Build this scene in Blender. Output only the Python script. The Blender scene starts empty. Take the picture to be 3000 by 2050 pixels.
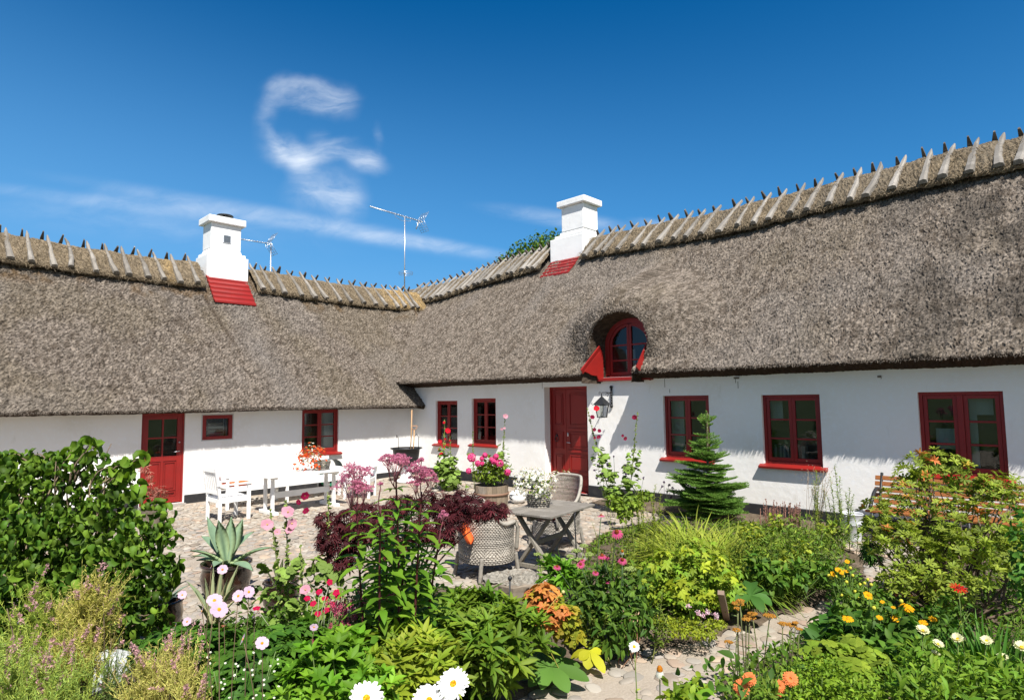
import bpy, math, random
import numpy as np
from mathutils import Vector, Matrix

# ------------------------------------------------------------------ camera, sky, sun, exposure
S = bpy.context.scene
H = 2.0
F = 1792.56            # focal length in pixels of the 3000 px wide photograph
CR = np.array([[0.69731189, -0.04906714, -0.71508639],
               [-0.71666419, -0.06469347, -0.6944114],
               [-0.01218864, 0.99669813, -0.08027619]])   # columns: camera right, up, back
cam_data = bpy.data.cameras.new('camera')
cam = bpy.data.objects.new('camera', cam_data)
S.collection.objects.link(cam)
S.camera = cam
m4 = Matrix.Identity(4)
for i in range(3):
    for j in range(3):
        m4[i][j] = float(CR[i][j])
m4.translation = (0, 0, H)
cam.matrix_world = m4
cam_data.sensor_width = 36.0
cam_data.sensor_fit = 'HORIZONTAL'
cam_data.lens = 36.0 * F / 3000.0
cam_data.clip_start = 0.05
cam_data.clip_end = 5000

SUNV = np.array([-1.0, -1.73, 2.76]); SUNV /= np.linalg.norm(SUNV)
SUN_EL = math.asin(SUNV[2]); SUN_ROT = math.atan2(SUNV[0], SUNV[1]) % (2*math.pi)
sd = bpy.data.lights.new('sun', 'SUN')
sd.energy = 5.0
sd.angle = math.radians(0.5)
sd.color = (1.0, 0.96, 0.90)
so = bpy.data.objects.new('sun', sd)
S.collection.objects.link(so)
so.rotation_euler = Vector(SUNV).to_track_quat('Z', 'Y').to_euler()

world = bpy.data.worlds.new("World")
S.world = world
world.use_nodes = True
NT = world.node_tree
NT.nodes.clear()
def wn(t, **k):
    n = NT.nodes.new(t)
    for a, b in k.items():
        setattr(n, a, b)
    return n
def wl(a, b): NT.links.new(a, b)
def wmath(op, a, b=None, clamp=False):
    n = wn('ShaderNodeMath', operation=op, use_clamp=clamp)
    for i, v in enumerate((a, b)):
        if v is None: continue
        if isinstance(v, (int, float)): n.inputs[i].default_value = v
        else: wl(v, n.inputs[i])
    return n.outputs[0]
wout = wn('ShaderNodeOutputWorld'); wbg = wn('ShaderNodeBackground')
wbg.inputs['Strength'].default_value = 0.071
wl(wbg.outputs[0], wout.inputs[0])
sky = wn('ShaderNodeTexSky', sky_type='NISHITA', sun_disc=False)
sky.sun_elevation = SUN_EL; sky.sun_rotation = SUN_ROT
sky.altitude = 300; sky.air_density = 1.0; sky.dust_density = 0.5; sky.ozone_density = 2.6
hsv = wn('ShaderNodeHueSaturation'); hsv.inputs['Saturation'].default_value = 1.62
hsv.inputs['Value'].default_value = 1.0; hsv.inputs['Hue'].default_value = 0.502
wl(sky.outputs[0], hsv.inputs['Color'])
wtc = wn('ShaderNodeTexCoord')
sep = wn('ShaderNodeSeparateXYZ'); wl(wtc.outputs['Generated'], sep.inputs[0])
FX, FY = 0.7175, 0.6966       # horizontal heading of the clouds' patch of sky
fwd = wmath('ADD', wmath('MULTIPLY', sep.outputs[0], FX), wmath('MULTIPLY', sep.outputs[1], FY))
fw = wmath('MAXIMUM', fwd, 0.02)
cu = wmath('DIVIDE', wmath('ADD', wmath('MULTIPLY', sep.outputs[0], FY), wmath('MULTIPLY', sep.outputs[1], -FX)), fw)
cv = wmath('DIVIDE', sep.outputs[2], fw)
cmb = wn('ShaderNodeCombineXYZ'); wl(cu, cmb.inputs[0]); wl(cv, cmb.inputs[1])
warp = wn('ShaderNodeTexNoise'); warp.inputs['Scale'].default_value = 9; warp.inputs['Detail'].default_value = 4
wl(cmb.outputs[0], warp.inputs['Vector'])
wsub = wn('ShaderNodeVectorMath', operation='SUBTRACT'); wl(warp.outputs['Color'], wsub.inputs[0]); wsub.inputs[1].default_value = (.5, .5, .5)
wsc = wn('ShaderNodeVectorMath', operation='SCALE'); wl(wsub.outputs[0], wsc.inputs[0]); wsc.inputs['Scale'].default_value = 0.055
wadd = wn('ShaderNodeVectorMath', operation='ADD'); wl(cmb.outputs[0], wadd.inputs[0]); wl(wsc.outputs[0], wadd.inputs[1])
def skyuv(px, py):
    d = CR @ np.array([px-1500., -(py-1025.), -F])
    f = d[0]*FX + d[1]*FY
    return ((d[0]*FY - d[1]*FX)/f, d[2]/f)
#        px   py   half-width half-height angle(deg) strength   (cirrus wisps and the long contrail bands)
CLOUDS = [(915, 285, 150, 50, -3, .95), (1000, 300, 70, 52, -35, .35), (805, 285, 40, 70, -32, .38), (765, 345, 40, 60, -10, .20),
          (795, 410, 26, 75, 35, .5), (850, 450, 110, 60, -30, .8), (960, 445, 110, 42, 12, .75), (1070, 468, 90, 36, -10, .95), (880, 500, 50, 60, 0, .4),
          (950, 560, 130, 70, 10, .85), (1020, 590, 60, 75, -35, .45), (1110, 405, 20, 50, 0, .2), (930, 400, 40, 40, 0, .25),
          (850, 645, 760, 36, -11, .5), (1250, 715, 330, 24, -9, .5), (300, 590, 560, 26, -8, .26), (450, 650, 650, 70, -7, .2), (1640, 640, 260, 30, -9, .55), (1950, 665, 120, 22, -12, .4)]
total = None
for (px, py, a, b, ang, st) in CLOUDS:
    u, v = skyuv(px, py)
    mp = wn('ShaderNodeMapping', vector_type='TEXTURE')
    mp.inputs['Location'].default_value = (u, v, 0)
    mp.inputs['Rotation'].default_value = (0, 0, math.radians(ang))
    mp.inputs['Scale'].default_value = (a/F*1.25, b/F*1.35, 1)
    wl(wadd.outputs[0] if a < 200 else cmb.outputs[0], mp.inputs['Vector'])
    ln = wn('ShaderNodeVectorMath', operation='LENGTH'); wl(mp.outputs[0], ln.inputs[0])
    mr = wn('ShaderNodeMapRange', interpolation_type='SMOOTHERSTEP')
    mr.inputs['From Min'].default_value = 1.0; mr.inputs['From Max'].default_value = 0.0
    mr.inputs['To Min'].default_value = 0.0; mr.inputs['To Max'].default_value = st
    wl(ln.outputs['Value'], mr.inputs['Value'])
    total = mr.outputs[0] if total is None else wmath('ADD', total, mr.outputs[0])
fib = wn('ShaderNodeTexNoise'); fib.inputs['Scale'].default_value = 12; fib.inputs['Detail'].default_value = 9; fib.inputs['Roughness'].default_value = .62; fib.inputs['Distortion'].default_value = .5
fm = wn('ShaderNodeMapping'); fm.inputs['Scale'].default_value = (.6, 1.9, 1); fm.inputs['Rotation'].default_value = (0, 0, .2)
wl(wadd.outputs[0], fm.inputs['Vector']); wl(fm.outputs[0], fib.inputs['Vector'])
fr = wn('ShaderNodeMapRange'); fr.inputs['From Min'].default_value = .34; fr.inputs['From Max'].default_value = .74; fr.inputs['To Min'].default_value = .14; fr.inputs['To Max'].default_value = .92
wl(fib.outputs['Fac'], fr.inputs['Value']); fr.inputs['To Max'].default_value = .8
dens = wmath('MULTIPLY', wmath('MULTIPLY', total, fr.outputs[0]), wmath('GREATER_THAN', fwd, 0.05))
dens = wmath('MINIMUM', dens, 0.92)
el = wn('ShaderNodeMapRange', interpolation_type='SMOOTHSTEP'); wl(sep.outputs[2], el.inputs['Value'])
el.inputs['From Min'].default_value = 0.02; el.inputs['From Max'].default_value = 0.62; el.inputs['To Min'].default_value = 0.72; el.inputs['To Max'].default_value = 0.0
az = wn('ShaderNodeMapRange', interpolation_type='SMOOTHSTEP'); wl(cu, az.inputs['Value'])      # the far side from the sun is paler to the left
az.inputs['From Min'].default_value = -.9; az.inputs['From Max'].default_value = .8; az.inputs['To Min'].default_value = 1.35; az.inputs['To Max'].default_value = .62
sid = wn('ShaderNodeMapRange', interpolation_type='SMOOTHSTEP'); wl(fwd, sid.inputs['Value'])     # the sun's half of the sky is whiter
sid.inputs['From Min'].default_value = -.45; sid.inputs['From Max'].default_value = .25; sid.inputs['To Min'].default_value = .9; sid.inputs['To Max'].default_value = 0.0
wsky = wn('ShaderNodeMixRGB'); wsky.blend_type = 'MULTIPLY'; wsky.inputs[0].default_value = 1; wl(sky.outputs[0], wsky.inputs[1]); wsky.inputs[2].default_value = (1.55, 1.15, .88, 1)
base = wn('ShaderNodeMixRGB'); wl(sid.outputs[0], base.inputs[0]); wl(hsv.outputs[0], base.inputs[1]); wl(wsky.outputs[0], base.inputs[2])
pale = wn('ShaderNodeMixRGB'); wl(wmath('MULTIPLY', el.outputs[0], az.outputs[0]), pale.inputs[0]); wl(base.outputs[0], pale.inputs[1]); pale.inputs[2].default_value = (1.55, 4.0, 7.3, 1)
cmix = wn('ShaderNodeMixRGB'); wl(dens, cmix.inputs[0]); wl(pale.outputs[0], cmix.inputs[1]); cmix.inputs[2].default_value = (8.2, 8.8, 9.6, 1)
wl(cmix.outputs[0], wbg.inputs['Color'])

S.view_settings.view_transform = 'Standard'
S.view_settings.look = 'None'
S.view_settings.exposure = 0.78
S.view_settings.gamma = 1.0
S.render.engine = 'CYCLES'
S.cycles.max_bounces = 6
S.cycles.transparent_max_bounces = 12

# ------------------------------------------------------------------ helpers
rng = np.random.default_rng(7)
random.seed(7)
def ray(px, py):
    d = np.array([px-1500., -(py-1025.), -F]); return CR @ d
def spot(px, py, D):                      # the world point at that distance in front of the camera
    d = ray(px, py); return d*(D/F) + np.array([0, 0, H])
def gnd(px, py, z=0.0):
    d = ray(px, py); t = (z-H)/d[2]; return d*t + np.array([0, 0, H])
def depth(x, y, z=0.): return -float((CR.T @ (np.array([x, y, z-H])))[2])
def norm(a): return a/np.maximum(np.linalg.norm(a, axis=-1, keepdims=True), 1e-9)
def smooth(t): t = np.clip(t, 0, 1); return t*t*(3-2*t)
def vnoise(x, y, seed=0):
    r = np.random.default_rng(seed).random((256, 256))
    xi = np.floor(x).astype(int); yi = np.floor(y).astype(int)
    fx = smooth(x-xi); fy = smooth(y-yi)
    g = lambda a, b: r[a % 256, b % 256]
    return (g(xi, yi)*(1-fx)+g(xi+1, yi)*fx)*(1-fy)+(g(xi, yi+1)*(1-fx)+g(xi+1, yi+1)*fx)*fy
def fbm(x, y, seed=0, o=3):
    s = 0; a = .5
    for k in range(o): s = s + a*vnoise(x*2**k, y*2**k, seed+k); a *= .5
    return s/(1-.5**o)

def tag(o, label=None, cat=None, group=None, kind=None):
    if label: o['label'] = label
    if cat: o['category'] = cat
    if group: o['group'] = group
    if kind: o['kind'] = kind
    return o
def link(o, parent=None):
    S.collection.objects.link(o)
    if parent is not None: o.parent = parent
    return o
def thing(name, loc, label, cat, group=None, rz=0.0):
    o = bpy.data.objects.new(name, None)
    o.empty_display_size = .1
    o.location = tuple(float(c) for c in loc); o.rotation_euler = (0, 0, rz)
    link(o); return tag(o, label, cat, group)
def copy_tree(root, loc, rz, label, scale=1.0):
    r = root.copy(); link(r); r.location = tuple(float(c) for c in loc); r.rotation_euler = (0, 0, rz); r.scale = (scale,)*3
    r['label'] = label
    for ch in list(root.children):
        c = ch.copy(); link(c, r)
        for g in list(ch.children):
            d = g.copy(); link(d, c)
    return r

class MB:
    """collects vertices, quads and tris with one colour each, and links them as one mesh"""
    def __init__(s): s.v = []; s.q = []; s.t = []; s.c = []; s.n = 0; s.O = None; s.M = None
    def frame(s, O, U, V, W): s.O = np.array(O, float); s.M = np.array([U, V, W], float); return s
    def add(s, V, Q=None, T=None, col=(1, 1, 1)):
        V = np.asarray(V, float).reshape(-1, 3)
        if s.M is not None: V = V @ s.M + s.O
        c = np.broadcast_to(np.asarray(col, float), (len(V), 3))
        s.v.append(V); s.c.append(c)
        if Q is not None and len(Q): s.q.append(np.asarray(Q, int).reshape(-1, 4)+s.n)
        if T is not None and len(T): s.t.append(np.asarray(T, int).reshape(-1, 3)+s.n)
        s.n += len(V); return s
    def box(s, c, d, R=None, col=(1, 1, 1), taper=1.0):
        c = np.array(c, float); d = np.array(d, float)/2
        k = np.array([[-1,-1,-1],[1,-1,-1],[1,1,-1],[-1,1,-1],[-1,-1,1],[1,-1,1],[1,1,1],[-1,1,1]], float)
        k[4:, :2] *= taper
        V = k*d
        if R is not None: V = V @ np.array(R).T
        return s.add(V+c, [[0,3,2,1],[4,5,6,7],[0,1,5,4],[1,2,6,5],[2,3,7,6],[3,0,4,7]], col=col)
    def beam(s, a, b, w, h, up=(0, 0, 1), col=(1, 1, 1)):
        a = np.array(a, float); b = np.array(b, float); L = np.linalg.norm(b-a); z = (b-a)/L
        x = np.cross(up, z)
        if np.linalg.norm(x) < 1e-4: x = np.cross((0, 1, 0), z)
        x /= np.linalg.norm(x); y = np.cross(z, x)
        return s.box((a+b)/2, (w, h, L), np.array([x, y, z]).T, col)
    def tube(s, P, r, n=6, col=(1, 1, 1), cap=True):
        P = np.asarray(P, float); m = len(P); r = np.broadcast_to(np.asarray(r, float), (m,))
        T = np.gradient(P, axis=0); T = norm(T)
        u = np.cross(T[0], (0, 0, 1.)); 
        if np.linalg.norm(u) < 1e-3: u = np.array([1., 0, 0])
        u /= np.linalg.norm(u); us = []
        for t in T:
            u = u-t*np.dot(u, t); u /= max(np.linalg.norm(u), 1e-9); us.append(u)
        us = np.array(us); vs = np.cross(T, us)
        a = np.arange(n)*2*math.pi/n
        V = P[:, None]+r[:, None, None]*(np.cos(a)[None, :, None]*us[:, None]+np.sin(a)[None, :, None]*vs[:, None])
        i = np.arange(m-1)[:, None]*n; j = np.arange(n)[None]; k = (j+1) % n
        Q = np.stack([i+j, i+k, i+n+k, i+n+j], -1).reshape(-1, 4)
        V = V.reshape(-1, 3); T3 = []
        if cap:
            V = np.vstack([V, P[0], P[-1]]); b = m*n
            for q in range(n):
                T3.append([b, (q+1) % n, q]); T3.append([b+1, (m-1)*n+q, (m-1)*n+(q+1) % n])
        return s.add(V, Q, T3, col)
    def lathe(s, prof, c=(0, 0, 0), n=24, col=(1, 1, 1), squash=(1, 1)):
        prof = np.array(prof, float); m = len(prof); a = np.arange(n)*2*math.pi/n
        V = np.stack([prof[:, 0:1]*np.cos(a)*squash[0], prof[:, 0:1]*np.sin(a)*squash[1], np.repeat(prof[:, 1:2], n, 1)], -1).reshape(-1, 3)+np.array(c)
        i = np.arange(m-1)[:, None]*n; j = np.arange(n)[None]; k = (j+1) % n
        Q = np.stack([i+j, i+k, i+n+k, i+n+j], -1).reshape(-1, 4)
        return s.add(V, Q, col=col)
    def prism(s, poly, h0, h1, axis=2, col=(1, 1, 1)):
        """poly: list of (a,b), convex or nearly so; extruded along the third axis"""
        n = len(poly)
        def P(a, b, h): return {2: (a, b, h), 0: (h, a, b), 1: (a, h, b)}[axis]
        V = [P(a, b, h0) for a, b in poly]+[P(a, b, h1) for a, b in poly]
        ca = np.mean(poly, 0); V += [P(ca[0], ca[1], h0), P(ca[0], ca[1], h1)]
        Q = [[i, (i+1) % n, n+(i+1) % n, n+i] for i in range(n)]
        T = [[2*n, (i+1) % n, i] for i in range(n)]+[[2*n+1, n+i, n+(i+1) % n] for i in range(n)]
        return s.add(V, Q, T, col)
    def leaves(s, P, D, N, L, W, shape, col, curl=.6, fold=.25, flat=False):
        P = np.asarray(P, float).reshape(-1, 3); k = len(P)
        if k == 0: return s
        D = norm(np.broadcast_to(np.asarray(D, float), (k, 3))); N = np.broadcast_to(np.asarray(N, float), (k, 3))
        N = norm(N-D*np.sum(N*D, 1, keepdims=True)); Sd = np.cross(D, N)
        L = np.broadcast_to(np.asarray(L, float), (k,)); W = np.broadcast_to(np.asarray(W, float), (k,))
        curl = np.broadcast_to(np.asarray(curl, float), (k,)); fold = np.broadcast_to(np.asarray(fold, float), (k,))
        rows = []; pos = P.copy(); tp = 0
        for (t, w) in shape:
            a = curl*(t+tp)*.5; dt = t-tp
            pos = pos+(np.cos(a)[:, None]*D-np.sin(a)[:, None]*N)*(L*dt)[:, None]; tp = t
            a2 = curl*t; n2 = np.cos(a2)[:, None]*N+np.sin(a2)[:, None]*D
            hw = (w*W)[:, None]*.5
            l = pos-Sd*hw+n2*hw*fold[:, None]; r = pos+Sd*hw+n2*hw*fold[:, None]
            rows.append(np.stack([l, r], 1) if flat else np.stack([l, pos, r], 1))
        V = np.stack(rows, 1)              # k, rows, 2|3, 3
        nr = len(shape); nc = V.shape[2]
        b = (np.arange(k)*nr*nc)[:, None, None]; i = np.arange(nr-1)[None, :, None]*nc; j = np.arange(nc-1)[None, None]
        o = b+i+j
        Q = np.stack([o, o+1, o+nc+1, o+nc], -1).reshape(-1, 4)
        C = np.broadcast_to(np.asarray(col, float), (k, 3)); C = np.repeat(C, nr*nc, 0)
        return s.add(V.reshape(-1, 3), Q, col=C)
    def blobs(s, P, r, col, n=5, m=3, sq=1.0):
        """many small rounded seeds or florets"""
        P = np.asarray(P, float).reshape(-1, 3); k = len(P)
        if k == 0: return s
        r = np.broadcast_to(np.asarray(r, float), (k,))
        th = np.linspace(0.12, math.pi-.12, m); a = np.arange(n)*2*math.pi/n
        U = np.stack([np.sin(th)[:, None]*np.cos(a), np.sin(th)[:, None]*np.sin(a), np.cos(th)[:, None]*sq+0*a], -1).reshape(-1, 3)
        V = P[:, None]+r[:, None, None]*U[None]
        i = np.arange(m-1)[:, None]*n; j = np.arange(n)[None]; kk = (j+1) % n
        q = np.stack([i+j, i+n+j, i+n+kk, i+kk], -1).reshape(-1, 4)
        Q = ((np.arange(k)*n*m)[:, None, None]+q[None]).reshape(-1, 4)
        C = np.repeat(np.broadcast_to(np.asarray(col, float), (k, 3)), n*m, 0)
        return s.add(V.reshape(-1, 3), Q, col=C)
    def build(s, name, mat, parent=None, smoothed=True, bevel=0, origin=None):
        me = bpy.data.meshes.new(name)
        V = np.vstack(s.v) if s.v else np.zeros((0, 3)); C = np.vstack(s.c) if s.c else np.zeros((0, 3))
        if origin is not None: V = V-np.array(origin, float)
        Q = np.vstack(s.q) if s.q else np.zeros((0, 4), int); T = np.vstack(s.t) if s.t else np.zeros((0, 3), int)
        me.vertices.add(len(V)); me.vertices.foreach_set('co', V.astype(np.float32).ravel())
        me.loops.add(len(Q)*4+len(T)*3); me.polygons.add(len(Q)+len(T))
        me.loops.foreach_set('vertex_index', np.concatenate([Q.ravel(), T.ravel()]).astype(np.int32))
        ls = np.concatenate([np.arange(len(Q))*4, len(Q)*4+np.arange(len(T))*3]).astype(np.int32)
        me.polygons.foreach_set('loop_start', ls)
        me.polygons.foreach_set('use_smooth', np.full(len(ls), bool(smoothed)))
        me.update(calc_edges=True)
        at = me.color_attributes.new('Col', 'FLOAT_COLOR', 'POINT')
        at.data.foreach_set('color', np.hstack([C, np.ones((len(C), 1))]).astype(np.float32).ravel())
        me.materials.append(mat)
        o = bpy.data.objects.new(name, me)
        link(o, parent)
        if bevel:
            b = o.modifiers.new('bevel', 'BEVEL'); b.width = bevel; b.segments = 2; b.limit_method = 'ANGLE'; b.harden_normals = False
        return o

# ------------------------------------------------------------------ materials
MT = {}
def mat(name, rough=.7, col=None, var=None, bump=None, spec=.3, metal=0, transl=0, attr=False, noise=None, coord='Object', coat=0):
    """col: base colour, or attr: the mesh's own colour.  noise: (scale, colour2, lo, hi) list of blotches.  bump: list of (scale, strength, distance)"""
    m = bpy.data.materials.new(name); m.use_nodes = True; t = m.node_tree; n = t.nodes; n.clear()
    out = n.new('ShaderNodeOutputMaterial'); b = n.new('ShaderNodeBsdfPrincipled')
    b.inputs['Roughness'].default_value = rough; b.inputs['Metallic'].default_value = metal
    b.inputs['Specular IOR Level'].default_value = spec
    if coat: b.inputs['Coat Weight'].default_value = coat
    tc = n.new('ShaderNodeTexCoord')
    src = None
    if attr:
        a = n.new('ShaderNodeAttribute'); a.attribute_name = 'Col'; src = a.outputs['Color']
        if col:
            mm = n.new('ShaderNodeMixRGB'); mm.blend_type = 'MULTIPLY'; mm.inputs[0].default_value = 1; t.links.new(src, mm.inputs[1]); mm.inputs[2].default_value = (*col, 1); src = mm.outputs[0]
    else:
        a = n.new('ShaderNodeRGB'); a.outputs[0].default_value = (*col, 1); src = a.outputs[0]
    for q in (noise or []):
        sc, c2, lo, hi = q[:4]; det = q[4] if len(q) > 4 else 4; st = q[5] if len(q) > 5 else (1, 1, 1)
        mp = n.new('ShaderNodeMapping'); mp.inputs['Scale'].default_value = st; t.links.new(tc.outputs[coord], mp.inputs[0])
        tx = n.new('ShaderNodeTexNoise'); tx.inputs['Scale'].default_value = sc; tx.inputs['Detail'].default_value = det
        t.links.new(mp.outputs[0], tx.inputs['Vector'])
        mr = n.new('ShaderNodeMapRange'); mr.inputs['From Min'].default_value = lo; mr.inputs['From Max'].default_value = hi
        t.links.new(tx.outputs['Fac'], mr.inputs['Value'])
        mx = n.new('ShaderNodeMixRGB'); t.links.new(mr.outputs[0], mx.inputs[0]); t.links.new(src, mx.inputs[1]); mx.inputs[2].default_value = (*c2, 1)
        src = mx.outputs[0]
    if src is not None: t.links.new(src, b.inputs['Base Color'])
    prev = None
    for q in (bump or []):
        sc, st, dist = q[:3]; stv = q[3] if len(q) > 3 else (1, 1, 1)
        mp = n.new('ShaderNodeMapping'); mp.inputs['Scale'].default_value = stv; t.links.new(tc.outputs[coord], mp.inputs[0])
        tx = n.new('ShaderNodeTexNoise'); tx.inputs['Scale'].default_value = sc; tx.inputs['Detail'].default_value = 5
        t.links.new(mp.outputs[0], tx.inputs['Vector'])
        bp = n.new('ShaderNodeBump'); bp.inputs['Strength'].default_value = st; bp.inputs['Distance'].default_value = dist
        t.links.new(tx.outputs['Fac'], bp.inputs['Height'])
        if prev: t.links.new(prev, bp.inputs['Normal'])
        prev = bp.outputs[0]
    if prev: t.links.new(prev, b.inputs['Normal'])
    if transl:
        tr = n.new('ShaderNodeBsdfTranslucent'); mx = n.new('ShaderNodeMixShader'); mx.inputs[0].default_value = transl
        g = n.new('ShaderNodeMixRGB'); g.blend_type = 'MULTIPLY'; g.inputs[0].default_value = 1; g.inputs[2].default_value = (1.5, 1.6, .7, 1) if transl < .4 else (1.1, 1.1, 1.1, 1)
        t.links.new(src, g.inputs[1]); t.links.new(g.outputs[0], tr.inputs['Color'])
        t.links.new(b.outputs[0], mx.inputs[1]); t.links.new(tr.outputs[0], mx.inputs[2]); t.links.new(mx.outputs[0], out.inputs[0])
    else:
        t.links.new(b.outputs[0], out.inputs[0])
    MT[name] = m; return m

mat('limewash', .9, (.82, .80, .765), noise=[(1.1, (.74, .715, .665), .5, .8), (14, (.83, .83, .82), .5, .8), (5, (.60, .57, .50), .66, .85, 6, (1, 1, .35))], bump=[(2.2, .3, .04), (9, .25, .010), (40, .3, .003), (120, .25, .002)], spec=.1)
mat('tar', .75, (.022, .022, .024), noise=[(6, (.05, .048, .045), .5, .8)], bump=[(12, .3, .01)])
mat('thatch', .95, (.86, .86, .87), attr=True, noise=[(38, (.022, .018, .014), .53, .72, 5)], bump=[(60, 1.0, .03), (160, .7, .01)], spec=.05)
mat('ridge_straw', .95, (.84, .84, .84), attr=True, noise=[(26, (.10, .075, .045), .5, .72, 5, (1, 1, 1))], bump=[(45, 1.0, .03), (140, .6, .01)], spec=.05)
mat('grey_wood', .85, (.85, .85, .85), attr=True, noise=[(10, (.13, .115, .10), .52, .8, 6, (6, 6, 1)), (3, (.33, .31, .28), .55, .8)], bump=[(14, .6, .01, (5, 5, 1))], spec=.1)
mat('red_paint', .45, (.235, .012, .009), noise=[(3, (.18, .012, .010), .45, .8)], bump=[(30, .06, .002)], spec=.4)
mat('white_paint', .45, (.80, .80, .78), noise=[(5, (.72, .71, .68), .5, .85)], bump=[(25, .06, .002)], spec=.35)
mat('chimney_white', .9, (.81, .81, .80), noise=[(2.5, (.72, .72, .71), .5, .8), (7, (.58, .56, .52), .64, .85, 6, (1, 1, .3))], bump=[(4, .35, .02), (30, .25, .004)], spec=.1)
mat('curtain', .9, (.82, .82, .79), bump=[(8, .4, .02, (6, 6, .3))])
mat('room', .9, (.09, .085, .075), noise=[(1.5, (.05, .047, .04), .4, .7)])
mat('aluminium', .35, (.62, .63, .65), metal=.85, noise=[(40, (.4, .41, .43), .5, .8)])
mat('black_iron', .5, (.018, .019, .021), spec=.4, bump=[(40, .3, .003)])
mat('painted', .6, attr=True, bump=[(30, .1, .003)])
mat('leaf', .6, (.88, .92, .85), attr=True, transl=.24, spec=.22)
mat('leaf_matt', .65, (1.0, 1.0, .95), attr=True, transl=.2, spec=.2)
mat('petal', .7, attr=True, transl=.42, spec=.1)
mat('stem', .6, attr=True, spec=.2)
mat('bark', .9, attr=True, bump=[(18, .8, .02, (1, 1, .3))], spec=.1)
mat('wicker', .7, (.9, .9, .9), attr=True, noise=[(30, (.16, .145, .125), .5, .75)], spec=.15)
mat('terracotta', .8, (.30, .11, .06), noise=[(6, (.36, .2, .13), .5, .8)], bump=[(30, .2, .004)])
mat('glazed', .16, (.020, .011, .008), noise=[(4, (.07, .03, .015), .5, .75)], spec=.6, coat=.5)
mat('glazed_base', .5, (.20, .17, .13), noise=[(7, (.12, .09, .07), .45, .7)])
mat('cushion', .85, (.82, .13, .025), bump=[(60, .3, .004)])
mat('stone', .85, (.82, .84, .86), attr=True, noise=[(14, (.30, .27, .235), .56, .8, 4)], bump=[(25, .3, .006), (90, .25, .002)], spec=.12)
mat('sand', .97, (.33, .285, .23), noise=[(3, (.28, .235, .185), .4, .7), (60, (.38, .33, .27), .5, .75)], bump=[(40, .5, .012), (160, .5, .004)], spec=.05)
mat('soil', .97, (.105, .080, .056), noise=[(4, (.17, .135, .10), .45, .7), (50, (.055, .042, .03), .5, .75)], bump=[(14, .8, .04), (70, .8, .012)], spec=.05)
mat('meadow', .95, (.06, .09, .03), noise=[(.4, (.09, .11, .04), .4, .7)], bump=[(20, .6, .03)])
mat('bench_wood', .5, (.27, .10, .028), noise=[(8, (.18, .06, .018), .45, .75, 5, (1, 8, 8))], spec=.3)
def glass_mat():
    m = bpy.data.materials.new('window_glass'); m.use_nodes = True; t = m.node_tree; n = t.nodes; n.clear()
    out = n.new('ShaderNodeOutputMaterial'); mx = n.new('ShaderNodeMixShader'); tr = n.new('ShaderNodeBsdfTransparent'); gl = n.new('ShaderNodeBsdfGlossy')
    tr.inputs[0].default_value = (.72, .76, .74, 1); gl.inputs['Roughness'].default_value = .02; gl.inputs[0].default_value = (.9, .9, .9, 1)
    fr = n.new('ShaderNodeFresnel'); fr.inputs[0].default_value = 1.52
    tc = n.new('ShaderNodeTexCoord'); nz = n.new('ShaderNodeTexNoise'); nz.inputs['Scale'].default_value = 3; bp = n.new('ShaderNodeBump'); bp.inputs['Strength'].default_value = .04; bp.inputs['Distance'].default_value = .02
    t.links.new(tc.outputs['Object'], nz.inputs['Vector']); t.links.new(nz.outputs['Fac'], bp.inputs['Height']); t.links.new(bp.outputs[0], gl.inputs['Normal'])
    t.links.new(fr.outputs[0], mx.inputs[0]); t.links.new(tr.outputs[0], mx.inputs[1]); t.links.new(gl.outputs[0], mx.inputs[2]); t.links.new(mx.outputs[0], out.inputs[0])
    MT['glass'] = m
glass_mat()
# ------------------------------------------------------------------ the farmhouse
XR, YL = 10.31, 13.82
XLIP, YLIP = XR-.5, YL-.5
ZR0, ZL0, SL = 2.50, 1.88, .98
UZ = (0, 0, 1)
house = thing('farmhouse', (XR, YL, 0), 'white limewashed L-shaped thatched farmhouse with red doors and windows around the cobbled courtyard', 'farmhouse')
HM = Matrix.Translation((-XR, -YL, 0))
HO = (XR, YL, 0)
def hb(mb, name, m, parent=None, **k):
    """part of the house, modelled in world coordinates"""
    o = mb.build(name, MT[m], parent or house, origin=HO if (parent is None or parent.get('_o')) else HO, **k)
    return o

def wall_mesh(mb, fr, u0, u1, v0, v1, opens, th=.38, reveal=None):
    us = sorted({u0, u1, *[a for o in opens for a in o[:2]]}); vs = sorted({v0, v1, *[a for o in opens for a in o[2:4]]})
    mb.frame(*fr)
    for a, b in zip(us[:-1], us[1:]):
        for c, d in zip(vs[:-1], vs[1:]):
            cu_, cv_ = (a+b)/2, (c+d)/2
            if any(o[0] < cu_ < o[1] and o[2] < cv_ < o[3] for o in opens): continue
            for w, fl in ((0, 0), (-th, 1)):
                q = [[0, 1, 2, 3]] if not fl else [[3, 2, 1, 0]]
                mb.add([(a, c, w), (b, c, w), (b, d, w), (a, d, w)], q)
    for o in opens:
        a, b, c, d = o[:4]
        if len(o) > 4: continue
        mb.add([(a, c, 0), (a, c, -th), (a, d, -th), (a, d, 0)], [[0, 1, 2, 3]])
        mb.add([(b, c, 0), (b, c, -th), (b, d, -th), (b, d, 0)], [[3, 2, 1, 0]])
        mb.add([(a, d, 0), (b, d, 0), (b, d, -th), (a, d, -th)], [[3, 2, 1, 0]])
        mb.add([(a, c, 0), (b, c, 0), (b, c, -th), (a, c, -th)], [[0, 1, 2, 3]])
    mb.M = None
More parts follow.
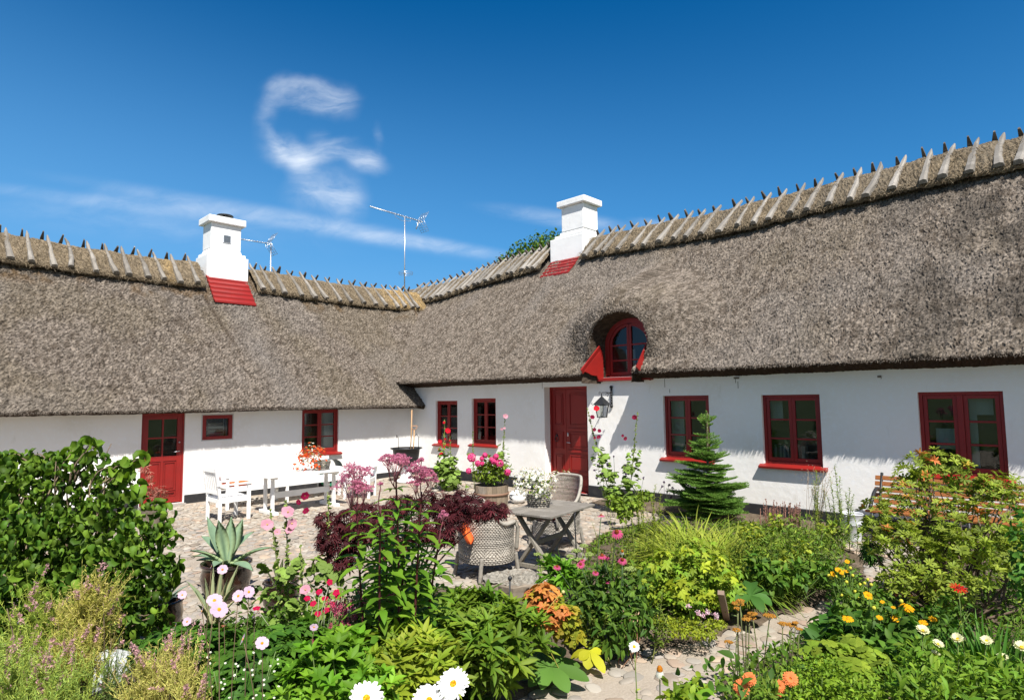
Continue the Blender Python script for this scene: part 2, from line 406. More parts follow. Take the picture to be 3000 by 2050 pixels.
# local frames: u to the right as seen from the courtyard, v up, w towards the courtyard
FRR = ((XR, 0, 0), (0, -1, 0), UZ, (-1, 0, 0))       # u = -y
FRL = ((0, YL, 0), (1, 0, 0), UZ, (0, -1, 0))        # u = x
W1 = (-12.87, -11.99, .86, 1.98); W2 = (-11.44, -10.58, .91, 2.03); W3 = (-6.05, -5.13, .88, 2.03)
W4 = (-4.19, -3.27, .88, 2.02); W5 = (-1.96, -1.0, .88, 2.03); DR = (-9.03, -7.84, .02, 2.26); DM = (-7.50, -6.24, 2.42, 2.62, 0)
WL2 = (7.02, 7.99, .76, 1.815); WS = (4.78, 5.40, 1.22, 1.74); DL = (3.64, 4.44, -.03, 1.81)
mb = MB(); wall_mesh(mb, FRR, -YL-.3, 2.2, .2, 2.62, [W1, W2, W3, W4, W5, DR, DM])
hb(mb, 'wall', 'limewash', smoothed=False)
mb = MB(); wall_mesh(mb, FRL, -2.0, XR+.2, .117, 2.0, [WL2, WS, DL])
hb(mb, 'wall', 'limewash', smoothed=False)
# far walls and gables of both wings
mb = MB()
mb.box((XR+3.2, -2.15, 1.3), (6.9, .3, 2.6)); mb.box((XR+6.6, 7, 1.3), (.3, 18.0, 2.6)); mb.box((3.4, YL+6.4, 1.0), (11.6, .3, 2.0)); mb.box((-2.15, YL+3.2, 1.0), (.3, 6.6, 2.0))
mb.prism([(XR-.1, 2.6), (XR+6.6, 2.6), (XR+3.2, 6.0)], -2.2, -1.9, axis=1)
mb.prism([(YL-.1, 2.0), (YL+6.6, 2.0), (YL+3.2, 5.2)], -2.2, -1.9, axis=0)
hb(mb, 'wall', 'limewash', smoothed=False)
# tarred plinth
mb = MB()
for a, b in ((-YL+.02, -9.03), (-7.84, 2.2)):
    mb.frame(*FRR); mb.box(((a+b)/2, .05, -.12), (b-a, .32, .30)); mb.M = None
for a, b in ((-2.0, 3.62), (4.46, XR-.03)):
    mb.frame(*FRL); mb.box(((a+b)/2, -.06, -.10), (b-a, .35, .26)); mb.M = None
hb(mb, 'plinth', 'tar', smoothed=False, bevel=.012)
# rooms behind the windows
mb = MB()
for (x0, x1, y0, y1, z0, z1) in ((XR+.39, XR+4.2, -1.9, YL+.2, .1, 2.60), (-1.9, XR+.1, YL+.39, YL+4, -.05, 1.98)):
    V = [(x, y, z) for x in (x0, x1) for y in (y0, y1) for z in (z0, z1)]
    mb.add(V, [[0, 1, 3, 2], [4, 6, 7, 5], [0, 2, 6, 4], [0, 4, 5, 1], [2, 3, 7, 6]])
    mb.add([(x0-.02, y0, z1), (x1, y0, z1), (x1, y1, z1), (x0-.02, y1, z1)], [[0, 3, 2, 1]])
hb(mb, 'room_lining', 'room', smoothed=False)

# ---------------- windows
def window(fr, o, panes=3, sashes=2, inset=.06, sill=True, fw=.045, curt=None, mull=.0, rows=None):
    a, b, c, d = o; w0 = -inset
    m = MB().frame(*fr)
    dp = .08
    for (x0, x1, y0, y1) in ((a, a+fw, c, d), (b-fw, b, c, d), (a+fw, b-fw, d-fw, d), (a+fw, b-fw, c, c+fw)):
        m.box(((x0+x1)/2, (y0+y1)/2, w0-dp/2), (x1-x0, y1-y0, dp))
    if mull: m.box(((a+b)/2, (c+d)/2, w0-dp/2+.004), (mull, d-c-2*fw, dp))
    win = hb(m, 'window', 'red_paint', smoothed=False, bevel=.004)
    ia, ib, ic, id_ = a+fw+.002, b-fw-.002, c+fw+.002, d-fw-.002
    sw = (ib-ia-mull)/sashes
    for k in range(sashes):
        s0 = ia+k*(sw+mull)+.001; s1 = s0+sw-.002
        m = MB().frame(*fr); st = .05; wz = w0-.02
        for (x0, x1, y0, y1, q) in ((s0, s0+st, ic, id_, 0), (s1-st, s1, ic, id_, 0), (s0+st, s1-st, id_-st, id_, .001), (s0+st, s1-st, ic, ic+st*1.3, .001)):
            m.box(((x0+x1)/2, (y0+y1)/2, wz-.02+q), (x1-x0, y1-y0, .045))
        y0 = ic+st*1.3; y1 = id_-st
        for r in range(1, panes):
            yy = y0+(y1-y0)*r/panes
            m.box(((s0+s1)/2, yy, wz-.018), (s1-s0-2*st, .028, .035))
        m.box((s1-st*.5 if k == 0 else s0+st*.5, ic+.12, wz+.006), (.012, .09, .012))
        hb(m, 'sash', 'red_paint', win, smoothed=False, bevel=.004)
        m = MB().frame(*fr); m.box(((s0+s1)/2, (y0+y1)/2, wz-.025), (s1-s0-2*st+.01, y1-y0+.01, .004))
        hb(m, 'pane', 'glass', win, smoothed=False)
    if sill:
        m = MB().frame(*fr)
        m.add([(a-.07, c-.03, .085), (b+.07, c-.03, .085), (b+.07, c+.012, -.03), (a-.07, c+.012, -.03), (a-.07, c-.065, .08), (b+.07, c-.065, .08), (b+.07, c-.055, .0), (a-.07, c-.055, .0)],
              [[0, 1, 2, 3], [4, 5, 1, 0], [7, 6, 5, 4], [4, 0, 3, 7], [1, 5, 6, 2], [3, 2, 6, 7]])
        hb(m, 'sill', 'red_paint', win, smoothed=False, bevel=.004)
    if curt:
        for (f0, f1, g0, g1) in curt:
            x0 = a+(b-a)*f0; x1 = a+(b-a)*f1; n = 24
            m = MB().frame(*fr); xs = np.linspace(x0, x1, n); zz = w0-.22+.012*np.sin(np.linspace(0, 22*(f1-f0), n))
            V = np.vstack([np.stack([xs, np.full(n, c+(d-c)*g0), zz], 1), np.stack([xs, np.full(n, c+(d-c)*g1), zz], 1)])
            m.add(V, [[i, i+1, n+i+1, n+i] for i in range(n-1)])
            hb(m, 'curtain', 'curtain', win)
    return win
window(FRR, W1, curt=[(.02, .42, 0, 1), (.60, .99, 0, 1)])
window(FRR, W2, curt=[(.02, .45, 0, 1), (.80, .99, 0, .4)])
w3 = window(FRR, W3, curt=[(.0, .30, 0, 1)])
w4 = window(FRR, W4, curt=[(.0, .26, .62, 1)])
window(FRR, W5, mull=.07, curt=[(.15, .45, .3, .55), (.55, .66, 0, 1), (.62, .85, .72, .96)])
w6 = window(FRL, WL2, inset=.04, fw=.04, curt=[(.63, .98, 0, 1)])
# books on the sill of the fourth window, bowls and a plant on the third's
m = MB().frame(*FRR); x = W4[0]+.08
bc = [(.55, .55, .52), (.12, .16, .22), (.6, .58, .5), (.1, .1, .1), (.5, .52, .55), (.08, .12, .2)]
for k in range(22):
    w = random.uniform(.012, .028); h = random.uniform(.26, .31)
    if x+w > W4[0]+.48 and x < W4[0]+.52: x = W4[0]+.53
    if x > W4[1]-.12: break
    m.box((x+w/2, W4[2]+.01+h/2, -.30), (w, h, .16), col=bc[random.randrange(6)]); x += w+.003
hb(m, 'book_row', 'painted', w4, smoothed=False)
m = MB(); 
for yy, r in ((5.75, .07), (5.45, .09), (5.6, .05)):
    m.lathe([(0.01, 0), (r*.6, 0), (r, .09), (r*.92, .09), (0.01, .02)], (XR+.30, yy, .90), 14, (.6, .6, .58))
P = np.array([(XR+.30, 5.75, 1.0)])+rng.normal(0, .05, (60, 3))*np.array([.6, 1.2, 1])
m.leaves(P, norm(rng.normal(0, 1, (60, 3))+[0, 0, 1]), norm(rng.normal(0, 1, (60, 3))), .09, .03, [(0, .2), (.5, 1), (1, .05)], (.04, .08, .02))
hb(m, 'bowl_row', 'painted', w3)
# small top-hung window: pale surround, red frame and one pane
a, b, c, d = WS; m = MB().frame(*FRL)
for (x0, x1, y0, y1) in ((a, a+.075, c, d), (b-.075, b, c, d), (a+.075, b-.075, d-.075, d), (a+.075, b-.075, c, c+.07)):
    m.box(((x0+x1)/2, (y0+y1)/2, -.03), (x1-x0, y1-y0, .07))
ws = hb(m, 'window', 'red_paint', smoothed=False, bevel=.004)
m = MB().frame(*FRL); m.box(((a+b)/2, (c+d)/2, -.045), (b-a-.14, d-c-.13, .004)); hb(m, 'pane', 'glass', ws, smoothed=False)
m = MB().frame(*FRL)
for (x0, x1, y0, y1) in ((a-.022, a-.001, c-.022, d+.02), (b+.001, b+.022, c-.022, d+.02), (a, b, d+.001, d+.02), (a, b, c-.022, c-.001)):
    m.box(((x0+x1)/2, (y0+y1)/2, -.01), (x1-x0, y1-y0, .03), col=(.5, .5, .48))
hb(m, 'surround', 'painted', ws, smoothed=False)
m = MB().frame(*FRL)
for k in range(4): m.box(((a+b)/2+.04, c+.10+k*.075, -.25), (.34, .045, .12), col=[(.5, .45, .35), (.35, .3, .22), (.55, .55, .5), (.3, .26, .2)][k])
m.box((b-.11, (c+d)/2, -.2), (.02, d-c-.18, .02), col=(.7, .7, .68))
hb(m, 'shelf', 'painted', ws, smoothed=False)

# ---------------- doors
def panel(m, x0, x1, y0, y1, w):
    """raised and fielded panel: a recess with a raised middle"""
    e = .022
    for (p, q, r, s) in ((x0, x0+e, y0, y1), (x1-e, x1, y0, y1), (x0+e, x1-e, y1-e, y1), (x0+e, x1-e, y0, y0+e)):
        m.box(((p+q)/2, (r+s)/2, w+.008), (q-p, s-r, .02))
    g = .022
    m.box(((x0+x1)/2, (y0+y1)/2, w+.004), (x1-x0-2*e-2*g, y1-y0-2*e-2*g, .016))
a, b, c, d = DR; w0 = -.20
m = MB().frame(*FRR)
for (x0, x1, y0, y1) in ((a, a+.04, c, d), (b-.04, b, c, d), (a+.04, b-.04, d-.05, d)):
    m.box(((x0+x1)/2, (y0+y1)/2, w0-.03), (x1-x0, y1-y0, .09))
m.box(((a+b)/2, c-.01, -.17), (b-a-.002, .03, .30))
door = hb(m, 'door', 'red_paint', smoothed=False, bevel=.004)
xm = a+.04+(b-a-.08)*.36
for (x0, x1, lt) in ((a+.042, xm-.003, 1), (xm+.003, b-.042, 0)):
    m = MB().frame(*FRR); m.box(((x0+x1)/2, (c+d-.05)/2, w0-.04), (x1-x0, d-.05-c-.01, .045))
    wz = w0-.0175; e = .075 if lt else .10
    panel(m, x0+e, x1-e, 1.42, 2.12, wz)
    if lt:
        panel(m, x0+e, x1-e, .90, 1.28, wz); panel(m, x0+e, x1-e, .12, .78, wz)
    else:
        for yy in (1.33, .86): m.box(((x0+x1)/2, yy, wz+.01), (x1-x0-.1, .045, .03))
        panel(m, x0+e, x1-e, .93, 1.27, wz); panel(m, x0+e, x1-e, .42, .78, wz); panel(m, x0+e, x1-e, .10, .34, wz)
    hb(m, 'door_leaf', 'red_paint', door, smoothed=False, bevel=.003)
m = MB().frame(*FRR); t = np.linspace(0, 2*math.pi, 20)
m.tube(np.stack([a+.19+.045*np.cos(t), 1.12+.06*np.sin(t), w0+.02+0*t], 1), .009, 6); m.box((a+.19, 1.19, w0+.005), (.03, .05, .03))
hb(m, 'knocker', 'black_iron', door)
m = MB().frame(*FRR); m.box((xm+.06, 1.22, w0+.006), (.03, .08, .01)); hb(m, 'lock_plate', 'aluminium', door)
m = MB().frame(*FRR); m.tube([(xm+.06, 1.05, w0), (xm+.06, 1.05, w0+.05), (xm+.16, 1.045, w0+.05)], .009, 6)
hb(m, 'handle', 'aluminium', door)
# courtyard door of the low wing: four panes above, two panels below
a, b, c, d = DL; w0 = -.05
m = MB().frame(*FRL)
for (x0, x1, y0, y1) in ((a, a+.035, c, d), (b-.035, b, c, d), (a+.035, b-.035, d-.04, d)):
    m.box(((x0+x1)/2, (y0+y1)/2, w0-.03), (x1-x0, y1-y0, .08))
door = hb(m, 'door', 'red_paint', smoothed=False, bevel=.004)
x0, x1 = a+.037, b-.037; y0, y1 = c+.02, d-.042
m = MB().frame(*FRL); e = .095; zs = .93
for (p, q, r, s) in ((x0, x0+e, y0, y1), (x1-e, x1, y0, y1), (x0+e, x1-e, y1-.09, y1), (x0+e, x1-e, zs-.10, zs), (x0+e, x1-e, y0, y0+.12)):
    m.box(((p+q)/2, (r+s)/2, w0-.02), (q-p, s-r, .045))
m.box(((x0+x1)/2, (zs+y1-.09)/2, w0-.02), (.03, y1-.09-zs, .035)); m.box(((x0+x1)/2, (zs+y1-.09)/2, w0-.018), (x1-x0-2*e, .03, .035))
m.box(((x0+x1)/2, (y0+.12+zs-.10)/2, w0-.03), (x1-x0-2*e, zs-.10-y0-.12, .025))
xc = (x0+x1)/2
m.box((xc, (y0+.12+zs-.10)/2, w0-.012), (.05, zs-.22-y0, .03))
panel(m, x0+e+.005, xc-.03, y0+.24, zs-.12, w0-.017); panel(m, xc+.03, x1-e-.005, y0+.24, zs-.12, w0-.017); panel(m, x0+e+.005, x1-e-.005, y0+.125, y0+.22, w0-.012)
hb(m, 'door_leaf', 'red_paint', door, smoothed=False, bevel=.003)
m = MB().frame(*FRL); m.box((xc, (zs+y1-.09)/2, w0-.025), (x1-x0-2*e+.01, y1-.09-zs+.01, .004)); hb(m, 'pane', 'glass', door, smoothed=False)
m = MB().frame(*FRL); m.tube([(x1-.05, 1.02, w0), (x1-.05, 1.02, w0+.045), (x1-.16, 1.01, w0+.045)], .009, 6); hb(m, 'handle', 'aluminium', door); m = MB().frame(*FRL); m.blobs([(x1-.05, 1.2, w0+.01)], .02, (1, 1, 1), 8, 5)
hb(m, 'lock_plate', 'aluminium', door)
m = MB().frame(*FRL); m.box(((a+b)/2, c-.03, -.0), (b-a+.06, .05, .22), col=(.33, .31, .28)); hb(m, 'threshold', 'painted', door, smoothed=False)
# cracks, nail holes and old hooks in the limewash under the eaves
for (u, v, h) in ((-6.0, 2.27, .16), (-5.9, 2.12, .07), (-4.62, 2.28, .09), (-4.58, 2.2, .12), (-9.08, 2.30, .14), (-2.4, 2.26, .05)):
    m = MB().frame(*FRR); m.box((u, v, .001), (.008, h, .006), col=(.16, .13, .10)); hb(m, 'wall_crack', 'painted', smoothed=False)
for (u, v, w) in ((-4.6, 2.32, .09), (-2.42, 2.27, .05), (-.3, 2.2, .03)):
    m = MB().frame(*FRR); m.box((u, v, .01), (w, .03, .02), col=(.16, .13, .10)); hb(m, 'old_hook', 'painted', smoothed=False)

# ---------------- thatched roof
C_L = np.array([.29, .245, .20]); C_D = np.array([.085, .065, .047]); C_M = np.array([.20, .165, .11]); C_B = np.array([.26, .235, .21]); C_O = np.array([.16, .095, .035])
def thatch_cols(u, v, seed, mossy, V):
    k = V.shape[0]
    r = rng.random(k); c = C_L*(.36+1.0*r[:, None]**1.2)
    dk = smooth((fbm(u*15, v*11, seed+5, 3)-.50)*5)*.6; c = c*(1-dk[:, None])+C_D*dk[:, None]
    big = smooth((fbm(u*.9, v*.9, seed, 4)-.48)*5)*mossy; c = c*(1-big[:, None]*.65)+C_M*(big[:, None]*.65)*(.6+.8*r[:, None])
    bl = smooth((fbm(u*.8+9, v*.8, seed+3, 3)-.58)*6)*.3; c = c*(1-bl[:, None])+C_B*bl[:, None]*(.6+.7*r[:, None])
    return c
def section(zl, zr_top, nlip=-.5, nr=3.2, back=True):
    pass
def smax_bump(x, y):
    zl = ZL0+(y-YLIP)*SL; zr = ZR0+(x-XLIP)
    k = .75*smooth((y-13.75)/1.3)+1e-4
    h = np.maximum(k-np.abs(zl-zr), 0)
    return h*h/(4*k)
# dormer opening (y, z) outline at the thatch's edge, and the window's own arch
ARCH = np.array([(7.58, 2.30), (7.57, 2.62), (7.54, 2.88), (7.56, 3.10), (7.50, 3.33), (7.36, 3.52), (7.14, 3.66), (6.86, 3.72), (6.60, 3.68), (6.38, 3.56), (6.22, 3.38), (6.15, 3.14), (6.17, 2.93), (6.26, 2.74), (6.38, 2.58), (6.40, 2.30)])
def densify(A, n=6):
    out = []
    for i in range(len(A)-1):
        p0 = A[max(i-1, 0)]; p1 = A[i]; p2 = A[i+1]; p3 = A[min(i+2, len(A)-1)]
        for k in range(n):
            t = k/n; out.append(.5*((2*p1)+(-p0+p2)*t+(2*p0-5*p1+4*p2-p3)*t*t+(-p0+3*p1-3*p2+p3)*t**3))
    out.append(A[-1]); return np.array(out)
ARCHD = densify(ARCH)
def inside(poly, x, y):
    r = np.zeros(x.shape, bool); n = len(poly); j = n-1
    for i in range(n):
        xi, yi = poly[i]; xj, yj = poly[j]
        cnd = ((yi > y) != (yj > y)) & (x < (xj-xi)*(y-yi)/(yj-yi+1e-12)+xi)
        r ^= cnd; j = i
    return r
def dist_poly(poly, x, y):
    d = np.full(x.shape, 9.); 
    for i in range(len(poly)-1):
        a = poly[i]; b = poly[i+1]; ab = b-a; L = max((ab**2).sum(), 1e-9)
        t = np.clip(((x-a[0])*ab[0]+(y-a[1])*ab[1])/L, 0, 1)
        d = np.minimum(d, np.hypot(x-a[0]-t*ab[0], y-a[1]-t*ab[1]))
    return d
XF = 10.03
def dormer_pull(y, z):
    """how far the thatch is drawn forward around the dormer"""
    need = np.maximum(XLIP+(z-ZR0)-XF, 0)
    d = dist_poly(ARCHD, y, z)
    wide = .75+.45*smooth((z-3.0)/.8)+.35*(y > 6.9)
    f = 1-smooth(d/wide)
    return need*f
def roof_front(kind):
    right = kind == 'R'
    s0, s1, ds = (-2.3, 17.3, .021) if right else (-2.3, 12.9, .032)
    sv = np.arange(s0, s1, ds); slope = 1.0 if right else SL; z0 = ZR0 if right else ZL0
    t = np.arange(0, 3.72, .021)[::-1]                       # horizontal run from the lip up to the ridge
    n = [-.5+a for a in t]; zz = [z0+a*slope for a in t]
    zin = 2.36 if right else 1.80
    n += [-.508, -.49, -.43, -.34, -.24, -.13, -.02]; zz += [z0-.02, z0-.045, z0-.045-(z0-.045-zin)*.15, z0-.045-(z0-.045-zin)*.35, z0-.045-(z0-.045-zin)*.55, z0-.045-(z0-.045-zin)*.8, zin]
    n = np.array(n); zz = np.array(zz); m = len(n)
    Sg, Ng = np.meshgrid(sv, n, indexing='ij'); Zg = np.repeat(zz[None], len(sv), 0)
    run = Ng+.5
    main = np.arange(m) < len(t)
    if right:
        sag = -.34*smooth((Sg-12.6)/4.2)*np.clip(run/3.7, 0, 1)+.05*np.sin(Sg*.8)*np.clip(run/3.7, 0, 1)
        X = XR+Ng; Y = Sg.copy(); Z = Zg+sag
    else:
        sag = .03*np.sin(Sg*1.1)*np.clip(run/3.7, 0, 1)
        X = Sg.copy(); Y = YL+Ng; Z = Zg+sag
    Z = Z+smax_bump(X, Y)*main[None]
    lipw = .022*(fbm(Sg*1.6, Sg*0, 21, 3)-.5)*2
    Z = Z+lipw*(run < .3)
    # displacement: soft waves, clumps, reed ends
    a = (fbm(Sg*1.1, run*1.1, 31, 3)-.5)*.10+(fbm(Sg*8, run*5, 41, 3)-.5)*.045+(rng.random(Sg.shape)-.5)*(.036 if right else .046)
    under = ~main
    amp = np.where(under[None], .35, 1.0)
    nx, nz = (-.707, .707)
    if right: X += nx*a*amp; Z += nz*a*amp
    else: Y += nx*a*amp; Z += nz*a*amp
    Z[:, len(t)-1:len(t)+2] += (rng.random((len(sv), 3))-.5)*.022
    keep = np.ones((len(sv)-1, m-1), bool)
    if right:
        near = (Sg > 4.8) & (Sg < 9) & (Z < 5.4)
        X[near] -= dormer_pull(Sg[near], np.maximum(Zg[near], 2.5))*1.0
        ins = inside(ARCH, Sg, Z-.0)
        qi = ins[:-1, :-1] & ins[1:, :-1] & ins[:-1, 1:] & ins[1:, 1:]
        keep = ~qi
    V = np.stack([X, Y, Z], -1).reshape(-1, 3)
    C = thatch_cols(Sg.ravel(), run.ravel(), 51 if right else 71, .35 if right else .55, V)
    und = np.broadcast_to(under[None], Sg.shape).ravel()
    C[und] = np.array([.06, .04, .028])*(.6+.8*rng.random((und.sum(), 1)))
    if right:   # darker, rougher weathering at the near end
        dd = smooth((4.0-Sg.ravel())/3.5)*smooth((fbm(Sg.ravel()*1.6, run.ravel()*1.6, 88, 3)-.40)*4)*.6
        C = C*(1-dd[:, None])+np.array([.05, .045, .038])*dd[:, None]
        # a paler runnel of wash below the chimney
        q = smooth(1-np.abs(Sg.ravel()-10.45-(3.2-run.ravel())*.12)/.5)*smooth((run.ravel()-.8)/1.5)*.45; C = C*(1-q[:, None])+np.array([.25, .225, .20])*q[:, None]
    else:
        q = smooth(1-np.abs(Sg.ravel()-6.3-(2.4-run.ravel())*.12)/.62)*.40; C = C*(1-q[:, None])+np.array([.24, .22, .20])*q[:, None]
        e = smooth(1-np.abs(Sg.ravel()-5.60-(2.6-run.ravel())*.20)/.10)*smooth((run.ravel()-1.2)/.6)*.7; C = C*(1-e[:, None])+C_D*e[:, None]
        o = smooth((fbm(Sg.ravel()*3, run.ravel()*3, 93, 3)-.5)*6)*smooth((run.ravel()-2.6)/.3)*.5; C = C*(1-o[:, None])+C_O*o[:, None]
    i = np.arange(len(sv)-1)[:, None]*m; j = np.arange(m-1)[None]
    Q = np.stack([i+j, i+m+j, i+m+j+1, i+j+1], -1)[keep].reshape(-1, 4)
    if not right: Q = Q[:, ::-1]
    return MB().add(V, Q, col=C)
roofR = roof_front('R')
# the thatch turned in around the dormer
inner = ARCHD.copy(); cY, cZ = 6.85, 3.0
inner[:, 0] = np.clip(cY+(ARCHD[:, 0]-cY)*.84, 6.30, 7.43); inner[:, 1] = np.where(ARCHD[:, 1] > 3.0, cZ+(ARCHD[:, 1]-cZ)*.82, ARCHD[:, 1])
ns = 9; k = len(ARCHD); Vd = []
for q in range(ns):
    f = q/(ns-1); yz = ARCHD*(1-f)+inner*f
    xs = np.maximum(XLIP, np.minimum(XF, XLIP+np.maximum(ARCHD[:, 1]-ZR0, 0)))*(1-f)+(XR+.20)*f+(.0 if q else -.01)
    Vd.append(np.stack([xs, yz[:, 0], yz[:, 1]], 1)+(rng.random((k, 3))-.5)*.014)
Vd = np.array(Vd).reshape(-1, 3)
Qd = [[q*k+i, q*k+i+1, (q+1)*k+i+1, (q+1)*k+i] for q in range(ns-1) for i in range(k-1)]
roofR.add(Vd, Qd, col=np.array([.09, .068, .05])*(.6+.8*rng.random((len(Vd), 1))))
# loose reed ends round the opening
k2 = 2600; idx = rng.integers(8, len(ARCHD)-8, k2); A = ARCHD[idx]; out = norm(A-np.array([cY, cZ]))
xx = np.maximum(XLIP, np.minimum(XF, XLIP+np.maximum(A[:, 1]-ZR0, 0)))
Pp = np.stack([xx+rng.normal(.02, .03, k2), A[:, 0]+out[:, 0]*rng.uniform(-.01, .06, k2), A[:, 1]+out[:, 1]*rng.uniform(-.01, .06, k2)], 1)
roofR.leaves(Pp, norm(np.stack([-np.ones(k2), -out[:, 0]*.4, -out[:, 1]*.4-.4], 1)+rng.normal(0, .3, (k2, 3))), rng.normal(0, 1, (k2, 3)), rng.uniform(.025, .05, k2), .008, [(0, 1), (1, .4)], C_L*(.6+.9*rng.random((k2, 1))), flat=True)
def reed_fringe(mbx, right, k):
    s = rng.uniform(-2, 13.8 if right else 10.2, k)
    if right: s = s[(s < 6.38) | (s > 7.6)]
    k = len(s); z0 = (ZR0 if right else ZL0)+rng.uniform(-.03, .02, k); w = np.full(k, -.49)-rng.uniform(0, .02, k)
    P = np.stack([XR+w, s, z0], 1) if right else np.stack([s, YL+w, z0], 1)
    D = np.stack([np.full(k, -.8), rng.normal(0, .25, k), np.full(k, -.75)], 1); D = D if right else D[:, [1, 0, 2]]
    mbx.leaves(P, D+rng.normal(0, .2, (k, 3)), rng.normal(0, 1, (k, 3)), rng.uniform(.02, .055, k), .008, [(0, 1), (1, .4)], C_L*(.5+.9*rng.random((k, 1))), flat=True)
reed_fringe(roofR, True, 6000)
# back slope
bs = MB()
for (p, q) in (((XR+3.2, 6.2), (XR+7.1, 2.3)),):
    roofR.add([(p[0], -2.3, p[1]), (p[0], 20.4, p[1]-.3), (q[0], 20.4, q[1]), (q[0], -2.3, q[1])], [[0, 1, 2, 3]], col=C_L)
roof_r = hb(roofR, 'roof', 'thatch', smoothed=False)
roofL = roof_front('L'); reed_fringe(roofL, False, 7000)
roofL.add([(-2.3, YL+3.2, 5.5), (12.9, YL+3.2, 5.5), (12.9, YL+7.1, 1.7), (-2.3, YL+7.1, 1.7)], [[0, 1, 2, 3]], col=C_L)
# cut reed end of the low roof where it meets the tall wing
e = [(-.5, ZL0), (-.53, ZL0-.07), (-.45, ZL0-.12), (-.0, 1.80), (.3, 2.2), (.2, 2.55)]
Ve = [(10.27+.03*random.random(), YL+a, b) for a, b in e]; roofL.add(Ve+[(10.27, YL-.1, 2.05)], T=[[i, (i+1) % 6, 6] for i in range(6)], col=(.08, .06, .04))
roof_l = hb(roofL, 'roof', 'thatch', smoothed=False)

# ridge covering of combed straw and its riders of split oak
STR = np.array([.27, .215, .145])
def ridge_cap(right, a, b):
    ds = .028; sv = np.arange(a, b, ds)
    tt = np.linspace(0, 1, 46)
    # cross-section in (n, z) relative to the ridge point
    pts = np.array([(-.72, -.74), (-.74, -.68), (-.66, -.55), (-.45, -.33), (-.22, -.10), (0, .02), (.22, -.10), (.5, -.38), (.74, -.68), (.72, -.74)])
    pp = densify(pts, 5); n = pp[:, 0]; z = pp[:, 1]
    Sg, Ng = np.meshgrid(sv, n, indexing='ij'); Zg = np.repeat(z[None], len(sv), 0)
    rs = np.broadcast_to(np.arange(len(n))*.035, Sg.shape)
    lump = .05*(fbm(Sg*1.7, Sg*0+3, 11, 2)-.5)*2
    a_ = (fbm(Sg*4, rs*4, 61, 3)-.5)*.07+(rng.random(Sg.shape)-.5)*.030+lump*.4
    Nn = Ng*(1+a_*1.1)+lump*(np.abs(Ng) > .5)*np.sign(Ng)*.6; Zz = Zg+a_*.9-lump*(np.abs(Ng) > .5)*.6
    if right:
        base = ZR0+3.7+.06-.34*smooth((Sg-12.6)/4.2)+.05*np.sin(Sg*.8)
        X = XR+3.2+Nn; Y = Sg; Z = base+Zz+.10
    else:
        base = ZL0+3.7*SL+.06+.03*np.sin(Sg*1.1)
        X = Sg; Y = YL+3.2+Nn; Z = base+Zz+.10
    m = len(n); V = np.stack([X, Y, Z], -1).reshape(-1, 3)
    i = np.arange(len(sv)-1)[:, None]*m; j = np.arange(m-1)[None]
    Q = np.stack([i+j, i+m+j, i+m+j+1, i+j+1], -1).reshape(-1, 4)
    C = STR*(.45+.8*rng.random((len(V), 1)))
    st = smooth((fbm(Sg.ravel()*3+rs.ravel()*2, rs.ravel()*9, 14, 3)-.45)*4)[:, None]*.45; C = C*(1-st)+np.array([.13, .105, .075])*st
    if right: g = smooth((fbm(Sg.ravel()*1.2, rs.ravel(), 15, 2)-.4)*3)[:, None]*.5; C = C*(1-g)+np.array([.19, .165, .13])*g
    if not right:
        fresh = (smooth((Sg.ravel()-10.6)/1.2)*.85+.6*smooth(1-np.abs(Sg.ravel()-4.85)/.25))[:, None]; C = C*(1-fresh)+np.array([.42, .29, .13])*(.6+.7*rng.random((len(V), 1)))*fresh
    mbx = MB().add(V, Q if right else Q[:, ::-1], col=C)
    # fringe of loose straws
    k = int((b-a)*420); s = rng.uniform(a, b, k); side = rng.choice([-1, 1], k, p=[.85, .15]); f = rng.uniform(0, 1, k)
    q = rng.integers(2, 22, k); nn = n[q]; z_ = z[q]
    if right: P = np.stack([XR+3.2+nn*1.02-.012, s, ZR0+3.7+.17-.34*smooth((s-12.6)/4.2)+.05*np.sin(s*.8)+z_+.012], 1); D = np.stack([-np.ones(k)*.7, rng.normal(0, 1.0, k), -.8*np.ones(k)], 1)
    else: P = np.stack([s, YL+3.2+nn*1.02-.012, ZL0+3.7*SL+.17+.03*np.sin(s*1.1)+z_+.012], 1); D = np.stack([rng.normal(0, 1.0, k), -np.ones(k)*.7, -.8*np.ones(k)], 1)
    mbx.leaves(P, D+rng.normal(0, .25, (k, 3)), rng.normal(0, 1, (k, 3)), rng.uniform(.05, .14, k), .009, [(0, 1), (1, .4)], STR*(.7+.9*rng.random((k, 1))), flat=True)
    return mbx
hb(ridge_cap(False, -2.25, 5.62), 'ridge_covering', 'ridge_straw', roof_l, smoothed=False)
hb(ridge_cap(False, 6.95, 12.75), 'ridge_covering', 'ridge_straw', roof_l, smoothed=False)
hb(ridge_cap(True, -2.25, 9.90), 'ridge_covering', 'ridge_straw', roof_r, smoothed=False)
hb(ridge_cap(True, 11.22, 18.6), 'ridge_covering', 'ridge_straw', roof_r, smoothed=False)
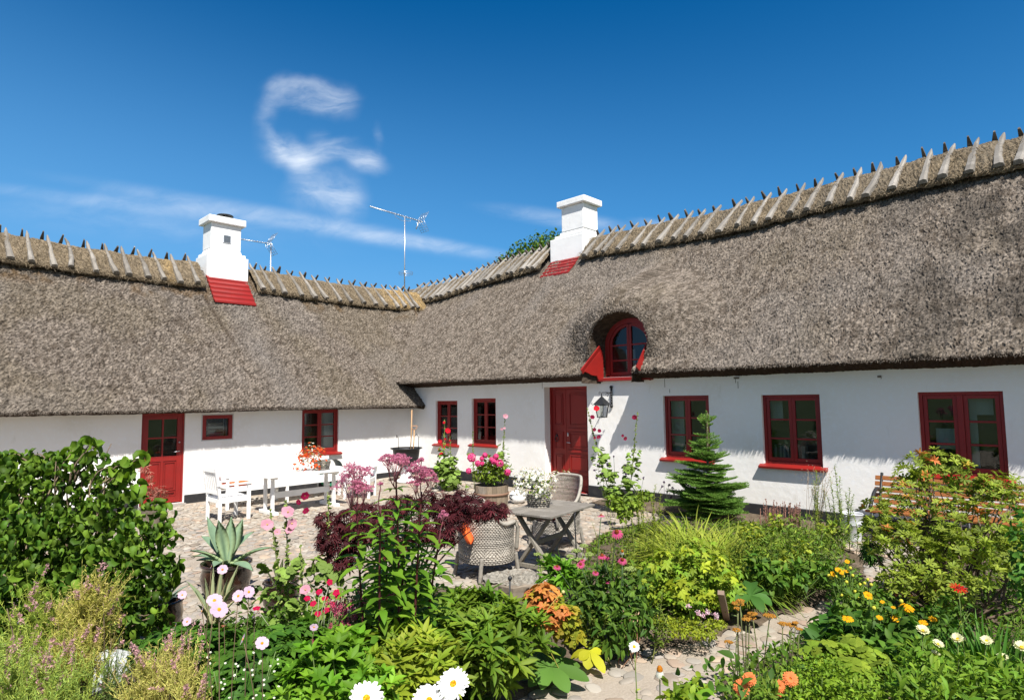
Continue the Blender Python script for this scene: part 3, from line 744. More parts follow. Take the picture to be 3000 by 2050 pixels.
def split_log(mbx, a, b, up, w, th, seed, col):
    """a cleft rider: tapering, slightly bent, uneven plank with a sawn foot"""
    r = np.random.default_rng(seed); n = 8; t = np.linspace(0, 1, n)
    a = np.array(a); b = np.array(b); z = norm(b-a); x = norm(np.cross(up, z)); y = np.cross(z, x)
    P = a+(b-a)*t[:, None]+x*((np.sin(t*math.pi)*r.normal(0, .018)+r.normal(0, .006, n)))[:, None]
    ww = w*(.55+.55*t+r.normal(0, .06, n)); hh = th*(.7+.35*t+r.normal(0, .05, n)); ww[0] *= .45
    ring = []
    for q in range(n):
        for (sx, sy) in ((-.5, -.4), (.5, -.4), (.42, .3), (.12, .52), (-.4, .35)):
            ring.append(P[q]+x*sx*ww[q]+y*sy*hh[q])
    Q = [[q*5+i, q*5+(i+1) % 5, (q+1)*5+(i+1) % 5, (q+1)*5+i] for q in range(n-1) for i in range(5)]
    V = np.array(ring+[P[0], P[-1]]); T = [[5*n, (i+1) % 5, i] for i in range(5)]+[[5*n+1, (n-1)*5+i, (n-1)*5+(i+1) % 5] for i in range(5)]
    c = np.array(col)*(.8+.35*r.random((len(V), 1)))*r.uniform(.62, 1.08)
    mbx.add(V, Q, T, c)
RR_ = [-1.9, -1.5, -1.15, -.75, -.4, 0, .35, .68, 1.02, 1.39, 1.74, 2.11, 2.53, 2.93, 3.29, 3.63, 4.03, 4.39, 4.76, 5.11, 5.5, 5.78, 6.27, 6.66, 7.0, 7.38, 7.74, 8.14, 8.53, 8.94, 9.24, 9.62,
       11.40, 11.70, 11.98, 12.27, 12.55, 12.82, 13.10, 13.37, 13.66, 13.93, 14.2, 14.5, 14.8, 15.12, 15.45, 15.8, 16.15, 16.5, 16.9, 17.3, 17.7]
LL_ = [-1.9, -1.5, -1.1, -.7, -.35, 0, .35, .7, 1.05, 1.38, 1.73, 2.08, 2.45, 2.81, 3.22, 3.58, 3.92, 4.27, 4.62, 5.02, 5.42, 7.05, 7.36, 7.72, 8.13, 8.55, 8.93, 9.35, 9.78, 10.2, 10.6, 11.0, 11.4, 11.75, 12.05, 12.33]
for right, lst in ((True, RR_), (False, LL_)):
    for k, s in enumerate(lst):
        m = MB(); r = np.random.default_rng(900+k+(500 if right else 0))
        L = r.uniform(1.02, 1.12); far = right and s > 11
        w = r.uniform(.095, .145)*(1.25 if far else 1); th = r.uniform(.07, .10)
        if right: top = np.array([XR+3.2, s, ZR0+3.7+.20-.34*float(smooth((s-12.6)/4.2))+.05*math.sin(s*.8)]); A = np.array([1., 0, 0]); Bs = np.array([0, 1., 0])
        else: top = np.array([s, YL+3.2, ZL0+3.7*SL+.20+.03*math.sin(s*1.1)]); A = np.array([0, 1., 0]); Bs = np.array([1., 0, 0])
        sk = r.normal(0, .035)+(.05 if right else .02)
        dn = A*(-.72)+np.array([0, 0, -.69]); upn = -A*.69+np.array([0, 0, .72])
        a = top-dn*r.uniform(.13, .2)+upn*.035; b = top+dn*L+upn*.075+Bs*sk
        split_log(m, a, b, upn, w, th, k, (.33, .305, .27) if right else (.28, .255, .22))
        dn2 = A*.72+np.array([0, 0, -.69]); up2 = A*.69+np.array([0, 0, .72]); off = Bs*(w*.95 if right else w*.9)*(1 if right else -1)
        if not right and s > 6.5: off = Bs*w*.9
        a = top-dn2*r.uniform(.13, .21)+up2*.035+off; b = top+dn2*L+up2*.075+off
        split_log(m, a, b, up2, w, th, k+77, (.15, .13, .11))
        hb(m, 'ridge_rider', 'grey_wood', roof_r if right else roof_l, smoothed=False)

# ---------------- chimneys
def taperbox(m, x0, x1, y0, y1, z0, z1, d=0):
    m.add([(x0, y0, z0), (x1, y0, z0), (x1, y1, z0), (x0, y1, z0), (x0+d, y0+d, z1), (x1-d, y0+d, z1), (x1-d, y1-d, z1), (x0+d, y1-d, z1)],
          [[0, 3, 2, 1], [4, 5, 6, 7], [0, 1, 5, 4], [1, 2, 6, 5], [2, 3, 7, 6], [3, 0, 4, 7]])
m = MB()
taperbox(m, 5.80, 6.88, 16.76, 17.62, 4.9, 5.93); taperbox(m, 5.84, 6.82, 16.80, 17.58, 5.932, 6.02); taperbox(m, 5.90, 6.74, 16.86, 17.50, 6.022, 6.12, .02)
taperbox(m, 5.92, 6.71, 16.88, 17.48, 6.122, 6.82); taperbox(m, 5.83, 6.81, 16.79, 17.57, 6.822, 7.0)
ch = hb(m, 'chimney', 'chimney_white', smoothed=False, bevel=.018)
m = MB(); m.box((6.33, 16.87, 6.42), (.21, .016, .22), col=(.55, .58, .62))
for q in range(6): m.box((6.33, 16.857, 6.34+q*.033), (.17, .012, .013), col=(.12, .14, .16))
hb(m, 'vent_grille', 'painted', ch, smoothed=False)
m = MB(); m.lathe([(.14, 7.0), (.12, 7.09), (.0, 7.09)], (6.38, 17.18, 0), 16); m.lathe([(0, 7.17), (.20, 7.15), (.22, 7.13), (.0, 7.14)], (6.38, 17.18, 0), 18)
for q in range(4): m.tube([(6.38+.12*math.cos(q*1.57), 17.18+.12*math.sin(q*1.57), 7.05), (6.38+.14*math.cos(q*1.57), 17.18+.14*math.sin(q*1.57), 7.15)], .01, 5)
hb(m, 'chimney_cowl', 'black_iron', ch)
def flashing(right, s0, s1, n0, n1, parent, skew=0.0):
    m = MB(); k = 6
    for q in range(k):
        f0 = n0+(n1-n0)*q/k; f1 = n0+(n1-n0)*(q+1)/k+.02
        sl = 1.0 if right else SL; zb = ZR0 if right else ZL0
        za = zb+(f0+.5)*sl+.11; zc = zb+(f1+.5)*sl+.065
        e = skew*(1-q/k)
        P = [(f0, s0, za), (f0, s1, za), (f1, s1, zc), (f1, s0, zc), (f0, s0, za-.045), (f0, s1, za-.045), (f1, s1, zc-.06), (f1, s0, zc-.06)]
        V = [((XR+n, s+e, z) if right else (s+e, YL+n, z)) for n, s, z in P]
        m.add(V, [[0, 1, 2, 3], [4, 7, 6, 5], [0, 4, 5, 1], [1, 5, 6, 2], [2, 6, 7, 3], [3, 7, 4, 0]])
    hb(m, 'flashing', 'red_paint', parent, smoothed=False)
flashing(False, 5.80, 6.84, 2.14, 2.98, ch, -.06)
m = MB(); m.box((6.34, 16.74, 5.28), (1.0, .06, .12)); hb(m, 'mortar_fillet', 'chimney_white', ch, smoothed=False)
m = MB()
taperbox(m, 13.10, 13.98, 9.98, 11.16, 5.2, 6.50); taperbox(m, 13.13, 13.93, 10.0, 11.02, 6.502, 6.58); taperbox(m, 13.16, 13.88, 10.0, 10.86, 6.582, 6.66, .015)
taperbox(m, 13.17, 13.83, 10.0, 10.78, 6.662, 7.37); taperbox(m, 13.08, 13.92, 9.90, 10.88, 7.372, 7.545)
ch = hb(m, 'chimney', 'chimney_white', smoothed=False, bevel=.02)
flashing(True, 10.10, 11.10, 2.26, 2.92, ch, 0)

# ---------------- dormer window under the raised thatch
fr = ((XR+.12, 0, 0), (0, -1, 0), UZ, (-1, 0, 0)); uc = -6.87; u0, u1 = -7.42, -6.30; vb = 2.40; rx = (u1-u0)/2; spring = 3.08; rise = .50
def arch_pts(r_x, rs, n=20):
    t = np.linspace(0, math.pi, n); return [(uc+r_x*math.cos(a), spring+rs*math.sin(a)) for a in t]
def arch_ring(m, rxo, ro, rxi, ri, w0, w1, vbot):
    o = [(uc+rxo, vbot)]+arch_pts(rxo, ro)+[(uc-rxo, vbot)]; i = [(uc+rxi, vbot)]+arch_pts(rxi, ri)+[(uc-rxi, vbot)]; n = len(o)
    V = [(*p, w0) for p in o]+[(*p, w0) for p in i]+[(*p, w1) for p in o]+[(*p, w1) for p in i]
    Q = []
    for k in range(n-1):
        Q += [[k, k+1, n+k+1, n+k], [2*n+k, 3*n+k, 3*n+k+1, 2*n+k+1], [n+k, n+k+1, 3*n+k+1, 3*n+k], [k, 2*n+k, 2*n+k+1, k+1]]
    m.add(V, Q)
m = MB().frame(*fr); arch_ring(m, rx+.02, rise+.04, rx-.085, rise-.075, -.02, -.12, vb)
m.box((uc, vb+.03, -.07), (2*rx, .06, .10))
dw = hb(m, 'dormer_window', 'red_paint', smoothed=False)
for sgn in (-1, 1):
    m = MB().frame(*fr); R1 = rx-.09; R2 = rx-.145
    x0 = uc+sgn*.02; 
    t = np.linspace(0, math.pi/2-.06, 12)
    o = [(uc+sgn*R1, vb+.065)]+[(uc+sgn*R1*math.cos(a), spring+(rise-.08)*math.sin(a)) for a in t]; i = [(uc+sgn*R2, vb+.12)]+[(uc+sgn*R2*math.cos(a), spring+(rise-.135)*math.sin(a)) for a in t]
    n = len(o); V = [(*p, -.04) for p in o]+[(*p, -.04) for p in i]+[(*p, -.08) for p in o]+[(*p, -.08) for p in i]; Q = []
    for k in range(n-1): Q += [[k, k+1, n+k+1, n+k], [2*n+k, 3*n+k, 3*n+k+1, 2*n+k+1], [n+k, n+k+1, 3*n+k+1, 3*n+k], [k, 2*n+k, 2*n+k+1, k+1]]
    m.add(V, Q)
    top = spring+(rise-.09)
    m.box((uc+sgn*.028, (vb+.065+top)/2, -.058), (.05, top-vb-.065, .044)); m.box((uc+sgn*(R1+.05)/2, vb+.095, -.0595), (R1-.05, .055, .043))
    for yy in (2.76, 3.07): m.box((uc+sgn*(R2+.05)/2, yy, -.06), (R2-.05, .03, .035))
    hb(m, 'sash', 'red_paint', dw, smoothed=False)
m = MB().frame(*fr); pl = [(uc+rx-.1, vb+.07)]+arch_pts(rx-.1, rise-.1)+[(uc-rx+.1, vb+.07)]; n = len(pl)
m.add([(*p, -.065) for p in pl]+[(uc, 2.9, -.065)], T=[[i, (i+1) % n, n] for i in range(n)]); hb(m, 'pane', 'glass', dw, smoothed=False)
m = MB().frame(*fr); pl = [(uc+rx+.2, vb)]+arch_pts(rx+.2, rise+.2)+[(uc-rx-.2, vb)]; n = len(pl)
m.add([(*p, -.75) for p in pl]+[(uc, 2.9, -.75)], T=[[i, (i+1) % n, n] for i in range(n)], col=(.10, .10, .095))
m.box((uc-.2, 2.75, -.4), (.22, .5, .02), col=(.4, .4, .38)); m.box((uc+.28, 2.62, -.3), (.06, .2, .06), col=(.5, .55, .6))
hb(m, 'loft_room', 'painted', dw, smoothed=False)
m = MB().frame(*FRR)
m.box((uc, 2.365, .03), (2*rx+.14, .045, .16)); m.box((uc, 2.40, -.06), (2*rx, .03, .20)); hb(m, 'sill', 'red_paint', dw, smoothed=False, bevel=.004)
for sgn in (-1, 1):                       # splayed cheek boards with an ogee foot and a capping
    m = MB(); base = 7.42 if sgn < 0 else 6.32
    def yy(w): return base+(.16*w if sgn < 0 else -.16*w)
    prof = [(-.02, 2.34), (.02, 2.33), (.09, 2.345), (.14, 2.40), (.16, 2.455), (.24, 2.46), (.32, 2.47), (.38, 2.50), (.50, 2.54), (.40, 2.65), (.28, 2.76), (.16, 2.87), (.02, 2.99), (-.02, 2.9)]
    n = len(prof); V = [(XR-w, yy(w), z) for w, z in prof]+[(XR-w, yy(w)+(.03 if sgn < 0 else -.03), z) for w, z in prof]
    V += [(XR-.18, yy(.18), 2.7), (XR-.18, yy(.18)+(.03 if sgn < 0 else -.03), 2.7)]
    Q = [[i, (i+1) % n, n+(i+1) % n, n+i] for i in range(n)]; T = [[2*n, (i+1) % n, i] for i in range(n)]+[[2*n+1, n+i, n+(i+1) % n] for i in range(n)]
    m.add(V, Q, T)
    hb(m, 'cheek_board', 'red_paint', dw, smoothed=False); m = MB()
    a = np.array((XR-.57, yy(.55)+(.015 if sgn < 0 else -.015), 2.53)); b = np.array((XR-.05, yy(.05)+(.015 if sgn < 0 else -.015), 3.03))
    m.beam(a, b, .11, .03, (1, 0, 1))
    hb(m, 'cheek_capping', 'red_paint', dw, smoothed=False)
# ------------------------------------------------------------------ ground, courtyard, path, beds
def gz(x, y): return -.06*smooth((np.asarray(y, float)-7)/4)*smooth((10.2-np.asarray(x, float))/3)
def grd(px, py):
    p = gnd(px, py); return gnd(px, py, float(gz(p[0], p[1])))
def onground(px, D):
    """ground point straight below the given picture column at distance D"""
    py = 1170+2*F/D
    for _ in range(6):
        p = spot(px, py, D); py += p[2]*F/D
    return np.array([p[0], p[1], float(gz(p[0], p[1]))])
mb = MB(); mb.add([(-900, -900, -.16), (900, -900, -.16), (900, 900, -.16), (-900, 900, -.16)], [[0, 1, 2, 3]])
tag(mb.build('ground', MT['meadow']), kind='structure')
def sheet(x0, x1, y0, y1, d, zf, name, m, poly=None, kind='structure', edge=None):
    xs = np.arange(x0, x1+d, d); ys = np.arange(y0, y1+d, d); X, Y = np.meshgrid(xs, ys, indexing='ij')
    Z = zf(X, Y); k = len(ys)
    V = np.stack([X, Y, Z], -1).reshape(-1, 3)
    i = np.arange(len(xs)-1)[:, None]*k; j = np.arange(k-1)[None]
    Q = np.stack([i+j, i+k+j, i+k+j+1, i+j+1], -1)
    if poly is not None:
        ins = inside(poly, X, Y); Q = Q[ins[:-1, :-1] | ins[1:, :-1] | ins[:-1, 1:] | ins[1:, 1:]]
    o = MB().add(V, Q.reshape(-1, 4)).build(name, MT[m]); return tag(o, kind=kind)
BEDA_PX = [(-400, 1800), (250, 1870), (430, 1900), (560, 1850), (700, 1850), (850, 1835), (1000, 1800), (1150, 1765), (1300, 1722), (1400, 1735), (1560, 1735), (1640, 1690), (1700, 1620), (1780, 1560), (1900, 1535), (2060, 1520), (2200, 1540), (2420, 1560), (2470, 1600), (2540, 1665), (2470, 1735), (2350, 1775), (2200, 1835), (2060, 1870), (1900, 1895), (1760, 1930), (1640, 1985), (1500, 2060), (1440, 2300), (1300, 3200), (-1500, 3200)]
BEDB_PX = [(2120, 2300), (2150, 2060), (2110, 2005), (2290, 1922), (2430, 1850), (2520, 1795), (2535, 1735), (2640, 1690), (2720, 1610), (2900, 1560), (3500, 1600), (4400, 2000), (4000, 3200), (2300, 3200)]
BEDC = np.array([(9.55, 7.2), (9.45, 6.2), (9.5, 5.0), (9.6, 3.4), (9.7, 2.9), (10.35, 2.9), (10.35, 7.3)])
def ragged(px):
    q = densify(np.array([gnd(*p)[:2] for p in px]+[gnd(*px[0])[:2]]), 7)[:-1]; return q+(fbm(q[:, 0]*4, q[:, 1]*4, 3, 3)[:, None]-.5)*.22+rng.normal(0, .012, q.shape)
BEDA = ragged(BEDA_PX); BEDB = ragged(BEDB_PX)
sheet(-6, 10.2, -6, 13.86, .12, lambda X, Y: gz(X, Y)-.004+(fbm(X*3, Y*3, 5, 2)-.5)*.02, 'courtyard', 'sand')
def bedz(poly):
    P = np.vstack([poly, poly[:1]])
    def f(X, Y):
        d = dist_poly(P, X, Y)*np.where(inside(poly, X, Y), 1, -1)
        return gz(X, Y)+.02+.07*smooth(d/.35)-.06*(d < -.03)+(fbm(X*5, Y*5, 9, 3)-.5)*.05
    return f
for pl, d in ((BEDA, .06), (BEDB, .06), (BEDC, .06)):
    sheet(pl[:, 0].min(), pl[:, 0].max(), pl[:, 1].min(), pl[:, 1].max(), d, bedz(pl), 'flower_bed_soil', 'soil', pl)
# cobbles: rounded field stones set in sand
def cobbles():
    sp = .118; xs = []; ys = []
    gx, gy = np.meshgrid(np.arange(-1.5, 10.2, sp), np.arange(-.5, 13.7, sp*.9), indexing='ij')
    gx = gx+(np.arange(gx.shape[1]) % 2)[None]*sp/2
    P = np.stack([gx.ravel(), gy.ravel()], 1)+rng.normal(0, .026, (gx.size, 2))
    dep = P @ np.array([.7175, .6966])
    side = P @ np.array([.6966, -.7175])
    ok = (dep > 2.6) & (np.abs(side) < dep*.92+.4) & (P[:, 0] < 10.1) & ((P[:, 1] > 7) | (P[:, 0] > -6))
    ok &= ~inside(BEDA, P[:, 0], P[:, 1]) & ~inside(BEDB, P[:, 0], P[:, 1]) & ~inside(BEDC, P[:, 0], P[:, 1])
    near = (dep < 6.6) & (P[:, 0] > 2.0) & (P[:, 1] < 4.2)
    ok &= ~(near & (rng.random(len(P)) < .36)); ok &= fbm(P[:, 0]*1.3, P[:, 1]*1.3, 77, 3)+rng.normal(0, .06, len(P)) < .66
    P = P[ok]; near = near[ok]; k = len(P)
    n = 9; rings = [(1.0, -.35), (.97, .25), (.80, .72), (.45, .97), (.0, 1.05)]
    a0 = rng.uniform(0, 6.28, k); ang = a0[:, None]+np.arange(n)*2*math.pi/n
    R = rng.uniform(.038, .078, k)*np.where(near, 1.22, 1); asp = rng.uniform(.5, 1.0, k); rot = rng.uniform(0, 3.14, k)
    irr = 1+rng.normal(0, .10, (k, n)); hh = rng.uniform(.004, .017, k)*np.where(near, .75, 1)
    tint = rng.normal(0, .05, (k, 2)); V = []
    for (rr, h) in rings:
        x = np.cos(ang)*R[:, None]*irr*rr; y = np.sin(ang)*R[:, None]*irr*rr*asp[:, None]
        xr = x*np.cos(rot)[:, None]-y*np.sin(rot)[:, None]; yr = x*np.sin(rot)[:, None]+y*np.cos(rot)[:, None]
        z = h*hh[:, None]+xr*tint[:, :1]+yr*tint[:, 1:]
        V.append(np.stack([P[:, :1]+xr, P[:, 1:]+yr, gz(P[:, :1]+xr, P[:, 1:]+yr)+z+.001], -1))
    V = np.stack(V, 1)      # k, rings, n, 3
    m = len(rings); i = np.arange(m-1)[:, None]*n; j = np.arange(n)[None]; kk = (j+1) % n
    q = np.stack([i+j, i+kk, i+n+kk, i+n+j], -1).reshape(-1, 4)
    Q = ((np.arange(k)*n*m)[:, None, None]+q[None]).reshape(-1, 4)
    pal = np.array([(.40, .34, .27), (.43, .355, .28), (.37, .32, .26), (.42, .31, .23), (.36, .32, .27), (.44, .39, .32), (.32, .26, .20), (.43, .33, .24), (.32, .28, .24), (.41, .36, .29)])
    C = pal[rng.integers(0, len(pal), k)]*rng.uniform(.78, 1.12, (k, 1)); C = np.repeat(C, n*m, 0)
    return MB().add(V.reshape(-1, 3), Q, col=C)
tag(cobbles().build('cobblestones', MT['stone']), kind='structure')
# ------------------------------------------------------------------ objects
def rotz(a): c, s = math.cos(a), math.sin(a); return np.array([[c, -s, 0], [s, c, 0], [0, 0, 1.]])
def G(x, y): return np.array([x, y, float(gz(x, y))])
def obj(mb, name, m, parent, **k): return mb.build(name, MT[m], parent, **k)

# ---- white garden furniture
WP = 'white_paint'
def white_armchair(loc, rz, label):
    """origin between the feet, facing local +x"""
    t = thing('white_armchair', loc, label, 'armchair', 'white wooden armchairs by the low wing', rz)
    for sy in (-1, 1):
        m = MB(); m.box((.25, sy*.255, .31), (.055, .055, .62)); obj(m, 'front_leg', WP, t, smoothed=False, bevel=.005)
        m = MB(); m.beam((-.25, sy*.255, 0), (-.25, sy*.255, .40), .05, .05, (1, 0, 0)); m.beam((-.25, sy*.255, .40), (-.33, sy*.255, .93), .05, .045, (1, 0, 0)); obj(m, 'back_post', WP, t, smoothed=False, bevel=.005)
        m = MB(); m.box((.0, sy*.265, .635), (.62, .075, .028)); obj(m, 'armrest', WP, t, smoothed=False, bevel=.008)
    m = MB()
    for k in range(9): m.box((-.22+k*.057, 0, .41), (.042, .54, .018))
    obj(m, 'seat', WP, t, smoothed=False, bevel=.003)
    m = MB(); m.box((.25, 0, .365), (.03, .45, .07)); m.box((-.25, 0, .365), (.03, .45, .07)); m.box((0, .255, .365), (.45, .03, .07)); m.box((0, -.255, .365), (.45, .03, .07))
    obj(m, 'seat_frame', WP, t, smoothed=False)
    m = MB(); m.beam((-.325, -.24, .90), (-.325, .24, .90), .03, .085, (0, 0, 1)); m.beam((-.27, -.24, .50), (-.27, .24, .50), .025, .05, (0, 0, 1))
    for k in range(6): m.beam((-.268, -.185+k*.074, .51), (-.322, -.185+k*.074, .87), .045, .015, (1, 0, 0))
    obj(m, 'backrest', WP, t, smoothed=False)
    return t
white_armchair(G(4.40, 11.36), math.radians(2), 'white wooden armchair at the left end of the white garden table')
white_armchair(G(7.30, 11.70), math.radians(222), 'white wooden armchair with slatted back between the white table and the black cauldron')
t = thing('white_table', G(5.72, 11.28), 'long white trestle garden table with a basket of orange and white flowers on it', 'table')
m = MB()
for k in range(7): m.box((0, -.345+k*.115, .71), (1.66, .108, .028))
obj(m, 'tabletop', WP, t, smoothed=False, bevel=.004)
for sx in (-1, 1):
    m = MB(); m.box((sx*.62, 0, .035), (.09, .64, .06)); m.box((sx*.62, .15, .38), (.05, .075, .63)); m.box((sx*.62, -.15, .38), (.05, .075, .63)); m.box((sx*.62, 0, .672), (.06, .60, .045))
    obj(m, 'trestle', WP, t, smoothed=False, bevel=.006)
m = MB(); m.box((0, 0, .33), (1.19, .035, .11)); obj(m, 'stretcher', WP, t, smoothed=False, bevel=.004)
t = thing('white_bench', G(5.95, 12.55), 'long white slatted bench against the low wing wall behind the white table', 'bench')
m = MB()
for k in range(6): m.box((0, -.22+k*.085, .42), (2.5, .07, .022))
obj(m, 'seat', WP, t, smoothed=False, bevel=.003)
m = MB(); m.box((0, -.25, .37), (2.44, .03, .08)); m.box((0, .23, .37), (2.44, .03, .08)); obj(m, 'seat_frame', WP, t, smoothed=False)
m = MB(); m.box((0, .30, .80), (2.46, .035, .07)); m.box((0, .26, .5), (2.46, .03, .05))
for k in range(24): m.beam((-1.17+k*.1017, .262, .51), (-1.17+k*.1017, .298, .78), .05, .015, (0, 1, 0))
obj(m, 'backrest', WP, t, smoothed=False)
for sx in (-1, 0, 1):
    m = MB(); m.box((sx*1.2, -.235, .20), (.055, .055, .40)); m.box((sx*1.2, .245, .20), (.055, .055, .40))
    obj(m, 'leg_frame', WP, t, smoothed=False, bevel=.004)
    if sx:
        m = MB(); m.box((sx*1.2, -.235, .50), (.05, .05, .20)); m.box((sx*1.2, 0, .615), (.07, .58, .028)); obj(m, 'armrest', WP, t, smoothed=False, bevel=.005)
m = MB(); n = 10
def cushion(m, sx, sy, h):
    a = np.linspace(-1, 1, 13); X, Y = np.meshgrid(a, a, indexing='ij')
    e = (np.clip(1-np.abs(X)**5, 0, 1)*np.clip(1-np.abs(Y)**5, 0, 1))**.5
    for s in (1, -1):
        V = np.stack([X*sx/2, Y*sy/2, h/2+s*h/2*e], -1).reshape(-1, 3)
        i = np.arange(12)[:, None]*13; j = np.arange(12)[None]; Q = np.stack([i+j, i+13+j, i+13+j+1, i+j+1], -1).reshape(-1, 4)
        m.add(V, Q if s > 0 else Q[:, ::-1])
cushion(m, .48, .44, .07)
o = obj(m, 'seat_cushion', 'cushion', None); o.location = (5.0, 12.5, .375); tag(o, 'flat orange seat cushion lying on the white bench', 'cushion', 'orange seat cushions')

# ---- wicker
def weave(m, ring, rows, dz, npts, r=.008, amp=.006, col=(.27, .25, .215), closed=True, a0=0, a1=2*math.pi, z0=0, zfun=None, stakes=True):
    """ring(a, h) -> (x, y) outline at height fraction h; horizontal strands passing in front of and behind the stakes"""
    col = np.array(col)
    a = np.linspace(a0, a1, npts, endpoint=not closed)
    ns = npts//2
    for k in range(rows):
        h = k/max(rows-1, 1)
        top = zfun(a) if zfun else np.full(npts, rows*dz)
        zz = z0+k*dz
        if zfun is not None: zz = np.minimum(z0+k*dz, top)
        msk = (z0+k*dz) <= top if zfun is not None else np.ones(npts, bool)
        xy = ring(a, h); off = amp*np.where((np.arange(npts)+k) % 2, 1, -1)
        nrm = norm(np.stack([xy[:, 0], xy[:, 1]], 1))
        P = np.stack([xy[:, 0]+nrm[:, 0]*off, xy[:, 1]+nrm[:, 1]*off, np.broadcast_to(zz, (npts,))], 1)
        V = P[:, None]+np.array([[0, 0, dz*.46], [0, 0, -dz*.46]])[None]
        V = np.concatenate([V[:, :1]*1, (P+np.stack([nrm[:, 0]*r, nrm[:, 1]*r, 0*a], 1))[:, None], V[:, 1:], (P-np.stack([nrm[:, 0]*r, nrm[:, 1]*r, 0*a], 1))[:, None]], 1)
        Q = []
        for i in range(npts if closed else npts-1):
            j = (i+1) % npts
            if not (msk[i] and msk[j]): continue
            for q in range(4): Q.append([i*4+q, j*4+q, j*4+(q+1) % 4, i*4+(q+1) % 4])
        m.add(V.reshape(-1, 3), Q, col=col*rng.uniform(.6, 1.2))
    return m
def basket(m, c, r0, r1, h, col=(.27, .25, .215), sq=1.0):
    rows = max(4, int(h/.022))
    m0 = MB(); weave(m0, lambda a, f: np.stack([(r0+(r1-r0)*f)*np.cos(a), (r0+(r1-r0)*f)*sq*np.sin(a)], 1), rows, h/rows, 40, r=.007, amp=.006, col=col)
    for V, C, q in zip(m0.v, m0.c, m0.q): pass
    n = 0
    V = np.vstack(m0.v)+np.array(c); m.add(V, np.vstack(m0.q), col=np.vstack(m0.c))
    for f in (1.0,):
        a = np.linspace(0, 2*math.pi, 40); m.tube(np.stack([c[0]+r1*np.cos(a), c[1]+r1*sq*np.sin(a), c[2]+h+.004*np.sin(a*20)], 1), .013, 6, col=col, cap=False)
    m.lathe([(0.001, .02), (r1*.96, h*.7)], c, 20, (.05, .035, .02), (1, sq))
def wicker_chair(loc, rz, label):
    """tub chair, facing local +x; high rounded back flowing into the arms"""
    t = thing('wicker_armchair', loc, label, 'armchair', 'grey wicker armchairs round the wooden table', rz)
    def shape(a):    # a = 0 at the back (-x), +-pi at the front
        return np.stack([-.30*np.cos(a)+.02, .335*np.sin(a)], 1)
    def ring(a, f):
        p = shape(a); k = 1+.16*max(f-.35, 0)*1.0; return p*k
    def top(a):
        b = np.abs(a); return .62+.31*(1-smooth((b-.55)/1.0))-.02
    m = MB(); A1 = 2.25
    weave(m, ring, 33, .0195, 84, closed=False, a0=-A1, a1=A1, z0=.28, zfun=top, r=.007, amp=.007, col=(.42, .385, .33))
    # seat apron and dropped skirt
    def skirt(a): return .30+0*a
    m2 = MB(); weave(m2, lambda a, f: shape(a)*(1+.0*f), 9, .0195, 96, z0=.19, r=.007, amp=.007, col=(.42, .385, .33))
    obj(m, 'woven_shell', 'wicker', t); obj(m2, 'skirt', 'wicker', t)
    a = np.linspace(-A1, A1, 50); f = 1.16; p = shape(a)*(1+.16*np.clip((top(a)-.28)/.65-.35, 0, 1))[:, None]*1.03
    m = MB(); m.tube(np.stack([p[:, 0], p[:, 1], top(a)+.012], 1), .022, 8, (.37, .34, .29))
    for s in (-1, 1):
        q = p[0] if s < 0 else p[-1]
        m.tube([(q[0], q[1], float(top(np.array([A1]))[0])+.01), (q[0]+.05, q[1]*.98, .54), (.24, s*.28, .32), (.24, s*.27, .30)], .022, 7, (.28, .26, .22))
    obj(m, 'rim', 'wicker', t)
    m = MB(); a = np.linspace(0, 6.283, 30, endpoint=False); sp = shape(a)*.97
    m.add(np.vstack([np.hstack([sp, np.full((30, 1), .37)]), [[0, 0, .375]]]), T=[[i, (i+1) % 30, 30] for i in range(30)], col=(.25, .23, .2)); obj(m, 'seat', 'wicker', t)
    for (x, y) in ((.24, .26), (.24, -.26), (-.22, .22), (-.22, -.22)):
        m = MB(); z = np.linspace(.26, 0, 16); m.tube(np.stack([x+(.25-z)*(.12 if x > 0 else -.16), y*(1+(.25-z)*.3), z], 1), .022+.003*(np.arange(16) % 2), 8, (.27, .25, .215)); obj(m, 'leg', 'wicker', t)
    return t
ct = np.array([5.72, 4.95])
c1 = wicker_chair(G(4.93, 5.26), math.radians(-5), 'grey wicker armchair seen from behind, half hidden by the dark red maple')
c2 = wicker_chair(G(6.58, 5.56), math.radians(172), 'grey wicker armchair with an orange cushion beyond the wooden table')
for (x, y, z, rx, ry, rz_, lab) in ((4.80, 5.02, .47, 1.2, .3, 1.0, 'orange cushion showing over the arm of the wicker chair by the red maple'), (6.52, 5.56, .385, 0, 0, .6, 'orange seat cushion on the wicker armchair beyond the wooden table')):
    m = MB(); cushion(m, .44, .42, .07); o = obj(m, 'seat_cushion', 'cushion', None); o.location = (x, y, z+float(gz(x, y))); o.rotation_euler = (0, 0, rz_); tag(o, lab, 'cushion', 'orange seat cushions')
    if rx: o.location = (4.55, 5.20, .52); o.rotation_euler = (1.1, .15, .75); o.scale = (.6, .6, 1.2)
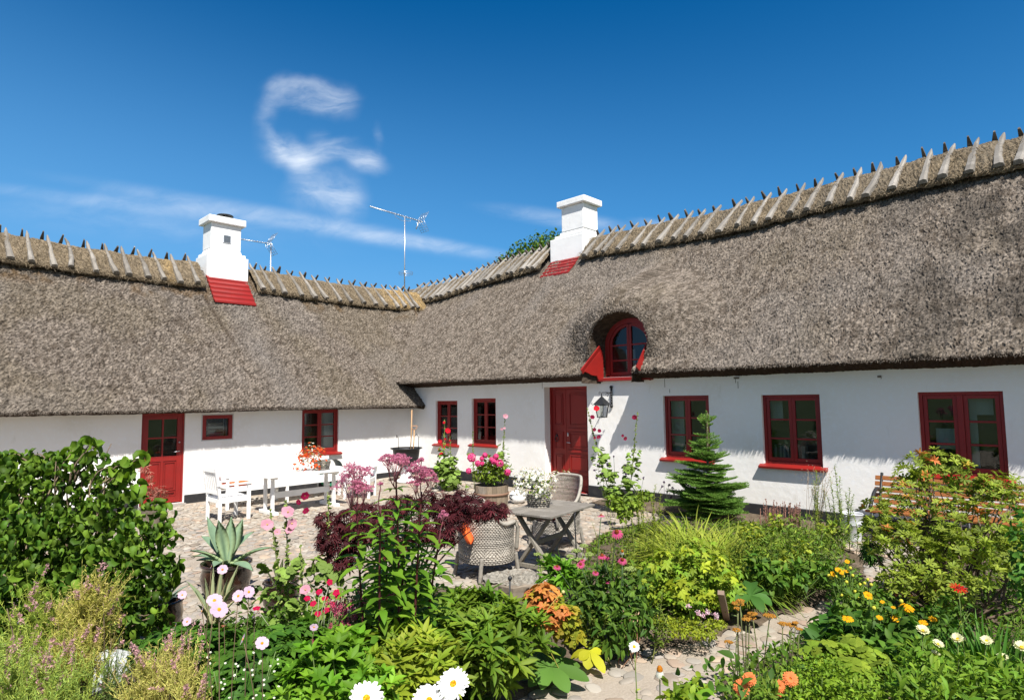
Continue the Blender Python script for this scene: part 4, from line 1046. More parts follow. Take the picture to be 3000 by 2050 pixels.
# ---- weathered wooden table with crossed legs
t = thing('wooden_table', G(5.62, 4.86), 'weathered grey wooden garden table with crossed legs and a flower basket on it', 'table', rz=math.radians(8))
m = MB()
for k in range(5): m.box((0, -.27+k*.136, .70), (1.0, .130, .026), col=np.array((.235, .215, .185))*rng.uniform(.85, 1.15))
obj(m, 'tabletop', 'grey_wood', t, smoothed=False, bevel=.004)
m = MB(); m.box((0, 0, .655), (.90, .05, .06), col=(.22, .20, .17)); obj(m, 'underframe', 'grey_wood', t, smoothed=False)
for sx in (-1, 1):
    m = MB(); m.beam((sx*.36, -.30, 0), (sx*.36, .22, .68), .035, .06, (1, 0, 0), (.25, .23, .19)); m.beam((sx*.325, .30, 0), (sx*.325, -.22, .68), .035, .06, (1, 0, 0), (.235, .215, .18)); m.box((sx*.345, 0, .10), (.03, .42, .045), col=(.24, .22, .18)); m.box((sx*.345, 0, .665), (.04, .5, .04), col=(.24, .22, .18))
    obj(m, 'crossed_legs', 'grey_wood', t, smoothed=False, bevel=.003)
m = MB(); m.beam((-.33, 0, .36), (.33, 0, .36), .03, .05, col=(.24, .22, .18)); obj(m, 'stretcher', 'grey_wood', t, smoothed=False)

# ---- iron cauldron on its pedestal, with the garden tools standing in it
P = onground(1190, 15.2)
t = thing('cauldron', P, 'large black iron cauldron on a white pedestal in the corner of the courtyard', 'cauldron')
m = MB(); m.lathe([(0, .38), (.17, .40), (.27, .48), (.315, .62), (.335, .80), (.40, .83), (.40, .845), (.33, .835), (.30, .62), (.0, .5)], n=32); obj(m, 'pot', 'black_iron', t)
m = MB()
for s in (-1, 1): m.tube([(s*.30, -.1, .80), (s*.31, -.1, 1.10), (s*.30, -.02, 1.17), (s*.26, .05, 1.1)], .008, 5)
obj(m, 'handle', 'black_iron', t)
m = MB(); m.lathe([(0, 0), (.24, 0), (.24, .06), (.17, .08), (.135, .14), (.13, .34), (.17, .40), (0, .40)], n=24); obj(m, 'pedestal', 'chimney_white', t)
for (dx, top, lab, grip) in ((.10, 1.78, 'garden tool with a long bare wooden handle leaning out of the black cauldron', 0), (.16, 1.28, 'digging fork with a D-shaped grip standing in the black cauldron', 1)):
    q = P+np.array([dx*.8, -dx*.6, .6]); tt = thing('garden_tool', q, lab, 'garden tool')
    m = MB(); m.tube([(0, 0, 0), (.03, .0, (top-.6)*.5), (.06, .02, top-.6)], .016, 7, (.42, .26, .13)); obj(m, 'shaft', 'painted', tt)
    if grip:
        h = top-.6; m = MB(); m.tube([(.06, .02, h-.02), (.01, .06, h+.05), (.0, .07, h+.10), (.12, -.03, h+.10), (.11, -.02, h+.05), (.06, .02, h-.02)], .012, 6, (.40, .22, .12)); obj(m, 'grip', 'painted', tt)
# ---- hose reel by the wall
P = grd(968, 1425); P = np.array([7.55, 13.45, -.06])
t = thing('hose_reel', P, 'green garden hose coiled on a grey reel by the low wing wall', 'hose reel')
m = MB(); 
for k in range(9):
    a = np.linspace(0, 6.283, 26); r = .17+.012*(k % 3); m.tube(np.stack([r*np.cos(a), -.12+.028*k+.005*np.sin(a*3), .27+r*np.sin(a)*1.1], 1), .012, 6, (.02, .20, .10), cap=False)
obj(m, 'hose', 'painted', t)
m = MB(); a = np.linspace(0.1, 3.04, 14); V = [(.25*math.cos(q), y, .48+.22*math.sin(q)) for q in a for y in (-.17, .17)]
m.add(V, [[2*i, 2*i+2, 2*i+3, 2*i+1] for i in range(13)], col=(.12, .14, .15)); m.tube([(-.22, -.14, 0), (-.22, -.14, .5)], .012, 6, (.3, .32, .33)); m.tube([(.22, -.14, 0), (.22, -.14, .5)], .012, 6, (.3, .32, .33)); m.tube([(-.22, .14, 0), (-.22, .14, .5)], .012, 6, (.3, .32, .33)); m.tube([(.22, .14, 0), (.22, .14, .5)], .012, 6, (.3, .32, .33))
obj(m, 'reel_hood', 'painted', t)
# ---- wall lantern
t = thing('wall_lantern', (XR, 7.21, 2.0), 'black wrought iron lantern hanging from a scrolled bracket to the right of the front door', 'lantern')
m = MB(); m.box((-.012, 0, .03), (.024, .035, .40)); m.blobs([(-.02, 0, .22), (-.02, 0, -.16)], .035, (1, 1, 1), 8, 5); m.blobs([(-.02, 0, .02+.05*k) for k in range(-3, 4)], .026, (1, 1, 1), 6, 4)
m.tube([(-.02, 0, .10), (-.20, 0, .115), (-.34, 0, .11), (-.36, 0, .07), (-.35, 0, .03)], .010, 6)
a = np.linspace(0, 5, 14); m.tube(np.stack([-.16-.05*np.cos(a)*(1-a/9), 0*a, .06+.045*np.sin(a)*(1-a/9)], 1), .006, 5); m.tube(np.stack([-.42+.03*np.cos(a)*(1-a/9), 0*a, .10+.03*np.sin(a)*(1-a/9)], 1), .006, 5)
obj(m, 'bracket', 'black_iron', t)
m = MB(); c = -.35
m.add([(c-.13, -.13, -.13), (c+.13, -.13, -.13), (c+.13, .13, -.13), (c-.13, .13, -.13), (c, 0, .05)], [[3, 2, 1, 0]], [[0, 1, 4], [1, 2, 4], [2, 3, 4], [3, 0, 4]]); m.tube([(c, 0, .0), (c, 0, .08)], .012, 6)
for sx in (-1, 1):
    for sy in (-1, 1):
        m.beam((c+sx*.095, sy*.095, -.13), (c+sx*.065, sy*.065, -.37), .014, .014, (1, 0, 0)); m.tube([(c+sx*.13, sy*.13, -.13), (c+sx*.15, sy*.15, -.10), (c+sx*.13, sy*.13, -.08)], .006, 5)
m.box((c, 0, -.375), (.15, .15, .014)); m.box((c, 0, -.14), (.20, .20, .014))
obj(m, 'lamp_cage', 'black_iron', t, smoothed=False)
m = MB()
for q in range(4):
    R4 = rotz(q*math.pi/2); V = np.array([(.088, -.088, -.145), (.088, .088, -.145), (.062, .062, -.365), (.062, -.062, -.365)]) @ R4.T+np.array([c, 0, 0]); m.add(V, [[0, 1, 2, 3]])
obj(m, 'glass_pane', 'glass', t, smoothed=False)
# ---- television aerials
def aerial(P, mast, boom_dir, L0, L1, n, label, ring=None, dipole=.09):
    t = thing('television_aerial', P, label, 'aerial', 'television aerials above the ridge')
    d = norm(np.array(boom_dir, float)); s = norm(np.cross(d, (0, 0, 1)))
    m = MB(); m.tube([(0, 0, 0), (0, 0, mast)], .020, 8); obj(m, 'mast', 'aluminium', t)
    m = MB(); top = np.array([0, 0, mast]); a = top-d*L0; b = top+d*L1; m.tube([a, b], .013, 6)
    for k in range(n):
        p = a+(b-a)*(k+.3)/n; m.tube([p-s*dipole, p+s*dipole], .006, 4); m.tube([p-np.array([0, 0, .02]), p+np.array([0, 0, .03])], .010, 4)
    obj(m, 'boom', 'aluminium', t)
    m = MB()
    for sg in (1, -1):
        u = norm(d*.55+np.array([0, 0, sg*.85])); e = b-d*.12
        for k in range(5): p = e+u*(.06+.085*k); m.tube([p-s*.20, p+s*.20], .006, 4)
        for q in (-1, -.33, .33, 1): m.tube([e+s*.20*q, e+s*.20*q+u*.42], .006, 4)
    obj(m, 'reflector', 'aluminium', t)
    if ring:
        m = MB(); a = np.linspace(0, 6.283, 30); c = np.array([0, 0, ring[0]])
        m.tube(np.stack([ring[1]*np.cos(a)+.05, ring[1]*np.sin(a), 0*a+ring[0]], 1), .007, 5, cap=False); m.tube(np.stack([ring[1]*.97*np.cos(a)+.05, ring[1]*.97*np.sin(a), 0*a+ring[0]-.06], 1), .007, 5, cap=False); m.box((0, 0, ring[0]), (.05, .05, .12))
        obj(m, 'ring_dipole', 'aluminium', t)
        m = MB(); m.tube([top-d*.42+np.array([0, 0, .04]), top-d*.40-np.array([0, 0, .10]), top-d*.1-np.array([0, 0, .17]), top+d*.25-np.array([0, 0, .10]), top+d*.27+np.array([0, 0, .02])], .008, 5); m.tube([top+d*.62+np.array([0, 0, -.02]), top+d*.5-np.array([0, 0, .32])], .022, 6); obj(m, 'brace', 'aluminium', t)
    return t
aerial((12.35, 17.1, 5.3), 3.05, (1, .02, -.03), 1.42, .80, 22, 'tall television aerial with a long boom behind the junction of the two ridges', (1.10, .24))
aerial((8.5, 19.0, 4.5), 2.57, (1, 0, .02), .95, .02, 12, 'small distant television aerial just right of the left chimney', None, .06)
# ---- tree stump, poles, tub, pots
P = onground(1505, 6.15)
t = thing('tree_stump', P, 'low grey weathered tree stump beside the wooden table', 'tree stump')
m = MB(); n = 40; a = np.arange(n)*2*math.pi/n; rr = .30*(1+.10*np.sin(a*3+1)+.05*np.sin(a*7)+rng.normal(0, .02, n)); zs = [(1.08, 0), (1.02, .06), (.99, .14), (1.0, .19), (.93, .205)]
V = []
for k, (f, z) in enumerate(zs): V.append(np.stack([rr*f*np.cos(a)*1.05, rr*f*np.sin(a), z+.015*np.sin(a*2)+rng.normal(0, .004, n)], 1))
V = np.vstack(V+[np.array([[0, 0, .205]])]); i = np.arange(4)[:, None]*n; j = np.arange(n)[None]; kk = (j+1) % n
m.add(V, np.stack([i+j, i+kk, i+n+kk, i+n+j], -1).reshape(-1, 4), [[4*n+q, 4*n+(q+1) % n, 5*n] for q in range(n)], col=np.array((.21, .175, .135))*rng.uniform(.6, 1.2, (len(V), 1))); obj(m, 'bark', 'bark', t, smoothed=False)
m = MB(); V = []; n2 = 60; a = np.arange(n2)*2*math.pi/n2; R0 = np.interp(a, np.arange(n)*2*math.pi/n, rr, period=2*math.pi)
for f in np.linspace(.95, .05, 12): V.append(np.stack([R0*f*np.cos(a)*1.05, R0*f*np.sin(a), .213+.008*rng.normal(0, 1, n2)+.012*math.sin(f*30)], 1))
V = np.vstack(V); i = np.arange(11)[:, None]*n2; j = np.arange(n2)[None]; kk = (j+1) % n2
m.add(V, np.stack([i+j, i+kk, i+n2+kk, i+n2+j], -1).reshape(-1, 4), col=np.array((.27, .25, .21))*rng.uniform(.5, 1.15, (len(V), 1))); obj(m, 'cut_top', 'bark', t, smoothed=False)
a_ = spot(1683, 1508, 5.9); b_ = onground(1697, 5.9)
m = MB(); m.tube([b_-a_, (0, 0, 0), (.015, 0, .02), (.03, 0, .0)], .007, 6); o = obj(m, 'plant_stake', 'black_iron', None); o.location = tuple(a_); tag(o, 'tall thin black iron plant stake in front of the wooden table', 'plant stake')
a_ = spot(1494, 1697, 4.7); b_ = onground(1488, 4.7)
m = MB(); m.tube([b_-a_, (0, 0, 0)], .008, 6); m.blobs([(0, 0, .01)], .018, (1, 1, 1), 10, 6); o = obj(m, 'plant_stake', 'black_iron', None); o.location = tuple(a_); tag(o, 'short round-headed iron stake standing before the tree stump', 'plant stake')
a_ = spot(2112, 1735, 4.9); b_ = grd(2135, 1808)
m = MB(); m.beam(b_-a_-np.array([0, 0, .1]), (0, 0, 0), .05, .035, col=(.2, .14, .1)); m.beam(b_-a_+np.array([0, 0, -.05]), b_-a_+np.array([.02, 0, .12]), .10, .02, col=(.13, .12, .11)); o = obj(m, 'wooden_stake', 'painted', None, smoothed=False); o.location = tuple(a_); tag(o, 'leaning brown wooden stake beside the cobbled path under yellow-green leaves', 'stake')
def barrel(P, r0, r1, h, label, band=True):
    t = thing('barrel_planter', P, label, 'planter')
    m = MB(); n = 22
    for k in range(n):
        a0 = 2*math.pi*k/n; a1 = 2*math.pi*(k+.96)/n; rb = (r0+r1)/2*1.02
        V = []
        for (r, z) in ((r0, 0), (rb, h*.5), (r1, h)):
            for (rr_, aa) in ((r, a0), (r, a1), (r-.022, a1), (r-.022, a0)): V.append((rr_*math.cos(aa), rr_*math.sin(aa), z))
        Q = [[q*4+i, q*4+(i+1) % 4, q*4+4+(i+1) % 4, q*4+4+i] for q in range(2) for i in range(4)]+[[8, 9, 10, 11], [3, 2, 1, 0]]
        m.add(V, Q, col=np.array((.30, .235, .165))*rng.uniform(.7, 1.15))
    obj(m, 'staves', 'grey_wood', t, smoothed=False)
    for z in (h*.22, h*.72):
        r = r0+(r1-r0)*z/h+.012; m = MB(); m.lathe([(r, z-.022), (r+.004, z-.022), (r+.006, z+.022), (r, z+.022)], n=30, col=(.22, .13, .085)); obj(m, 'hoop', 'painted', t)
    m = MB(); m.lathe([(0.001, h-.05), (r1-.02, h-.05)], n=24, col=(.05, .035, .025)); obj(m, 'potting_soil', 'painted', t)
    return t
PB = onground(1440, 10.7)
barrel(PB, .27, .30, .52, 'large wooden half barrel planted with a bright pink hydrangea')
def pot(P, prof, label, m_, name='plant_pot', lower=None, soil=True, cat='pot', group=None):
    t = thing(name, P, label, cat, group)
    m = MB(); m.lathe(prof, n=32); obj(m, 'pot_body', m_, t)
    if lower: m = MB(); m.lathe(lower, n=32); obj(m, 'unglazed_foot', 'glazed_base', t)
    if soil:
        r = prof[-1][0]; z = prof[-1][1]-.05; m = MB(); m.lathe([(0.001, z), (r, z)], n=20, col=(.06, .045, .03)); obj(m, 'potting_soil', 'painted', t)
    return t
PA = onground(661, 6.25)
pot(PA, [(.16, .03), (.22, .12), (.245, .24), (.225, .33), (.225, .345), (.25, .36), (.245, .38), (.215, .375), (.205, .30)], 'large dark brown glazed pot holding the big agave', 'glazed', lower=[(0, 0), (.145, 0), (.17, .035)])
P2 = onground(822, 5.85)
pot(P2, [(.155, .09), (.175, .17), (.155, .25), (.15, .27), (.17, .285), (.165, .30), (.14, .295), (.13, .24)], 'squat brown glazed pot with a pale unglazed foot holding a small aloe', 'glazed', lower=[(0, 0), (.07, 0), (.12, .04), (.158, .095)])
P3 = onground(476, 5.35)
pot(P3, [(.14, .08), (.16, .17), (.145, .25), (.16, .27), (.155, .285), (.13, .28)], 'rust brown glazed pot at the right edge of the curly hazel bush', 'glazed', lower=[(0, 0), (.09, 0), (.12, .04), (.143, .085)])
P4 = onground(612, 4.75)
pot(P4, [(0, 0), (.10, 0), (.135, .18), (.15, .19), (.15, .225), (.135, .23), (.125, .2)], 'terracotta pot of a variegated agave behind the pink anemones', 'terracotta')
P5 = onground(448, 9.9)
pot(P5, [(0, 0), (.15, 0), (.18, .20), (.20, .38), (.215, .40), (.20, .41), (.18, .36)], 'brown wooden tub by the low red door, partly behind the hazel', 'glazed_base')
PT = onground(1517, 11.9)
t = pot(PT, [(0, 0), (.09, 0), (.15, .05), (.165, .12), (.15, .17), (.15, .18)], 'round white lidded pot standing on the cobbles between hydrangea barrel and flower basket', 'white_paint', name='lidded_pot', soil=False)
m = MB(); m.lathe([(.16, .18), (.12, .225), (.04, .245), (.02, .255), (.04, .28), (.03, .31), (0, .315)], n=24); obj(m, 'lid', 'white_paint', t)
m = MB(); m.tube([(-.15, 0, .08), (-.22, 0, .12), (-.22, 0, .17), (-.15, 0, .16)], .012, 6); obj(m, 'pot_handle', 'black_iron', t)
PK = onground(2500, 8.45)
t = thing('zinc_bucket', PK, 'grey zinc bucket standing by the wall at the right end of the border', 'bucket')
m = MB(); m.lathe([(0, 0), (.10, 0), (.102, .02), (.125, .22), (.131, .225), (.127, .235), (.14, .36), (.147, .365), (.142, .375), (.136, .36), (.12, .25)], n=30, col=(.50, .52, .54)); obj(m, 'bucket_body', 'painted', t)
m = MB(); m.lathe([(.001, .31), (.132, .31)], n=20, col=(.42, .33, .27)); obj(m, 'bucket_filling', 'painted', t)
m = MB(); a = np.linspace(0, math.pi, 14); m.tube(np.stack([.145*np.cos(a), .09*np.sin(a)+.02, .35-.06*np.sin(a)], 1), .005, 5, (.4, .41, .42)); obj(m, 'handle', 'painted', t)
# ---- slatted bench by the wall, behind the shrub
t = thing('slatted_bench', (9.85, 1.35, 0), 'varnished orange-brown slatted bench with iron ends against the wall under the right-hand window', 'bench')
Lb = 2.3
m = MB()
for k in range(6): m.box((-.34+k*.075, 0, .42-.008*math.sin(k)), (.062, Lb, .028))
obj(m, 'seat', 'bench_wood', t, smoothed=False, bevel=.004)
m = MB()
for k in range(5): 
    z = .50+k*.078; x = .10+.035*k; m.beam((x, -Lb/2, z), (x, Lb/2, z), .06, .024, (1, 0, -.4))
obj(m, 'backrest', 'bench_wood', t, smoothed=False, bevel=.004)
for sy in (-1, 0, 1):
    m = MB(); y = sy*(Lb/2-.08)
    m.tube([(-.40, y, 0), (-.34, y, .2), (-.36, y, .40)], .02, 6); m.tube([(.16, y, 0), (.06, y, .22), (.06, y, .42), (.15, y, .62), (.27, y, .88)], .02, 6); m.tube([(-.36, y, .395), (.06, y, .385)], .02, 6)
    if sy:
        a = np.linspace(0, 1, 14); m.tube(np.stack([-.42+.55*a, 0*a+y, .42+.27*np.sin(a*math.pi*.62+.2)], 1), .024, 7)
    obj(m, 'iron_end', 'black_iron', t)
# ------------------------------------------------------------------ plants
LANCE = [(0, .08), (.25, .75), (.5, 1.0), (.78, .6), (1, .03)]
OVATE = [(0, .15), (.2, .85), (.42, 1.0), (.72, .62), (1, .03)]
ROUND = [(0, .35), (.22, .95), (.5, 1.05), (.8, .7), (1, .12)]
BLADE = [(0, .8), (.35, 1), (.7, .7), (1, .05)]
PETAL = [(0, .35), (.4, .95), (.75, 1.0), (1, .45)]
NEEDLE = [(0, 1), (1, .3)]
YG = (.21, .25, .022); MG = (.085, .17, .016); DG = (.035, .085, .012); BG = (.12, .24, .02); OL = (.13, .15, .03)
def cols(a, b, k, lo=.65, hi=1.25):
    f = rng.random((k, 1)); return (np.array(a)*f+np.array(b)*(1-f))*rng.uniform(lo, hi, (k, 1))
def rdir(k): return norm(rng.normal(0, 1, (k, 3)))
def world_blobs(bl, flat=1.0):
    out = []
    for b in bl:
        px, py, D, r = b[:4]; f = b[4] if len(b) > 4 else flat
        out.append((spot(px, py, D), r*D/F, f))
    return out
def crown(bl, n, inner=.35, zmin=.02):
    w = np.array([b[1]**2*b[2] for b in bl]); w = w/w.sum(); idx = rng.choice(len(bl), n, p=w)
    c = np.array([b[0] for b in bl])[idx]; r = np.array([b[1] for b in bl])[idx]; f = np.array([b[2] for b in bl])[idx]
    d = rdir(n); rad = np.where(rng.random(n) < inner, rng.uniform(.3, .9, n), rng.uniform(.85, 1.08, n))
    sc = np.stack([np.ones(n), np.ones(n), f], 1)
    P = c+d*sc*(r*rad)[:, None]; P[:, 2] = np.maximum(P[:, 2], zmin+.03*rng.random(n))
    return P, d
def leafy(mb, P, out, L, ratio, shape, a, b, curl=.7, fold=.3, droop=.4, up=.8, lo=.65, hi=1.3, flat=False):
    k = len(P); N = norm(out*.55+np.array([0, 0, up])+rng.normal(0, .45, (k, 3)))
    D = norm(out*.6+rng.normal(0, .7, (k, 3))+np.array([0, 0, -droop]))
    Ls = L*rng.uniform(.6, 1.25, k)
    return mb.leaves(P, D, N, Ls, Ls*ratio*rng.uniform(.85, 1.15, k), shape, cols(a, b, k, lo, hi), curl*rng.uniform(.3, 1.5, k), fold*rng.uniform(.4, 1.6, k), flat)
def palmate(mb, P, out, L, ratio, a, b, lobes=7, spread=2.2, shape=LANCE, curl=.5, fold=.3, droop=.35, up=.8, side=.62, lo=.65, hi=1.3):
    """hand-shaped leaves: several lobes fanning out from one point"""
    k = len(P); N = norm(out*.45+np.array([0, 0, up])+rng.normal(0, .4, (k, 3))); D = norm(out*.6+rng.normal(0, .7, (k, 3))+np.array([0, 0, -droop]))
    D = norm(D-N*np.sum(D*N, 1, keepdims=True)); Sd = np.cross(D, N); C = cols(a, b, k, lo, hi); Ls = L*rng.uniform(.65, 1.2, k)
    for q in range(lobes):
        an = -spread+2*spread*q/(lobes-1); l = Ls*(1-(1-side)*abs(an)/spread)
        mb.leaves(P, D*math.cos(an)+Sd*math.sin(an), N, l, l*ratio, shape, C, curl, fold)
    return mb
def rosettes(mb, P, out, L, ratio, n, a, b, shape=LANCE, tilt=.45, curl=.6, lo=.7, hi=1.3):
    k = len(P); ax = norm(out*.6+np.array([0, 0, .8])+rng.normal(0, .25, (k, 3))); u = norm(np.cross(ax, rdir(k))); v = np.cross(ax, u); C = cols(a, b, k, lo, hi)
    for q in range(n):
        an = q*2.4; r = u*math.cos(an)+v*math.sin(an); t = tilt+.5*(q/n); l = L*rng.uniform(.7, 1.15, k)
        mb.leaves(P, norm(r+ax*t), norm(ax-r*.4), l, l*ratio, shape, C*rng.uniform(.85, 1.15, (k, 1)), curl*rng.uniform(.5, 1.4, k), .35)
    return mb
def curve(a, b, sag=0., side=0., n=7):
    a = np.array(a, float); b = np.array(b, float); t = np.linspace(0, 1, n)[:, None]
    s = norm(np.cross(b-a, (0, 0, 1.)+rng.normal(0, .2, 3))); return a+(b-a)*t+np.sin(t*math.pi)*(np.array([0, 0, sag])+s*side)
def stems(mb, base, tips, r, col, side=.03):
    for p in tips: mb.tube(curve(base+rng.normal(0, .03, 3)*[1, 1, 0], p, 0, rng.normal(0, side)), np.linspace(r, r*.45, 7), 5, col)
def plant(name, base, label, cat, group=None): return thing(name, base, label, cat, group)
def put(mb, name, m, t, **k):
    """a part modelled in world coordinates under a thing that stands at its base"""
    return mb.build(name, MT[m], t, origin=tuple(t.location), **k)
def daisy_mesh(mp, mc, R, n, pc, cc, rows=1, droop=0., pw=.3, cr=.28, cone=.5, shape=PETAL, cvar=.1, cup=.25, notch=False):
    """flower head at the origin facing +z"""
    for q in range(rows):
        k = n; a = np.arange(k)*2*math.pi/k+q*.2+rng.normal(0, .05, k)
        D = np.stack([np.cos(a), np.sin(a), cup*(1+q*.9)-droop+rng.normal(0, .06, k)], 1); N = np.stack([-np.cos(a)*cup, -np.sin(a)*cup, np.ones(k)], 1)
        mp.leaves(np.stack([np.cos(a)*cr*R*.7, np.sin(a)*cr*R*.7, np.full(k, .004*q)], 1), D, N, (R-cr*R*.7)*rng.uniform(.9, 1.06, k)*(1-.16*q), R*pw, shape, np.array(pc)*rng.uniform(1-cvar, 1+cvar, (k, 1)), .25+droop, .12)
    th = np.linspace(0, math.pi/2, 6); mc.lathe([(cr*R*math.cos(t), cr*R*cone*math.sin(t)) for t in th][::-1][::-1], n=16, col=cc)
    k = 60; a = rng.uniform(0, 6.28, k); rr = np.sqrt(rng.random(k)); z = cone*np.sqrt(np.maximum(1-rr*rr, 0)); mc.blobs(np.stack([rr*np.cos(a), rr*np.sin(a), z], 1)*cr*R, R*.035, np.array(cc)*rng.uniform(.7, 1.25, (k, 1)), 4, 3)
FL = {}
def flower_proto(key, R, n, pc, cc, **k):
    mp, mc = MB(), MB(); daisy_mesh(mp, mc, R, n, pc, cc, **k)
    a = mp.build('petals', MT['petal']); b = mc.build('flower_centre', MT['leaf_matt'])
    FL[key] = (a.data, b.data); bpy.data.objects.remove(a); bpy.data.objects.remove(b)
def flower(key, P, facing, t, name='flower', scale=1.0):
    """one flower head: petals mesh with its centre below it"""
    a = bpy.data.objects.new(name, FL[key][0]); link(a, t); spin = random.uniform(0, 6.28); b = bpy.data.objects.new('flower_centre', FL[key][1]); link(b, a)
    a.location = Vector(tuple(float(q) for q in P))-t.location
    q = Vector(tuple(float(c) for c in facing)).to_track_quat('Z', 'Y'); q = q @ Matrix.Rotation(spin, 3, 'Z').to_quaternion(); a.rotation_euler = q.to_euler(); a.scale = (scale*random.uniform(.88, 1.08), scale*random.uniform(.88, 1.08), scale*random.uniform(.8, 1.5))
    return a
TOCAM = lambda P: norm(np.array([0, 0, H])-P)
def face(P, cam_=.6, up=.5, j=.25): return norm(TOCAM(P)*cam_+np.array([0, 0, up])+np.array(SUNV)*.3+rng.normal(0, j, 3))
flower_proto('big_daisy', .047, 24, (.85, .85, .83), (.75, .36, .01), pw=.21, cr=.29, cone=.35, rows=2, cup=.08)
flower_proto('daisy', .028, 20, (.84, .84, .82), (.75, .45, .02), pw=.24, cr=.30, cone=.35, cup=.1)
flower_proto('cream_daisy', .028, 18, (.80, .78, .50), (.78, .52, .02), pw=.26, cr=.34, cone=.4, rows=2, cup=.45)
flower_proto('yellow', .032, 13, (.80, .40, .008), (.70, .34, .01), pw=.34, cr=.30, cone=.5, rows=1, cup=.15)
flower_proto('anemone', .028, 7, (.70, .50, .63), (.75, .42, .03), pw=.72, cr=.20, cone=.6, cup=.25, shape=[(0, .3), (.35, .85), (.7, 1.0), (.93, .75), (1, .3)])
flower_proto('echinacea', .044, 17, (.55, .07, .20), (.25, .05, .012), pw=.20, cr=.34, cone=1.0, cup=-.02, droop=.15)
flower_proto('white_echinacea', .040, 15, (.80, .80, .70), (.45, .16, .01), pw=.26, cr=.40, cone=1.1, cup=-.5, droop=.6)
flower_proto('hollyhock', .052, 6, (.66, .34, .42), (.70, .62, .20), pw=1.05, cr=.12, cone=1.6, cup=.35, shape=ROUND)
flower_proto('red_hollyhock', .048, 6, (.62, .010, .03), (.55, .35, .10), pw=1.05, cr=.14, cone=1.4, cup=.35, shape=ROUND)
flower_proto('wine_hollyhock', .045, 6, (.24, .006, .045), (.30, .20, .06), pw=1.05, cr=.12, cone=1.4, cup=.35, shape=ROUND)
flower_proto('dahlia', .040, 20, (.80, .26, .09), (.75, .30, .02), pw=.26, cr=.22, cone=.6, rows=4, cup=.12)
flower_proto('red_star', .050, 14, (.55, .012, .012), (.20, .02, .01), pw=.17, cr=.25, cone=.7, cup=.1)
flower_proto('lychnis', .014, 5, (.50, .006, .06), (.4, .1, .1), pw=.9, cr=.15, cone=.3, cup=.15)
flower_proto('small_white', .012, 8, (.82, .82, .78), (.70, .45, .03), pw=.5, cr=.34, cone=.5, cup=.1)
flower_proto('geranium_red', .017, 5, (.70, .05, .02), (.5, .1, .02), pw=.95, cr=.12, cone=.3, cup=.2)

# ---- curly hazel at the left
HZ = world_blobs([(60, 1500, 4.7, 170), (230, 1450, 4.75, 130), (370, 1560, 4.6, 125), (120, 1680, 4.45, 210), (330, 1730, 4.4, 150), (420, 1690, 4.4, 85), (-90, 1520, 4.6, 170), (-120, 1760, 4.3, 170), (90, 1830, 4.2, 160), (440, 1600, 4.5, 60), (200, 1350, 4.8, 45), (20, 1380, 4.8, 60), (120, 1370, 4.8, 45), (330, 1390, 4.8, 50), (250, 1850, 4.2, 110), (420, 1800, 4.3, 60)])
base = onground(180, 4.6)
t = plant('hazel_bush', base, 'large bush with crinkled heart-shaped green leaves and twisted twigs filling the left edge', 'bush')
m = MB(); P, o_ = crown(HZ, 8600, .45)
keep = rng.random(len(P)) < np.clip(.55+1.2*(fbm(P[:, 0]*5, P[:, 2]*5+P[:, 1]*3, 3, 2)-.35), .25, 1); P, o_ = P[keep], o_[keep]
leafy(m, P, o_, .068, .62, [(0, .55), (.15, .95), (.4, 1.0), (.7, .68), (1, .03)], (.045, .115, .010), (.15, .235, .022), curl=1.9, fold=1.1, droop=1.6, up=.25, lo=.45, hi=1.35)
# leaves on the twigs that stand out above
tw = [(205, 1318), (240, 1300), (265, 1300), (280, 1308), (100, 1332), (40, 1330), (330, 1368), (372, 1363), (425, 1340), (370, 1400), (392, 1420), (375, 1350), (500, 1560), (512, 1640), (508, 1700), (150, 1360), (350, 1395)]
tp = np.array([spot(a, b, 4.75) for a, b in tw])
PP = np.repeat(tp, 4, 0)+rng.normal(0, .025, (len(tp)*4, 3)); leafy(m, PP, rdir(len(PP)), .10, .85, [(0, .55), (.15, .95), (.4, 1.0), (.7, .68), (1, .03)], (.10, .19, .014), (.14, .22, .02), curl=1.4, fold=.7)
put(m, 'foliage', 'leaf', t)
m = MB()
for q in tp: 
    c = spot(200, 1600, 4.7)*.35+q*.65+rng.normal(0, .05, 3); P_ = curve(c, q, .05, rng.normal(0, .06), 12); P_ += np.cumsum(rng.normal(0, .007, P_.shape), 0)*np.linspace(1, 0, 12)[:, None]; m.tube(P_, np.linspace(.009, .003, 12), 5, (.16, .12, .08))
for q in range(60):
    p = HZ[rng.integers(0, len(HZ))]; e = p[0]+rdir(1)[0]*p[1]*.98; P_ = curve(base+rng.normal(0, .08, 3)*[1, 1, 0]+[0, 0, .1], e, .0, rng.normal(0, .15), 16); P_ += np.cumsum(rng.normal(0, .012, P_.shape), 0); m.tube(P_, np.linspace(.016, .003, 16), 5, np.array((.20, .15, .10))*rng.uniform(.7, 1.3))
put(m, 'twisted_branches', 'bark', t)

